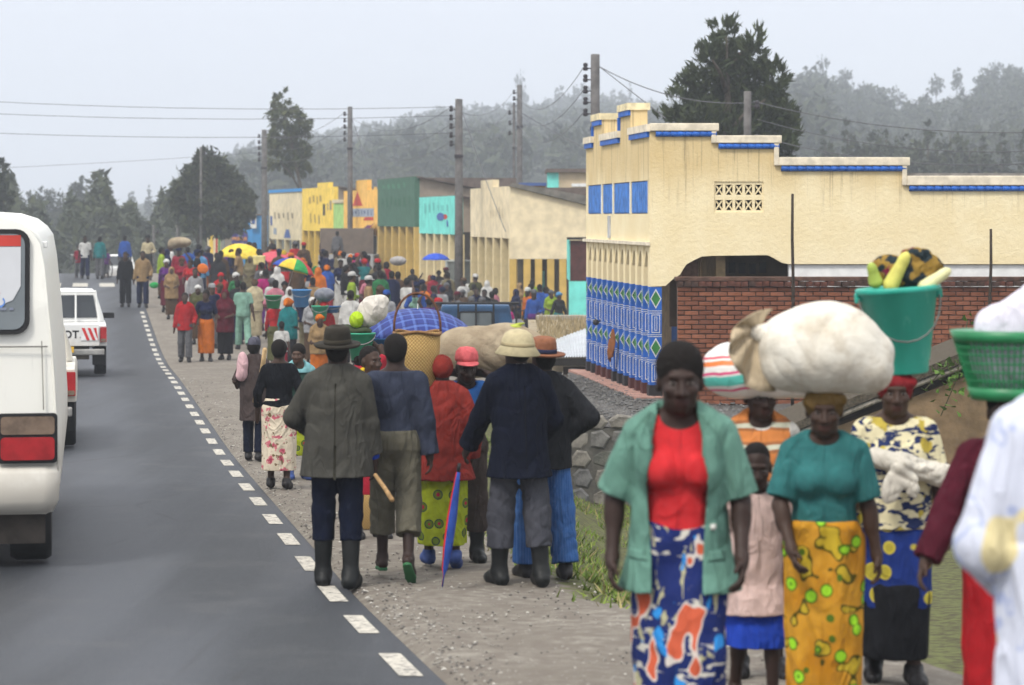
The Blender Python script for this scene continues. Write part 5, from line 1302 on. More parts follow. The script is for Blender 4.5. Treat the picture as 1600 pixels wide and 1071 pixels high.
simple_hut('cream_kiosk', 'narrow cream kiosk with orange and green stripes behind the yellow parasol', 'kiosk', 324, 345, 358, 420, 157, 2, M_CRM2, M_YEL, [('stripe', (337, 402), (340, 362), -.03, -.003, REDP), ('stripe', (341, 402), (344, 362), -.03, -.003, PK('green_stripe', (.1, .3, .1))), ('panel', (327, 404), (333, 364), -.03, -.003, M_YEL)])
SB = root('billboard', 'purple blue billboard with orange lettering on two posts above the parasol', 'billboard', at(364, 420, 155)); o_ = SB.location
p, q = at(362, 381, 155) - o_, at(387, 363, 155) - o_; m = MB(); m.span((p.x, 0, p.z), (q.x, .08, q.z)); bd = m.build('board', PK('billboard_blue', (.06, .05, .25)), SB)
me = text_mesh('PRIMUS', .27, PK('billboard_orange', (.8, .35, .08)), .004, .008); o = mesh_obj('lettering', me, SB, (p + q) / 2 + Vector((0, -.06, -.06))); o.rotation_euler = (R(90), 0, 0)
m = MB(); m.add([(p + q) / 2 + Vector(k) for k in ((-.12, -.01, .1), (.12, -.01, .1), (0, -.01, .3))], [(0, 1, 2)]); m.build('emblem', PK('billboard_pale', (.45, .5, .7)), SB)
for x in (p.x + .1, q.x - .1): m = MB(); m.tube([(x, .04, 0), (x, .04, p.z)], .04, 6); m.build('post', mat('post_grey', (.2, .2, .2)), SB)

# ================================================================== utility poles and wires
M_POLE = mat('weathered_pole', (.125, .118, .115), .9, .3, 5, .4, 30); M_INS = mat('insulator', (.03, .025, .03), .35)
POLES = {}
def pole(key, px, ytop, Y, r, label, side=-1, nins=5, step=None, twin=False):
    b = gz(px, Y); b.z -= .3; hgt = at(px, ytop, Y).z - b.z; r_ = root('utility_pole', label, 'utility pole', b, 0, 'utility poles along the market')
    m = MB(); m.smooth = True; m.tube([(0, 0, 0), (0, 0, hgt * .5), (0, 0, hgt - .02), (0, 0, hgt)], [r * 1.25, r * 1.1, r, r * .85], 12); m.build('shaft', M_POLE, r_)
    step = step or .32; pts = []
    for i in range(nins):
        z = hgt - .35 - step * i; m = MB(); m.smooth = True; c = Vector((side * (r + .15), -.02, z)); m.lathe([(.015, -.12), (.07, -.105), (.075, -.03), (.045, 0), (.068, .03), (.06, .09), (.015, .11)], 10, c); m.tube([(side * r * .5, -.02, z - .05), (side * (r + .15), -.02, z - .05)], .02, 6)
        m.build('insulator', M_INS, r_); pts.append(b + c + Vector((0, 0, .06)))
    m = MB(); m.box((0, 0, hgt - 2.1), (r * 2.4, r * 2.4, .12)); m.build('collar', M_INS, r_)
    POLES[key] = (b, hgt, pts, r)
pole('A', 930, 85, 72, .125, 'thick grey utility pole rising behind the blue trimmed parapet')
pole('B', 717, 155, 94, .135, 'grey utility pole in the middle of the market before the turquoise shop')
pole('C', 812, 133, 128, .13, 'utility pole rising behind the colonnade roof under the airy tree')
pole('D', 547, 167, 128, .12, 'thin utility pole standing before the orange shop')
pole('E', 413, 203, 140, .14, 'dark utility pole beside the cream shop below the eucalyptus')
pole('G', 1168, 143, 68, .10, 'weathered utility pole in front of the big dark cypress', 1, 2, .9)
pole('H', 314, 230, 148, .07, 'thin dark pole against the broad rounded tree', 1, 1)
pole('I', 803, 165, 126, .06, 'thin secondary post close beside the pole behind the colonnade', -1, 3, .5)
pole('J', 278, 332, 150, .10, 'short pale post by the roadside at the road crest', 1, 1)
pole('K', 240, 352, 135, .07, 'small pale roadside post behind the man in the white shirt', 1, 1)
M_WIRE = mat('wire', (.10, .10, .11), .6, .1, 5, 0)
def wire(a, b, sag, label, r=.012, group='overhead wires'):
    a, b = Vector(a), Vector(b); n = 14; pts = [a.lerp(b, i / n) - Vector((0, 0, 4 * sag * (i / n) * (1 - i / n))) for i in range(n + 1)]
    m = MB(); m.tube([p - a for p in pts], r, 5); o = m.build('overhead_wire', M_WIRE); o.location = a; tag(o, label, 'wire', group)
for i in (0, 2, 4):
    wire(POLES['A'][2][i], POLES['C'][2][i], 1.1, 'sagging wire between the thick pole by the parapet and the pole behind the colonnade', .011)
    wire(POLES['C'][2][i], POLES['B'][2][i], .7, 'sagging wire between the pole behind the colonnade and the market pole', .011)
    wire(POLES['B'][2][i], POLES['D'][2][i], .9, 'faint wire between the market pole and the pole by the orange shop', .011)
    wire(POLES['D'][2][i], POLES['E'][2][i], .6, 'faint wire between the pole by the orange shop and the pole beside the cream shop', .011)
tA = POLES['A'][0] + Vector((.12, 0, POLES['A'][1] - .35))
wire(tA, POLES['G'][2][0], .35, 'wire from the thick pole running right into the cypress', .014)
wire(tA, at(1040, 185, 66), .0, 'slanting stay wire from the thick pole down to the parapet', .013)
wire(POLES['C'][0] + Vector((.1, 0, POLES['C'][1] - 1.4)), at(930, 240, 120), .05, 'slanting stay wire from the pole behind the colonnade down to the right', .02)
wire(POLES['B'][0] + Vector((.1, 0, POLES['B'][1] - .4)), at(790, 362, 88), .1, 'slanting stay wire from the market pole to the cream shop', .014)
wire(POLES['D'][0] + Vector((.1, 0, POLES['D'][1] - .6)), at(592, 300, 122), .1, 'slanting stay wire from the pole by the orange shop to the green shop', .016)
wire(POLES['G'][2][0], at(1620, 207, 60), .25, 'upper wire crossing the hill to the right of the cypress', .012)
wire(POLES['G'][2][1], at(1620, 255, 60), .3, 'lower wire dipping behind the parapet to the right of the cypress', .012)
wire(POLES['G'][2][0] + Vector((0, 0, -.45)), at(1620, 236, 60), .3, 'middle wire crossing the hill to the right of the cypress', .010)
for (ya, key, yb, lab) in ((152, 'B', 0, 'uppermost faint wire crossing the sky on the left'), (172, 'B', 1, 'second faint wire crossing the sky on the left'), (203, 'B', 3, 'third faint wire crossing the sky on the left'), (273, 'E', 3, 'lowest faint wire crossing the sky on the left')):
    e_ = POLES[key][2][yb]; wire(at(-180, ya - 3, e_.y), e_, .25 if key == 'B' else .1, lab, .010)
# ================================================================== vehicles
M_WPAINT = mat('cream_white_paint', (.74, .73, .66), .35, .06, 2, .02, 20, .5); M_WPAINT2 = mat('white_paint_car', (.70, .70, .68), .35, .08, 2, .02, 20, .5)
def grimy(name, c, z1):
    t = NT(name); v = t.co(); z = t.sep(v)['Z']; n = t.noise(v, 3.5, 6, .65); k = t.math('MULTIPLY', t.step(t.math('ADD', z, t.math('MULTIPLY', n, -.7)), z1, z1 - .55), .55)
    cc = t.mix(t.step(t.noise(t.co(scale=(3, 3, .5)), 3, 5, .7), .55, .75), c, dim(c, .86)); return t.done(t.mix(k, cc, (.30, .25, .19)), .38, .5)
M_WPAINT = grimy('grimy_white_paint', (.76, .75, .69), .75); M_WPAINT2 = grimy('grimy_car_paint', (.70, .70, .68), .55)
M_GLASS = mat('dark_glass', (.03, .035, .04), .08, .1, 2, 0, 10, .6); M_GLASS2 = mat('grey_glass', (.13, .15, .16), .08, .2, 1.5, 0, 10, .6); M_RUB = mat('rubber', (.018, .018, .018), .7, .2, 10, .2, 40); M_STEEL = mat('steel', (.3, .3, .3), .4, .2, 5, .05, 30, .5, .7)
M_REDL = mat('red_lens', (.32, .012, .015), .2, .25, 9, .1, 60, .6); M_AMB = mat('smoky_lens', (.17, .12, .085), .2, .3, 9, .1, 60, .6); M_BLK = mat('black_trim', (.015, .015, .016), .5); M_MUD = mat('mud_dirt', (.06, .05, .042), .9, .4, 6, .3, 30)
RD = math.atan(.165)
def rrect(x0, x1, z0, z1, r, n=5):
    P = []
    for cx, cz, a0 in ((x1 - r, z1 - r, 0), (x0 + r, z1 - r, 90), (x0 + r, z0 + r, 180), (x1 - r, z0 + r, 270)):
        for k in range(n + 1): a = R(a0 + 90 * k / n); P.append((cx + r * math.cos(a), cz + r * math.sin(a)))
    return P
def plate(name, poly, y0, y1, m_, par, lean=None):
    f_ = lean or (lambda z: 0); m = MB(); m.prism(poly, y0, y1, lambda u, v_, d: Vector((u, d + f_(v_), v_))); return m.build(name, m_, par)
def wheel(par, x, y, r, w, side):
    m = MB(); m.smooth = True; Rm = Matrix.Rotation(R(90), 3, 'Y')
    m.lathe([(r * .62, -w / 2), (r * .93, -w / 2), (r, -w * .36), (r, w * .36), (r * .93, w / 2), (r * .62, w / 2)], 28)
    m.v = [tuple(Rm @ Vector(v_) + Vector((0, 0, 0))) for v_ in m.v]; tyre = m.build('wheel', M_RUB, par); tyre.location = (x, y, r)
    m = MB(); m.lathe([(r * .6, -w * .3), (r * .6, w * .4), (r * .3, w * .3), (r * .12, w * .46), (.01, w * .46)], 20); m.v = [tuple(Rm @ Vector((v_[0], v_[1], v_[2] * side))) for v_ in m.v]; m.build('rim', M_STEEL, tyre)
    return tyre
# ---- minibus on the left
b = Vector((-4.30, 18.5, float(prof(18.5))))
BUS = root('minibus', 'cream white minibus seen from behind at the left edge of the road', 'minibus', b, RD)
HW = [(.40, .93), (.42, .97), (.62, 1.02), (.90, 1.02), (1.36, .995), (1.75, .965), (1.93, .945), (2.2, .92), (2.40, .885), (2.48, .83), (2.55, .74), (2.60, .58), (2.62, .0)]
ring = [(-x, z) for z, x in HW] + [(x, z) for z, x in HW[::-1]][1:]
m = MB(); m.smooth = True; yl = [(0, .985), (.03, .995), (.10, 1.0), (3, 1.0), (6.2, 1.0), (6.5, .96)]
for y, k in yl:
    for x, z in ring: zz = .4 + (z - .4) * (k if z > 2.3 else 1); lean = .16 * max(0, (z - 1.3) / 1.3) ** 1.4 if y < .2 else 0; m.v.append((x * k, y + lean, zz))
n = len(ring)
for i in range(len(yl) - 1):
    for j in range(n): m.f.append([i * n + j, (i + 1) * n + j, (i + 1) * n + (j + 1) % n, i * n + (j + 1) % n][::-1]); m.m.append(0); m.sm.append(True)
m.f.append(list(range(n))); m.m.append(0); m.sm.append(False); m.f.append(list(range((len(yl) - 1) * n, len(yl) * n))[::-1]); m.m.append(0); m.sm.append(False)
m.build('body', M_WPAINT, BUS)
ln = lambda z: .16 * max(0, (z - 1.3) / 1.3) ** 1.4
plate('window_seal', rrect(-.80, .80, 1.71, 2.475, .10), -.030, .03, M_BLK, BUS, ln)
wg = plate('rear_window', rrect(-.765, .765, 1.745, 2.44, .08), -.038, -.0305, M_GLASS2, BUS, ln)
M_POST = mat('poster_white', (.52, .53, .55), .3, .06, 2, 0)
plate('poster', [(-.6, 1.80), (-.2, 1.80), (.10, 1.79), (.26, 1.775), (.40, 1.86), (.55, 1.90), (.68, 1.96), (.735, 2.06), (.735, 2.345), (-.6, 2.345)], -.041, -.0385, M_POST, wg, ln)
plate('poster_header', [(-.6, 2.35), (.735, 2.35), (.735, 2.43), (-.6, 2.43)], -.041, -.0385, PK('poster_red', (.45, .05, .04)), wg, ln)
for c0, a0, m_ in (((.545, 1.99), 30, PK('swirl_red', (.55, .12, .08))), ((.575, 1.945), 210, PK('swirl_blue', (.12, .25, .6)))):
    P = [(c0[0] + .05 * math.cos(R(a0 + k * 22)), c0[1] + .045 * math.sin(R(a0 + k * 22))) for k in range(10)] + [(c0[0] + .012 + .028 * math.cos(R(a0 + k * 22)), c0[1] + .026 * math.sin(R(a0 + k * 22))) for k in range(9, -1, -1)]
    plate('swirl_logo', P, -.044, -.0415, m_, wg, ln)
for i, (x, w_) in enumerate(((.46, .05), (.53, .06), (.61, .05), (.67, .03))): plate('small_print', rrect(x - w_ / 2, x + w_ / 2, 1.885 + .0, 1.905, .004, 1), -.044, -.0415, PK('poster_grey', (.2, .22, .28)), wg, ln)
for sd in (1, -1):
    x0, x1 = sorted((sd * .57, sd * 1.0)); tl = plate('tail_light', rrect(x0, x1, .775, 1.135, .03), -.05, .05, M_BLK, BUS)
    plate('upper_lens', rrect(x0 + .025, x1 - .02, .985, 1.115, .025), -.062, -.0505, M_AMB, tl); plate('red_lens', rrect(x0 + .025, x1 - .02, .80, .965, .03), -.068, -.0505, M_REDL, tl)
m = MB(); m.smooth = True
for (y, z, k) in ((.12, .74, 1.0), (-.02, .755, 1.0), (-.07, .70, 1.0), (-.075, .5, .99), (-.03, .41, .95), (.12, .40, .94)):
    for x in (-1.02, -.99, -.9, -.5, 0, .5, .9, .99, 1.02): m.v.append((x * k, y + (.10 if abs(x) > 1 else .03 if abs(x) > .95 else 0), z))
for i in range(5):
    for j in range(8): m.f.append([i * 9 + j, i * 9 + j + 1, (i + 1) * 9 + j + 1, (i + 1) * 9 + j][::-1]); m.m.append(0); m.sm.append(True)
m.build('bumper', M_WPAINT, BUS)
for sd in (1, -1):
    wheel(BUS, sd * .80, .55, .36, .30, sd); wheel(BUS, sd * .84, 4.9, .36, .22, sd)
    m = MB(); m.box((sd * .70, .15, .31), (.42, .02, .28)); m.build('mud_flap', M_MUD, BUS)
m = MB(); m.span((-.5, .1, .22), (.5, .5, .4)); m.build('underbody', M_MUD, BUS)
m = MB(); m.smooth = True; m.tube([(-.95, .02, 1.62), (.93, .0, 1.62)], .006, 5); m.build('panel_seam', mat('seam', (.30, .29, .26), .5), BUS)
for x in (.90, -.90): m = MB(); m.tube([(x, -.004, .78 + .38), (x * .985, .012, 1.66)], .005, 5); m.build('panel_seam', mat('seam', (.30, .29, .26), .5), BUS)
pl = plate('number_plate', rrect(-.24, .24, .82, .94, .01, 1), -.03, .01, PK('plate_yellow', (.7, .5, .05)), BUS)
m = MB(); m.smooth = True; m.lathe([(.001, 0), (.3, .0), (.42, .03), (.45, .09), (.3, .13), (.001, .14)], 20, (.0, 1.2, 2.60), 1.0, 1.8); m.build('roof_vent', M_WPAINT, BUS)
m = MB(); m.box((.90, .25, 2.36), (.05, .06, .05)); m.build('marker_lamp', M_WPAINT2, BUS, .01)
# ---- pick-up trucks ahead
def pickup(label, px_right, Y, paint, letter=True):
    X = (px_right - 800) * Y / F - .845; r_ = root('pickup_truck', label, 'pickup truck', (X, Y, float(prof(Y))), RD, 'pickup trucks in the left lane')
    W = .845
    m = MB(); m.prism([(-W, .62), (W, .62), (W + .0, .95), (W - .015, 1.03), (-W + .015, 1.03), (-W, .95)], .05, 1.75, lambda u, v_, d: Vector((u, d, v_))); m.build('load_bed', paint, r_, .012)
    tg = plate('tailgate', rrect(-.70, .70, .63, 1.045, .02), -.02, .045, paint, r_)
    if letter:
        for k, ch_ in enumerate('TOYOTA'):
            me = text_mesh(ch_, .21, PK('letter_black', (.02, .02, .022)), .002, .006); o = mesh_obj('letter', me, tg, (-.40 + .158 * k, -.023, .85)); o.rotation_euler = (R(90), 0, 0)
    for x0 in (.33, -.70):
        hz_ = plate('hazard_board', rrect(x0, x0 + .35, .735, .99, .004, 1), -.036, -.0265, M_WHITE, tg)
        for k in range(3):
            xa = x0 + .02 + .115 * k; q = [(xa, .985), (xa + .06, .985), (min(xa + .16, x0 + .345), .74), (min(xa + .10, x0 + .34), .74)]
            plate('red_stripe', q, -.039, -.0365, PK('hazard_red', (.55, .03, .03)), hz_)
    for sd in (1, -1):
        x0, x1 = sorted((sd * .715, sd * .842)); tl = plate('tail_light', rrect(x0, x1, .70, 1.0, .015), -.035, .05, M_REDL, r_); plate('lower_lens', rrect(x0 + .012, x1 - .012, .71, .77, .01, 1), -.04, -.0355, M_AMB, tl)
    m = MB(); m.span((-.80, -.14, .45), (.80, -.02, .565)); m.build('bumper', mat('worn_chrome', (.35, .34, .32), .4, .3, 6, .1, 20, .5, .4), r_, .02)
    plate('number_plate', rrect(-.26, .20, .50, .62, .01, 1), -.165, -.145, PK('plate_orange', (.75, .45, .05)), r_)
    CW_ = [(1.03, .80), (1.15, .785), (1.62, .64), (1.69, .58), (1.705, .0)]; rg = [(-x, z) for z, x in CW_] + [(x, z) for z, x in CW_[::-1]][1:]
    m = MB(); m.smooth = False; m.prism(rg, 1.76, 3.3, lambda u, v_, d: Vector((u * (1 if d < 3 else .97), d + (.10 * (v_ - 1.03) if d < 3 else -.5 * (v_ - 1.03)), v_))); m.build('cab', paint, r_, .02)
    cl_ = lambda z: .10 * (z - 1.03)
    for x0, x1, t0, t1 in ((-.66, -.24, -.58, -.24), (-.21, .21, -.21, .21), (.24, .66, .24, .58)): plate('rear_window', [(x0, 1.12), (x1, 1.12), (t1, 1.585), (t0, 1.585)], 1.735, 1.765, M_GLASS, r_, cl_)
    for x in (-.225, .225, -.70, .70): m = MB(); m.tube([(x, 1.66, 1.03), (x * (.9 if abs(x) > .5 else 1), 1.70, 1.66)], .02, 8); m.build('roll_bar', paint, r_)
    m = MB(); m.tube([(-.64, 1.70, 1.66), (.64, 1.70, 1.66)], .025, 8); m.build('roll_bar', paint, r_)
    m = MB(); m.prism([(-W, .5), (W, .5), (W, .95), (W - .02, 1.03), (-W + .02, 1.03), (-W, .95)], 1.765, 4.3, lambda u, v_, d: Vector((u, d, v_ if d < 3.4 or v_ < .9 else v_ - .06))); m.build('front_body', paint, r_, .02)
    for sd in (1, -1):
        wheel(r_, sd * .72, .95, .34, .24, sd); wheel(r_, sd * .72, 3.7, .34, .22, sd)
        m = MB(); m.box((sd * .69, .45, .40), (.26, .02, .36)); m.build('mud_flap', M_RUB, r_)
        if letter: m = MB(); m.box((sd * .90, 2.75, 1.13), (.24, .07, .12)); m.build('mirror', M_BLK, r_, .02)
    m = MB(); m.span((-.5, .1, .35), (.5, 3.4, .6)); m.build('underbody', M_MUD, r_)
    return r_
pickup('white pickup truck with striped hazard boards, driving ahead of the bus', 166, 51, M_WPAINT2)
pickup('dusty pickup truck mostly hidden beyond the right side of the bus', 117, 32, mat('dusty_white', (.58, .55, .48), .45, .15, 2, .05, 20, .4), False)
# ---- lorry with tarpaulin board, blue open truck, pickup carrying corrugated tank, white car on the crest
def lorry(label, px, Y, W, body, rz=RD, kind='tarp'):
    z = float(ground((px - 800) * Y / F, Y)); r_ = root('lorry', label, 'truck', ((px - 800) * Y / F, Y, z), rz); hw = W / 2
    if kind == 'tarp':
        m = MB(); m.span((-hw, 0, 1.0), (hw, .08, 1.75)); tb = m.build('tailboard', PK('lorry_grey', (.36, .36, .36)), r_, .015)
        for x in (-hw + .28, hw - .28): m = MB(); m.smooth = True; m.lathe([(.13, 0), (.12, .03), (.05, .05), (.001, .05)], 14); m.v = [(v_[0] + x, -v_[2] - .001, v_[1] + 1.38) for v_ in m.v]; m.build('lamp', M_REDL, tb)
        m = MB(); m.span((-hw, .082, 1.0), (hw, 5, 1.15)); m.build('load_floor', M_MUD, r_)
        m = MB(); m.span((-hw + .02, .35, 1.76), (hw - .02, .45, 2.95)); m.build('tarpaulin_board', PK('brown_tarp', (.15, .115, .09)), r_, .02)
        for sd in (-1, 1): m = MB(); m.span((sd * hw - .04, .1, 1.151), (sd * hw + .04, 5, 1.72)); m.build('side_board', PK('lorry_grey', (.36, .36, .36)), r_)
        m = MB(); m.span((-1, 5.2, .8), (1, 6.9, 2.6)); m.build('cab', PK('lorry_cab', (.3, .3, .32)), r_, .12)
    else:
        m = MB(); m.span((-hw, 0, .72), (hw, .06, 1.18)); m.build('tailgate', body, r_, .012)
        for sd in (-1, 1): m = MB(); m.span((sd * hw - .03, .062, .72), (sd * hw + .03, 2.1, 1.18)); m.build('side_board', body, r_)
        m = MB(); m.span((-hw + .032, .062, .70), (hw - .032, 2.2, .78)); m.build('load_floor', M_MUD, r_)
        m = MB(); m.prism([(-hw + .04, .7), (hw - .04, .7), (hw - .05, 1.3), (hw - .17, 1.98), (-hw + .17, 1.98), (-hw + .05, 1.3)], 2.25, 3.9, lambda u, v_, d: Vector((u, d, v_))); m.build('cab', body, r_, .05)
        for x0, x1 in ((-.36, .36),): plate('window_rim', rrect(x0 - .04, x1 + .04, 1.38, 1.84, .06), 2.20, 2.252, M_BLK, r_); g_ = plate('rear_window', rrect(x0, x1, 1.42, 1.80, .04), 2.185, 2.1995, M_GLASS2, r_)
        for z_, x_ in ((2.03, hw + .05), (1.42, hw), (1.22, hw)): m = MB(); m.tube([(-x_, 2.12, z_), (x_, 2.12, z_)], .03, 8); m.build('rail', M_BLK, r_)
        for x in (-hw, -.42, .0, .42, hw): m = MB(); m.tube([(x, 2.12, 1.18), (x * .97, 2.12, 2.02)], .022, 8); m.build('rail_post', M_BLK, r_)
        for i in range(6): m = MB(); m.box((-.78 + .31 * i, -.012, .95), (.05, .02, .40)); m.build('rib', body, r_)
    for sd in (1, -1): wheel(r_, sd * (hw - .2), 1.1, .42, .3, sd); wheel(r_, sd * (hw - .2), 4.4 if kind == 'tarp' else 3.3, .42, .28, sd)
    return r_
lorry('grey lorry with brown tarpaulin board parked in the market crowd', 541, 118, 2.5, None, .0)
lorry('dark blue open truck with black rails behind the plaid umbrella', 746, 57, 1.9, mat('truck_blue', (.02, .075, .17), .5, .25, 4, .1, 20, .4), .03, 'open')
r_ = root('pickup_truck', 'white pickup carrying a ribbed grey metal tank in the market', 'pickup truck', on_ground(725, 104), R(184))
m = MB(); m.prism([(-.8, .5), (.8, .5), (.8, 1.0), (.66, 1.5), (-.66, 1.5), (-.8, 1.0)], 0, 1.9, lambda u, v_, d: Vector((u, d + (.35 * max(0, v_ - 1.0) if d < 1 else 0), v_))); m.build('cab', M_WPAINT2, r_, .05)
plate('windscreen', [(-.66, 1.04), (.66, 1.04), (.58, 1.44), (-.58, 1.44)], -.02, .03, M_GLASS, r_, lambda z: .35 * max(0, z - 1.0)); m = MB(); m.span((-.8, -1.0, .5), (.8, -.02, 1.0)); m.build('bonnet', M_WPAINT2, r_, .06)
plate('orange_sticker', [(-.72, .6), (-.3, .6), (-.66, 1.0), (-.72, 1.0)], -1.03, -1.005, PK('sticker_orange', (.75, .4, .04)), r_)
for sd in (1, -1): m = MB(); m.box((sd * .62, -1.01, .8), (.2, .03, .15)); m.build('headlight', M_WHITE, r_); wheel(r_, sd * .7, -.5, .34, .2, sd); wheel(r_, sd * .7, 2.8, .34, .2, sd)
m = MB(); m.span((-.8, 1.92, .6), (.8, 3.9, 1.0)); m.build('load_bed', M_WPAINT2, r_, .02)
TK = root('water_tank', 'ribbed grey metal tank loaded on the white pickup in the market', 'tank', r_.location + Vector((0, -2.6, 1.02)), R(4))
m = MB(); V_ = []; n = 48; hw, hh = .66, .85
for i in range(n): a = i; x = -hw + 2 * hw * i / (n - 1); y = -.8 + .035 * math.cos(i * math.pi); V_ += [(x, y, 0), (x, y, hh)]
m.add(V_, [(2 * i, 2 * i + 2, 2 * i + 3, 2 * i + 1) for i in range(n - 1)]); m.span((-hw, -.76, 0), (hw, .8, hh)); m.build('tank_wall', mat('galvanised', (.40, .43, .41), .5, .2, 3, .1, 20, .5, .3), TK); m = MB(); m.span((-hw - .03, -.86, hh), (hw + .03, .84, hh + .05)); m.build('lid', mat('galvanised_lid', (.45, .47, .46), .5), TK)
r_ = root('car', 'small white car coming over the road crest among the walkers', 'car', on_ground(184, 112) + Vector((0, 0, -.45)), R(8))
m = MB(); m.prism([(-.8, .3), (.8, .3), (.82, .75), (.76, .85), (-.76, .85), (-.82, .75)], 0, 3.6, lambda u, v_, d: Vector((u, d, v_))); m.build('body', M_WPAINT2, r_, .05); m = MB(); m.prism([(-.72, .855), (.72, .855), (.58, 1.36), (-.58, 1.36)], .8, 2.8, lambda u, v_, d: Vector((u, d + .5 * (v_ - .85) * (1 if d < 1 else -1), v_))); m.build('cabin', M_WPAINT2, r_, .05)
plate('windscreen', [(-.62, .9), (.62, .9), (.52, 1.3), (-.52, 1.3)], .77, .81, M_GLASS, r_, lambda z: .5 * (z - .85))
for sd in (1, -1): m = MB(); m.box((sd * .6, -.012, .65), (.24, .03, .13)); m.build('headlight', M_WHITE, r_); wheel(r_, sd * .7, .6, .3, .18, sd); wheel(r_, sd * .7, 2.9, .3, .18, sd)
# bicycles with the people on the crest
def bicycle(label, px, Y, rz):
    r_ = root('bicycle', label, 'bicycle', on_ground(px, Y), rz, 'bicycles on the road crest')
    for y in (-.5, .55):
        m = MB(); m.smooth = True; P = [(0, y + .32 * math.cos(k * .314), .33 + .32 * math.sin(k * .314)) for k in range(21)]; m.tube(P, .022, 6, False); w_ = m.build('wheel', M_RUB, r_)
        m = MB(); 
        for k in range(6): m.tube([(0, y, .33), (0, y + .31 * math.cos(k * 1.047), .33 + .31 * math.sin(k * 1.047))], .004, 4)
        m.build('spokes', M_STEEL, w_)
    m = MB(); m.smooth = True
    for a, b_ in (((0, -.5, .33), (0, -.38, .85)), ((0, -.38, .8), (0, .2, .78)), ((0, -.36, .72), (0, .12, .34)), ((0, .12, .34), (0, .2, .85)), ((0, .12, .34), (0, .55, .33)), ((0, .2, .75), (0, .55, .33))): m.tube([a, b_], .018, 6)
    m.build('frame', mat('bike_frame', (.05, .02, .02), .5), r_)
    m = MB(); m.tube([(-.25, -.33, .98), (0, -.4, .95), (.25, -.33, .98)], .014, 6); m.build('handlebar', M_STEEL, r_)
    m = MB(); m.box((0, .22, .88), (.14, .24, .05)); m.build('saddle', M_BLK, r_, .02)
bicycle('dark bicycle beside the man in the white shirt on the road crest', 121, 108, R(10)); bicycle('dark bicycle beside the teal shirted man on the road crest', 166, 108, R(-8))
# ================================================================== printed cloths
def print_cloth(name, fn, rough=.9):
    t = NT(name); c = fn(t); v = t.co()
    t.creases();     return t.done(c, rough, .06)
def _navy_print(t):
    v = t.co(scale=(1, .4, 1)); w = t.noise(v, 6, 2)
    c = t.mix(t.noise(v, 3, 2), (.010, .018, .085), (.018, .03, .14))
    s1 = t.noise(t.co(scale=(6, 1, 15), rot=(0, .7, 0)), 1.9, 2, .5, .6); c = t.mix(t.step(s1, .60, .63), c, (.50, .48, .42))
    s2 = t.noise(t.co(scale=(16, 1, 5), rot=(0, .5, .3), loc=(3, 1, 2)), 1.7, 2, .5, .5); c = t.mix(t.step(s2, .62, .65), c, (.38, .36, .22))
    r_ = t.noise(t.co(loc=(7, 2, 1), scale=(1.3, .4, .8)), 9, 1); k = t.math('ABSOLUTE', t.math('SUBTRACT', r_, .60)); c = t.mix(t.step(k, .035, .02), c, (.55, .50, .45)); c = t.mix(t.step(r_, .605, .625), c, (.50, .10, .05)); c = t.mix(t.step(t.noise(t.co(loc=(2, 9, 4), scale=(1.6, .4, 1)), 9, 1), .66, .675), c, (.03, .22, .55))
    return c
def _dots(base, ring_, inner, scale, loc=(0, 0, 0), inner2=None, rr=(.36, .30, .17)):
    def f(t):
        v = t.co(scale=(1, .55, 1), loc=loc); d = t.voro(v, scale, rnd=.75)
        c = t.mix(t.step(t.noise(v, 9, 3), .4, .6), dim(base, .8), base); c = t.mix(t.step(d, rr[0] + .02, rr[0] - .02), c, ring_); c = t.mix(t.step(d, rr[1] + .02, rr[1] - .02), c, inner)
        if inner2: c = t.mix(t.step(d, rr[2] + .02, rr[2] - .02), c, inner2)
        return c
    return f
def _orange_print(t):
    v = t.co(scale=(1, .5, 1)); n = t.noise(v, 4, 4); c = t.mix(t.step(n, .35, .65), (.44, .19, .015), (.55, .28, .03))
    k = t.noise(t.co(scale=(1, .5, 1), loc=(3, 1, 0)), 8, 1); c = t.mix(t.step(k, .60, .62), c, (.07, .06, .012)); c = t.mix(t.step(k, .635, .65), c, (.50, .36, .03))
    g = t.voro(t.co(scale=(1.1, .5, 1), loc=(1, 4, 2)), 7.5, rnd=1); c = t.mix(t.step(g, .30, .27), c, (.08, .14, .015)); c = t.mix(t.step(g, .24, .21), c, (.30, .62, .03)); c = t.mix(t.step(g, .09, .06), c, (.12, .28, .02))
    return c
def _floral(t):
    v = t.co(scale=(1, .6, 1)); c = t.mix(t.noise(v, 5, 2), (.58, .50, .38), (.66, .58, .46)); n = t.noise(v, 9, 3, .6); c = t.mix(t.step(n, .54, .58), c, (.50, .13, .17)); c = t.mix(t.step(n, .63, .66), c, (.30, .05, .08)); n2 = t.noise(t.co(loc=(4, 4, 4)), 15, 3); c = t.mix(t.step(n2, .62, .65), c, (.17, .11, .06)); return c
def _wax(t):                      # navy, white and yellow strokes
    v = t.co(scale=(1, .6, 1)); c = (.02, .03, .09); n = t.noise(t.co(scale=(9, 5, 18), rot=(0, .5, .2)), 1.6, 2, .5, .8); c = t.mix(t.step(n, .46, .5), c, (.62, .56, .36)); n2 = t.noise(t.co(loc=(5, 5, 5)), 9, 2); return t.mix(t.step(n2, .58, .61), c, (.42, .33, .06))
def _white_print(t):
    v = t.co(scale=(1, 1, .8)); c = t.mix(t.noise(v, 3, 3), (.52, .55, .66), (.60, .62, .70)); n = t.noise(v, 7, 2); k = t.math('ABSOLUTE', t.math('SUBTRACT', n, .57)); c = t.mix(t.math('MULTIPLY', t.step(k, .02, .01), .7), c, (.30, .36, .58)); n2 = t.noise(t.co(loc=(3, 8, 2)), 6, 1); return t.mix(t.math('MULTIPLY', t.step(n2, .64, .67), .8), c, (.70, .58, .24))
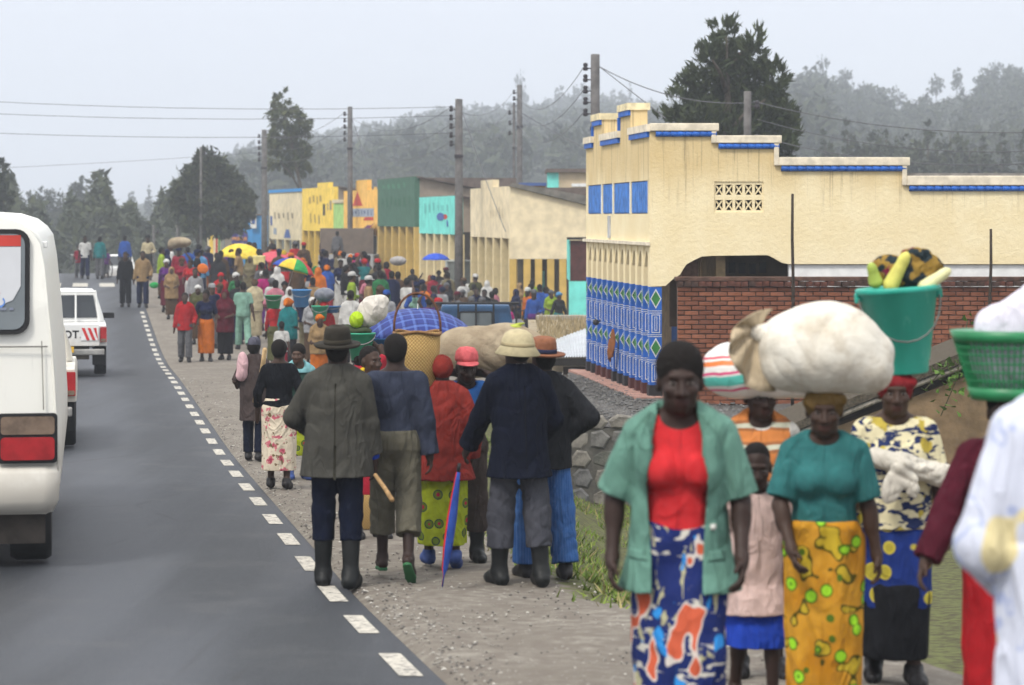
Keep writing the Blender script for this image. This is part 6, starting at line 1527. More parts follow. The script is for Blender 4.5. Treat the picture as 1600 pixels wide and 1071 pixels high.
def _stripes(t):
    z = t.sep(t.tc.outputs['Object'])['Z']; w = t.math('SINE', t.math('MULTIPLY', t.math('ADD', z, t.math('MULTIPLY', t.noise(t.co(), 4, 2), .05)), 52)); c = t.mix(t.step(w, -.2, .2), (.55, .20, .06), (.30, .12, .05)); return t.mix(t.step(w, .72, .82), c, (.45, .45, .35))
P_NAVY, P_ORANGE, P_FLORAL, P_WAX, P_WHITE, P_STRIPE = [print_cloth(n, f) for n, f in (('navy_wax_print', _navy_print), ('orange_wax_print', _orange_print), ('pink_floral', _floral), ('wax_print', _wax), ('white_print', _white_print), ('striped_shawl', _stripes))]
P_GREEN = print_cloth('lime_dot_print', _dots((.36, .42, .025), (.015, .03, .05), (.12, .17, .02), 8.5, inner2=(.38, .02, .05)))
P_NYEL = print_cloth('navy_yellow_print', _dots((.015, .035, .18), (.5, .42, .05), (.36, .30, .04), 7.5, (2, 1, 5), (.10, .12, .02), (.40, .34, .12)))
C = cloth
c_red, c_sea, c_teal, c_black, c_navy = C('coral_red', (.56, .03, .035)), C('sea_green', (.13, .265, .21)), C('teal_polo', (.036, .155, .155)), C('black_cloth', (.007, .008, .011)), C('navy_cloth', (.006, .009, .022))
c_grey, c_coat, c_olive, c_blazer, c_char = C('slate_sweater', (.036, .043, .068)), C('grey_tweed', (.060, .058, .050)), C('khaki', (.125, .115, .085)), C('navy_blazer', (.006, .008, .017)), C('charcoal', (.017, .018, .021))
c_rust, c_pink, c_blue, c_white, c_maroon, c_brown = C('rust_red', (.215, .028, .022)), C('pale_pink', (.60, .44, .40)), C('royal_blue', (.02, .06, .42)), C('off_white', (.60, .58, .54)), C('maroon', (.075, .012, .022)), C('brown_wool', (.060, .045, .042))
def _jean(t):
    x = t.sep(t.tc.outputs['Object'])['X']; w = t.math('SINE', t.math('MULTIPLY', x, 330)); c = t.mix(t.step(t.noise(t.co(), 6, 4), .3, .7), (.025, .075, .22), (.045, .12, .31)); return t.mix(t.math('MULTIPLY', t.step(w, .75, .95), .5), c, (.10, .18, .38))
c_jean = print_cloth('blue_pinstripe', _jean)
c_gtrs = C('grey_flannel', (.060, .062, .075)); c_btrs = C('brown_trousers', (.055, .042, .038)); m_boot = mat('rubber_boot', (.010, .011, .011), .5, .4, 8, .25, 25, .2); m_shoe = mat('black_shoe', (.012, .011, .012), .5); m_flip = mat('green_sandal', (.03, .13, .05), .7); m_bsh = mat('blue_shoe', (.03, .06, .2), .7)
m_felt, m_band = mat('dark_felt', (.026, .022, .016), .95, .3, 6, .3, 90), mat('felt_band', (.04, .034, .024), .95); m_pith, m_pithb = mat('straw_pith', (.42, .36, .22), .9, .15, 20, .4, 90), mat('straw_band', (.34, .28, .16), .9); m_fed, m_fedb = mat('rust_straw', (.21, .085, .045), .9, .2, 20, .4, 90), mat('blue_hatband', (.02, .025, .06), .9); m_cap, m_capp = C('faded_red_cap', (.62, .13, .14)), C('faded_red_cap', (.62, .13, .14))

# ================================================================== people close to the camera
WA = person('woman in sea green jacket over a red top and navy printed wrap skirt', 1062, 10, -4, 1.62,
       Pose(legs=((15, 9, 0), (-13, 22, 22)), hands=((.25, -.14, .89), (-.275, -.05, .88)), poles=((.4, .7, 0), (-.5, .7, 0)), female=True, bulk=1.06, yaw=4, nod=3, headk=1.14),
       [('shirt', c_red, dict(sleeve=.3, hem=.99, off=.012, neck=(.09, .08, .07), wr=.003)), ('jacket', c_sea, dict(sleeve=.93, hem=.745, open=(.075, .115), off=.028, arm=.006, cuff=.010, wr=.008, flare=.05, shift=-.01)), ('skirt', P_NAVY, dict(hem=.22, folds=.025, top=1.04)), ('hair', None, dict(big=.016, wr=.004)), ('shoes', m_shoe, {})], .0055, .007, 1, True, True)
def lapel(sd, sh=-.01):
    rows = []
    for i in range(9):
        t_ = i / 8; z = 1.455 - .36 * t_; xi = .070 + .05 * min(1, t_ * 1.6); w_ = .055 * math.sin(math.pi * min(1, .25 + .75 * t_)) ** .7 if t_ < .99 else .004
        if i in (2,): w_ += .018
        rows.append([(sh + sd * (xi + w_ * k / 4), z + .02 * k / 4) for k in range(5)])
    return rows
for sd in (1, -1):
    patch(WA, 'jacket', 'lapel', lapel(sd) if sd < 0 else [r__[::-1] for r__ in lapel(sd)], c_sea, .010)
    patch(WA, 'jacket', 'pocket_flap', rect_grid(sd * .15 - .045 - .01, sd * .15 + .045 - .01, .875, .915), c_sea, .006)
patch(WA, 'jacket', 'button', rect_grid(.125, .147, 1.0, 1.022, 3, 3), mat('pale_button', (.55, .55, .5), .4), .009)
person('woman in teal polo shirt and orange fruit print wrap under the big pale sack', 1288, 11.3, -6, 1.45,
       Pose(legs=((6, 6, 0), (-8, 12, 10)), hands=((.27, -.02, .84), (-.17, -.20, .90)), poles=((.6, .5, 0), (-.7, .5, 0)), female=True, bulk=1.14, nod=5, headk=1.13),
       [('shirt', c_teal, dict(sleeve=.86, hem=.93, off=.016, arm=.014, cuff=.012, collar=1, wr=.005, name='polo_shirt')), ('skirt', P_ORANGE, dict(hem=.15, folds=.05, wrap=1, top=1.03, wr=.009)), ('headscarf', cloth('gold_brown_scarf', (.16, .10, .035)), dict(knot=0)), ('shoes', m_shoe, {})], .006, .008, 0, True, True)
person('woman with red headscarf and yellow patterned dress carrying the turquoise bucket', 1398, 12.6, -3, 1.51,
       Pose(legs=((6, 6, 0), (-6, 10, 8)), hands=((.28, -.05, .86), (-.26, -.1, .86)), female=True, bulk=1.12, nod=2, headk=1.13),
       [('shirt', P_WAX, dict(sleeve=.8, hem=.85, off=.02, arm=.016, loose=1, wr=.006, name='blouse')), ('skirt', P_NYEL, dict(hem=.42, folds=.05, top=1.02)), ('skirt', cloth('black_skirt', (.014, .015, .018)), dict(hem=.14, folds=.04, top=.62, name='underskirt')), ('headscarf', cloth('deep_red_scarf', (.22, .02, .025)), dict(kx=.05)), ('shoes', m_shoe, {})], .007, .008, 0, True, True)
person('woman with black brimmed hat and orange striped shawl under the striped plastic bag', 1186, 12.9, 4, 1.49,
       Pose(hands=((.15, -.2, 1.05), (-.18, -.2, 1.02)), female=True, nod=2, yaw=8, headk=1.12),
       [('shirt', c_white, dict(sleeve=1.8, hem=.85, off=.02, arm=.01, loose=1, name='blouse')), ('shawl', P_STRIPE, dict(hem=1.12, w=.86)), ('skirt', c_maroon, dict(hem=.2)), ('hair', None, {}), ('brim', [C('black_hat', (.014, .014, .016))] * 2, {}), ('shoes', m_shoe, {})], .007, .009, 1, True, True)
person('child in pale pink tunic and royal blue skirt between two women', 1181, 11.75, 6, 1.17,
       Pose(legs=((8, 6, 0), (-8, 14, 10)), hands=((.27, -.02, .88), (-.27, -.02, .88)), nod=12, yaw=-6, headk=1.2, bulk=.95),
       [('shirt', c_pink, dict(sleeve=.6, hem=.62, off=.024, arm=.02, loose=1, flare=.06, name='tunic')), ('skirt', c_blue, dict(hem=.40, folds=.05, flare=1.0, top=.70)), ('hair', None, dict(big=.004))], .006, .008, 1, True, True)
person('person in maroon sleeves and red skirt carrying the green basket, half hidden at right', 1572, 10.4, -8, 1.47,
       Pose(hands=((.28, -.02, .88), (-.42, -.20, .80)), poles=((.5, .6, 0), (-.3, .8, .1)), female=True, bulk=1.05),
       [('sweater', c_maroon, dict(hem=.86, off=.018, arm=.014, wr=.007)), ('skirt', C('bright_red_skirt', (.36, .015, .02)), dict(hem=.2, folds=.04)), ('hair', None, {}), ('shoes', m_shoe, {})], .006, .008, 0, True, True)
person('tall person in long white printed robe cut by the right picture edge', 1694, 7.0, 192, 1.86,
       Pose(hands=((.12, -.2, 1.0), (-.12, -.2, 1.0)), poles=((.6, .6, 0), (-.6, .6, 0)), bulk=1.05),
       [('shawl', P_WHITE, dict(long=1, hem=.25, w=1.02, folds=.08, wr=.014, name='robe')), ('hair', None, dict(big=.02)), ('shoes', m_shoe, {})], .008, .009, 0, False, True)

# ================================================================== the men and women on the shoulder
MI = person('man in grey tweed coat, dark felt hat and rubber boots walking away', 527, 17.6, 178, 1.70,
       Pose(legs=((3, 3, 0), (-3, 5, 0)), hands=((.16, -.24, 1.02), (-.25, -.06, .82)), poles=((.8, .5, 0), (-.4, .8, 0)), bulk=1.14),
       [('shirt', c_blue, dict(sleeve=1.98, hem=.9, off=.012)), ('coat', c_coat, dict(sleeve=1.84, hem=.745, off=.028, arm=.008, wr=.008, flare=.014, box=1.1)), ('trousers', c_navy, dict(wide=.020, end=1.44)), ('boots', m_boot, dict(hgt=.27)), ('hair', None, dict(big=.006)), ('fedora', [m_felt, m_band], dict(up=.05, k=1.02))], .009, .009, 1, False, True)
patch(MI, 'coat', 'back_seam', rect_grid(-.004, .004, .76, 1.40, 2, 14), C('tweed_seam', (.03, .028, .02)), .0025, False); patch(MI, 'coat', 'back_vent', rect_grid(-.010, .006, .75, .98, 2, 8), C('tweed_seam', (.03, .028, .02)), .003, False)
person('boy in slate grey sweater and cropped khaki trousers with green sandals', 618, 18.0, 181, 1.63,
       Pose(legs=((10, 4, 0), (-8, 16, 38)), hands=((.27, -.1, .9), (-.25, .02, .84)), poles=((.5, .8, 0), (-.4, .8, 0)), bulk=1.0, yaw=0),
       [('sweater', c_grey, dict(hem=.86, off=.022, arm=.016, wr=.008)), ('trousers', c_olive, dict(end=1.55, wide=.034, wr=.010, off=.018)), ('flipflops', m_flip, {}), ('hair', None, dict(big=.012))], .008, .009, 1, False, True)
person('woman in long rust red jacket and lime dotted skirt with a basket on her head', 690, 18.75, 186, 1.50,
       Pose(legs=((8, 4, 0), (-8, 10, 18)), hands=((.24, -.06, 1.78), (-.25, -.02, .88)), poles=((.9, .2, 0), (-.6, .6, 0)), female=True, bulk=1.18),
       [('coat', c_rust, dict(hem=.70, off=.026, arm=.012, flare=.06, wr=.009, folds=.02, name='long_jacket')), ('skirt', P_GREEN, dict(hem=.20, folds=.05, flare=1.05)), ('shoes', m_bsh, {}), ('headscarf', c_rust, dict(knot=0, band=0))], .01, .01, 1, False, True)
person('man in pink red cap bent under a big sack, wearing black and blue top', 726, 19.2, 6, 1.57,
       Pose(legs=((4, 8, 0), (-4, 8, 0)), hands=((.19, .02, 1.50), (-.19, .02, 1.50)), poles=((.5, -.6, -.6), (-.5, -.6, -.6)), lean=14, nod=12, yaw=4),
       [('sweater', c_black, dict(hem=.86, off=.018, arm=.012)), ('shirt', C('bright_blue_yoke', (.03, .12, .36)), dict(sleeve=.0, hem=1.24, off=.0225, name='blue_yoke')), ('trousers', c_btrs, dict(wide=.03, end=1.6)), ('boots', m_boot, dict(hgt=.2)), ('hair', None, dict(big=.004)), ('cap', [m_cap, m_capp], dict(up=.05))], .008, .009, 1, True, True)
MN = person('man in navy blazer and straw pith helmet leaning on a closed umbrella', 811, 17.7, 197, 1.70,
       Pose(legs=((5, 4, 0), (-5, 4, 0)), hands=((.29, -.30, .90), (-.20, -.24, .96)), poles=((.5, .7, 0), (-.5, .7, 0)), bulk=1.04, yaw=14, nod=4, spread=.05),
       [('jacket', c_blazer, dict(hem=.735, off=.028, arm=.008, wr=.009, flare=.03)), ('trousers', c_gtrs, dict(wide=.034, wr=.011, end=1.58)), ('boots', m_boot, dict(hgt=.24)), ('hair', None, dict(big=.003)), ('pith', [m_pith, m_pithb], dict(up=.035, tilt=-8))], .009, .009, 1, False, True)
mesh_obj('shirt_collar', field_mesh('shirt_collar', [(rc((0, .004, 1.44), (0, -.008, 1.535), .066, .060), .01)], .008, c_white, 0, cuts=[zcut(None, 1.53)]), MN)
patch(MN, 'jacket', 'back_seam', rect_grid(-.003, .003, .75, 1.38, 2, 14), c_black, .0025, False)
MC = person('man in charcoal jacket and brown banded hat with hand on hip, blue pinstripe trousers', 850, 18.1, 196, 1.63,
       Pose(legs=((4, 3, 0), (-6, 4, 0)), hands=((.22, -.18, .92), (-.15, -.02, 1.03)), poles=((.7, .6, 0), (-.8, .55, .0)), bulk=1.06, yaw=10, spread=.05),
       [('jacket', c_char, dict(hem=.80, off=.026, arm=.010, wr=.010)), ('trousers', c_jean, dict(wide=.04, wr=.010)), ('shoes', m_shoe, {}), ('hair', None, dict(big=.003)), ('fedora', [m_fed, m_fedb], dict(up=.045, tilt=-4))], .009, .009, 1, False, True)
mesh_obj('shirt_collar', field_mesh('shirt_collar', [(rc((0, .004, 1.44), (0, -.008, 1.53), .064, .060), .01)], .008, c_white, 0, cuts=[zcut(None, 1.525)]), MC)
person('woman in black top and pink floral skirt walking away by the road edge', 436, 26.2, 180, 1.47,
       Pose(legs=((5, 4, 0), (-4, 6, 8)), hands=((.26, -.04, .88), (-.24, -.14, .95)), female=True, bulk=1.1),
       [('sweater', c_black, dict(hem=.94, off=.016, sleeve=1.7)), ('skirt', P_FLORAL, dict(hem=.22, folds=.03, flare=1.08)), ('hair', None, dict(big=.018)), ('shoes', m_shoe, {})], .012, .011)
person('person in brown wool shawl and grey knitted cap ahead of the floral skirt', 397, 30.5, 172, 1.40,
       Pose(legs=((6, 4, 0), (-5, 6, 8)), hands=((.2, -.12, 1.0), (-.2, -.12, 1.0)), bulk=.96),
       [('shawl', c_brown, dict(hem=.56, w=.96)), ('trousers', c_navy, {}), ('shoes', m_shoe, {}), ('hair', None, {}), ('knit', [C('grey_knit', (.09, .09, .12))] * 2, {})], .013, .012)
person('young person with pale blue collar facing back beside the floral skirted woman', 466, 27.6, 20, 1.42,
       Pose(hands=((.22, -.12, .95), (-.22, -.12, .95)), yaw=-30, female=True),
       [('shirt', C('dark_green_top', (.02, .05, .04)), dict(hem=.86, collar=0)), ('shawl', C('pale_blue_collar', (.20, .42, .45)), dict(hem=1.36, w=.62, name='collar')), ('skirt', P_GREEN, dict(hem=.3)), ('shoes', m_bsh, {}), ('hair', None, {})], .011, .011, 2, True)
person('girl in navy top glancing sideways between the tweed coat and the grey sweater', 577, 20.9, 24, 1.54,
       Pose(hands=((.26, -.05, .9), (-.1, -.2, .9)), yaw=20, female=True, bulk=.95),
       [('shirt', c_navy, dict(hem=.86, off=.016)), ('shawl', C('yellow_scarf', (.62, .42, .02)), dict(hem=1.30, w=.66, name='scarf')), ('skirt', C('crimson_skirt', (.4, .02, .04)), dict(hem=.4)), ('hair', None, dict(big=.006)), ('shoes', m_shoe, {})], .009, .01, 0, True, True)
person('woman in green and red top under the teal bucket and white bundle', 563, 24.2, 178, 1.46,
       Pose(hands=((.26, -.04, .88), (-.1, -.06, 1.80)), female=True, poles=((.4, .8, 0), (-.9, .2, 0))),
       [('shirt', C('leaf_green_top', (.05, .25, .08)), dict(hem=.9)), ('shawl', C('red_shawl', (.42, .03, .05)), dict(hem=1.12, w=.8)), ('skirt', c_navy, {}), ('hair', None, {}), ('shoes', m_shoe, {})], .012, .012)
person('woman under the blue basin, hidden behind the boy in the grey sweater', 599, 24.6, 182, 1.46,
       Pose(hands=((.26, -.04, .88), (-.26, -.04, .88)), female=True), [('shirt', C('amber_top', (.5, .3, .03)), dict(hem=.9)), ('skirt', P_NAVY, {}), ('hair', None, {}), ('shoes', m_shoe, {})], .013, .013)
person('person walking under the blue plaid umbrella', 652, 25.2, 180, 1.5,
       Pose(hands=((.26, -.04, .88), (-.03, -.22, 1.25)), female=True, poles=((.4, .8, 0), (-.9, .4, 0))), [('shirt', C('plum_top', (.13, .03, .09)), dict(hem=.9)), ('skirt', C('dull_green_skirt', (.05, .09, .05)), {}), ('hair', None, {}), ('shoes', m_shoe, {})], .013, .013)

# ================================================================== things carried and set down
def field_thing(name, label, cat, prims, h, m_, loc, wr=.006, fz=14, fx=26, ph=1., cuts=(), subs=(), rz=0, part=None):
    me = field_mesh(part or name, prims, h, m_, wr, cuts, subs, None, ph, fz, fx)
    o = mesh_obj(name, me, None, loc); o.rotation_euler = (0, 0, rz); tag(o, label, cat); return o
t = NT('woven_sack'); v = t.co(); n = t.noise(v, 4, 5); zz = t.sep(v)['Z']; c = t.mix(t.step(n, .35, .7), (.56, .52, .44), (.72, .69, .61)); c = t.mix(t.math('MULTIPLY', t.step(t.noise(v, 6, 6, .65), .45, .72), .6), c, (.34, .27, .18)); t.bump(t.math('ADD', t.noise(v, 9, 4, .6, .6), t.math('MULTIPLY', t.noise(v, 150, 2), .12)), .6, .02); M_SACK = t.done(c, .55, .3)
t = NT('sisal_sack'); v = t.co(); n = t.noise(v, 5, 5); c = t.mix(t.step(n, .35, .7), (.24, .19, .13), (.36, .30, .21)); c = t.mix(t.math('MULTIPLY', t.step(t.noise(v, 13, 5), .55, .75), .5), c, (.14, .105, .07)); t.bump(t.math('ADD', t.noise(v, 12, 4, .6, .8), t.math('MULTIPLY', t.noise(v, 200, 2), .2)), .7, .02); M_SISAL = t.done(c, .95, .1)
# great pale sack on the teal woman's head
p = at(1290, 617, 11.3)
SK = root('sack', 'big round pale plastic sack with a knotted mouth on the teal woman\'s head', 'sack', p)
pr = [(el((0, 0, .19), (.285, .25, .19)), .06), (el((.03, 0, .25), (.2, .2, .17)), .08), (el((-.16, 0, .23), (.16, .16, .14)), .08), (el((.19, -.02, .12), (.12, .17, .11)), .06), (el((-.02, 0, .315), (.17, .15, .09)), .05), (el((.24, .0, .20), (.075, .12, .07)), .04), (el((-.2, 0, .12), (.1, .16, .09)), .05)]
mesh_obj('bag', field_mesh('bag', pr, .008, M_SACK, .018, fz=9, fx=11, cuts=[zcut(.012, None)], post=lambda g: g.wrinkle(.007, 34, 30, 22, 2.3)), SK)
m = MB(); nu, nv = 26, 9
for j in range(nv):
    for i in range(nu):
        u, w_ = i / (nu - 1), j / (nv - 1); a_ = R(72 + 215 * u); rr = .035 + .19 * w_ * (1 - .35 * math.sin(u * math.pi) + .25 * (u > .8)) ; ruf = w_ * .055 * math.sin(u * 25) * (1 - .4 * w_)
        m.v.append((-.285 - .03 + rr * math.cos(a_) * .95, -.02 + ruf - .10 * w_ * math.sin(u * 3.1), .285 + rr * math.sin(a_) * .8 - .06 * w_ * w_))
for j in range(nv - 1):
    for i in range(nu - 1): m.f.append([j * nu + i, j * nu + i + 1, (j + 1) * nu + i + 1, (j + 1) * nu + i]); m.m.append(0); m.sm.append(True)
o = m.build('tied_mouth', cloth('sack_mouth', (.46, .37, .25)), SK); md = o.modifiers.new('thick', 'SOLIDIFY'); md.thickness = .006
SK.scale = (.94, .94, .95)
mesh_obj('sack_neck', field_mesh('sack_neck', [(rc((-.24, 0, .27), (-.32, -.02, .29), .07, .04), .03)], .008, M_SACK, .006, fz=60, fx=60), SK)
m = MB(); m.smooth = True; m.tube([(-.285 + .012 * math.sin(k * 1.05), .043 * math.cos(k * .6981), .28 + .043 * math.sin(k * .6981)) for k in range(10)], .008, 6); m.build('cord', mat('cord', (.2, .16, .1)), SK)
# striped plastic bag
t = NT('striped_plastic'); v = t.co(rot=(0, .12, 0)); z = t.math('ADD', t.sep(v)['Z'], t.math('MULTIPLY', t.noise(v, 6, 2), .03)); c = t.mix(t.noise(v, 5, 3), (.58, .56, .52), (.70, .68, .64))
for lo, hi, cc in ((.075, .083, (.6, .05, .16)), (.105, .15, (.10, .48, .40)), (.163, .172, (.6, .06, .18)), (.205, .225, (.62, .16, .03)), (.24, .248, (.5, .05, .08))): c = t.mix(t.math('MULTIPLY', t.step(z, lo - .004, lo), t.step(z, hi + .004, hi)), c, cc)
t.bump(t.noise(v, 10, 4, .6, .8), .6, .02); M_STRB = t.done(c, .4, .4)
o = field_thing('bag', 'white plastic bag with green and pink stripes behind the pale sack', 'bag', [(el((0, 0, .12), (.26, .2, .135)), .05), (el((-.1, 0, .16), (.16, .16, .12)), .06), (el((.22, 0, .05), (.16, .13, .05)), .05)], .009, M_STRB, at(1180, 622, 12.9), .016, 14, 17, cuts=[zcut(.0, None)])
# turquoise bucket of maize and cloth
t = NT('turquoise_plastic'); v = t.co(); c = t.mix(t.step(t.noise(t.co(scale=(1, 1, .4)), 6, 5), .35, .7), (.015, .30, .22), (.03, .38, .29)); c = t.mix(t.step(t.noise(t.co(scale=(1, 1, .5)), 12, 5), .6, .72), c, (.09, .44, .34)); M_TQP = t.done(c, .42, .4)
BK = root('bucket', 'turquoise plastic bucket tilted on the red headscarf', 'bucket', at(1412, 584, 12.6)); BK.rotation_euler = (0, R(-4), 0)
m = MB(); m.smooth = True; m.lathe([(.001, .0), (.115, .0), (.122, .008), (.128, .06), (.133, .065), (.19, .395), (.207, .40), (.21, .425), (.20, .43), (.186, .42), (.125, .05), (.001, .045)], 40, cap=False); m.build('shell', M_TQP, BK)
m = MB(); m.smooth = True; m.tube([(.2 * math.cos(k * math.pi / 12), -.20 * math.sin(k * math.pi / 12) - .01, .39 - .25 * math.sin(k * math.pi / 12) * .9) for k in range(13)], .005, 6); m.build('handle', mat('wire_handle', (.12, .13, .12), .5), BK)
for x in (.2, -.2): m = MB(); m.box((x, 0, .385), (.03, .05, .05)); m.build('lug', M_TQP, BK, .008)
bl = BK.location
def maize(px0, py0, px1, py1, r, label, m_):
    a, b_ = at(px0, py0, 12.52), at(px1, py1, 12.5); me = field_mesh('maize_cob', [(rc((0, 0, 0), b_ - a, r, r * .62), .02), (rc((b_ - a) * .9, (b_ - a) * 1.12, r * .5, r * .2), .02)], .006, m_, .003, fz=60, fx=60); o = mesh_obj('maize_cob', me, None, a); tag(o, label, 'maize', 'maize cobs in the turquoise bucket')
M_HUSK, M_HUSK2 = mat('maize_husk', (.62, .58, .14), .7, .2, 12, .4, 60), mat('maize_husk_pale', (.68, .66, .36), .7, .2, 12, .4, 60)
maize(1392, 445, 1414, 403, .040, 'upright yellow maize cob at the front of the turquoise bucket', M_HUSK); maize(1445, 448, 1478, 426, .036, 'pale maize cob leaning out to the right of the turquoise bucket', M_HUSK2); maize(1368, 440, 1362, 418, .035, 'greenish maize cob at the left rim of the turquoise bucket', mat('maize_green', (.36, .46, .09), .7))
def _dk(t): v = t.co(); c = t.mix(t.step(t.noise(v, 14, 2), .48, .52), (.02, .03, .035), (.24, .15, .035)); return t.mix(t.step(t.noise(t.co(loc=(3, 3, 3)), 16, 2), .6, .63), c, (.16, .02, .05))
o = field_thing('folded_cloth', 'dark patterned cloth heaped in the turquoise bucket', 'cloth', [(el((0, 0, .02), (.15, .12, .09)), .04), (el((.07, .0, .09), (.11, .08, .05), Matrix.Rotation(.35, 3, 'Y')), .03), (el((-.1, 0, .06), (.08, .07, .06)), .03), (el((.04, -.02, .125), (.07, .06, .03)), .02)], .008, print_cloth('dark_wax', _dk), at(1419, 436, 12.62), .010, 40, 40)
# green lattice basket with a white bundle
GB = root('plastic_basket', 'green open-work plastic basket at the right edge of the picture', 'basket', at(1580, 624, 10.4)); M_GPL = mat('green_plastic', (.02, .20, .075), .4, .2, 6, .05, 30, .4)
rad = lambda z: .135 + .075 * z / .27
for z, h_ in ((0, .05), (.235, .045)):
    m = MB(); m.smooth = True; m.lathe([(rad(z), z), (rad(z) + .012, z), (rad(z + h_) + .012, z + h_), (rad(z + h_), z + h_)], 48, sx=1.1); m.build('rim' if z else 'base_band', M_GPL, GB)
m = MB(); m.smooth = True; m.lathe([(.001, .0), (.13, .0), (.13, .01), (.001, .01)], 40, sx=1.1); m.build('bottom', M_GPL, GB)
for k in range(56):
    a = k * 2 * math.pi / 56; m = MB() if k == 0 else m; m.tube([(1.1 * (rad(z) + .006) * math.cos(a), (rad(z) + .006) * math.sin(a), z) for z in (.045, .14, .24)], .0042, 4)
m.build('lattice_bars', M_GPL, GB)['kind'] = 'stuff'
m = MB(); m.smooth = True
for z in (.08, .115, .15, .185, .215): m.tube([(1.1 * (rad(z) + .006) * math.cos(k * .1309), (rad(z) + .006) * math.sin(k * .1309), z) for k in range(49)], .004, 4, False)
m.build('lattice_rings', M_GPL, GB)['kind'] = 'stuff'
o = field_thing('bundle', 'white cloth bundle heaped in the green basket', 'bundle', [(el((0, 0, .08), (.17, .15, .16)), .05), (el((.05, 0, .2), (.14, .12, .12)), .06), (el((-.07, -.02, .2), (.08, .07, .08)), .04), (rc((.06, 0, .28), (.12, 0, .39), .06, .03), .05)], .008, C('bundle_white', (.62, .60, .68)), at(1580, 585, 10.4), .012, 20, 26)
# white cloth knotted over the patterned dress
field_thing('knotted_cloth', 'white fringed cloth knotted across the chest of the patterned dress', 'cloth', [(rc((-.17, .03, .06), (-.05, -.02, .03), .05, .05), .03), (rc((-.05, -.02, .03), (.19, .04, -.04), .05, .062), .04), (el((-.06, -.07, .03), (.05, .04, .045)), .02), (el((-.10, -.075, -.06), (.05, .02, .10), Matrix.Rotation(.35, 3, 'Y')), .02), (el((-.02, -.07, -.05), (.04, .018, .085), Matrix.Rotation(-.3, 3, 'Y')), .02)], .007, C('knot_white', (.62, .58, .50)), at(1425, 735, 12.44), .008, 60, 30)
# basket on the rust jacket woman's head, with its handle
def weave(name, c1, c2):
    t = NT(name); v = t.co(); s = t.sep(v); a = t.math('ARCTAN2', s['Y'], s['X']); w = t.math('MULTIPLY', t.math('SINE', t.math('MULTIPLY', a, 40)), t.math('SINE', t.math('MULTIPLY', s['Z'], 230))); c = t.mix(t.step(w, -.5, .5), c1, c2); c = t.mix(t.math('MULTIPLY', t.noise(v, 9, 4), .5), c, dim(c1, .7)); t.bump(w, .8, .006); return t.done(c, .85, .2)
M_WEAVE = weave('basket_weave', (.34, .21, .07), (.56, .38, .15))
def basket(label, loc, r0, r1, h_, handle=0, group=None):
    r_ = root('basket', label, 'basket', loc, 0, group); m = MB(); m.smooth = True; m.lathe([(.001, 0), (r0, 0), (r0 * 1.06, .01), ((r0 + r1) / 2 * 1.02, h_ * .5), (r1, h_), (r1 - .012, h_), (r0, .02), (.001, .015)], 36, cap=False); m.build('woven_body', M_WEAVE, r_)
    m = MB(); m.smooth = True; m.tube([(r1 * math.cos(k * .1745), r1 * math.sin(k * .1745), h_ + .012 * math.sin(3 * k * .1745)) for k in range(37)], .012, 7, False); m.build('rim', mat('rim_cane', (.22, .12, .05), .8, .3, 30, .3, 60), r_)
    if handle: m = MB(); m.smooth = True; m.tube([(r1 * math.cos(k * math.pi / 16), 0, h_ + handle * math.sin(k * math.pi / 16) ** .8) for k in range(17)], .009, 7); m.build('handle', mat('handle_cane', (.13, .06, .035), .8, .3, 30, .3, 60), r_)
    return r_
basket('tall woven basket with arched handle on the rust jacket woman\'s head', at(652, 603, 18.8), .145, .172, .39, .29)
basket('round woven basket set on the ground behind the tweed coated man', on_ground(578, 21.9) + Vector((0, 0, 0)), .13, .165, .33, 0)
o = field_thing('red_bundle', 'red cloth bundle on top of the basket set on the ground', 'bundle', [(el((0, 0, .08), (.12, .1, .16)), .04), (el((.03, 0, .2), (.08, .08, .08)), .04)], .012, c_red, on_ground(578, 21.9) + Vector((0, 0, .30)), .008)
# long sack on the shoulders of the man in the cap
field_thing('sack', 'long bulging sisal sack across the shoulders of the man in the red cap', 'sack', [(el((-.14, 0, .0), (.27, .2, .2)), .06), (el((.14, 0, .02), (.28, .21, .205)), .08), (el((.36, 0, .02), (.1, .13, .12)), .06), (el((-.38, 0, -.05), (.09, .12, .13)), .06)], .009, M_SISAL, at(760, 551, 19.5), .012, 14, 20)
field_thing('leaf_wad', 'yellow green leaf bundle stuffed in the sack mouth above the straw helmet', 'leaves', [(el((0, 0, 0), (.075, .05, .022)), .01), (rc((.03, 0, .01), (.09, 0, .035), .022, .008), .01)], .008, mat('fresh_leaf', (.32, .36, .05), .7, .3, 15, .3, 50), at(800, 512, 19.45), .006, 60, 60)
# stick in the tweed man's hand and its blue cuff
a, b_ = at(586, 742, 17.45), at(613, 782, 17.2); m = MB(); m.smooth = True; m.tube([Vector(), (b_ - a) * .5 + Vector((.004, 0, 0)), b_ - a], [.014, .015, .017], 8); o = m.build('walking_stick', mat('pale_wood', (.36, .22, .10), .8, .3, 30, .3, 50), origin=None); o.location = a; tag(o, 'short pale wooden stick in the hand of the tweed coated man', 'stick')
a, b_ = at(414, 545, 26.6), at(399, 628, 26.9); m = MB(); m.smooth = True; m.tube([Vector(), (b_ - a) * .4 + Vector((.012, 0, 0)), b_ - a], [.024, .026, .036], 8); o = m.build('wooden_pole', mat('pale_wood2', (.45, .31, .16), .8, .3, 20, .3, 50)); o.location = a; tag(o, 'thick pale wooden pole carried beside the black top', 'pole')
field_thing('bundle', 'pale pink wrapped bundle at the side of the brown shawl', 'bundle', [(el((0, 0, 0), (.07, .08, .17)), .04), (el((-.02, 0, -.12), (.06, .06, .06)), .04)], .014, C('pale_pink_wrap', (.62, .40, .42)), at(379, 572, 30.4), .008)
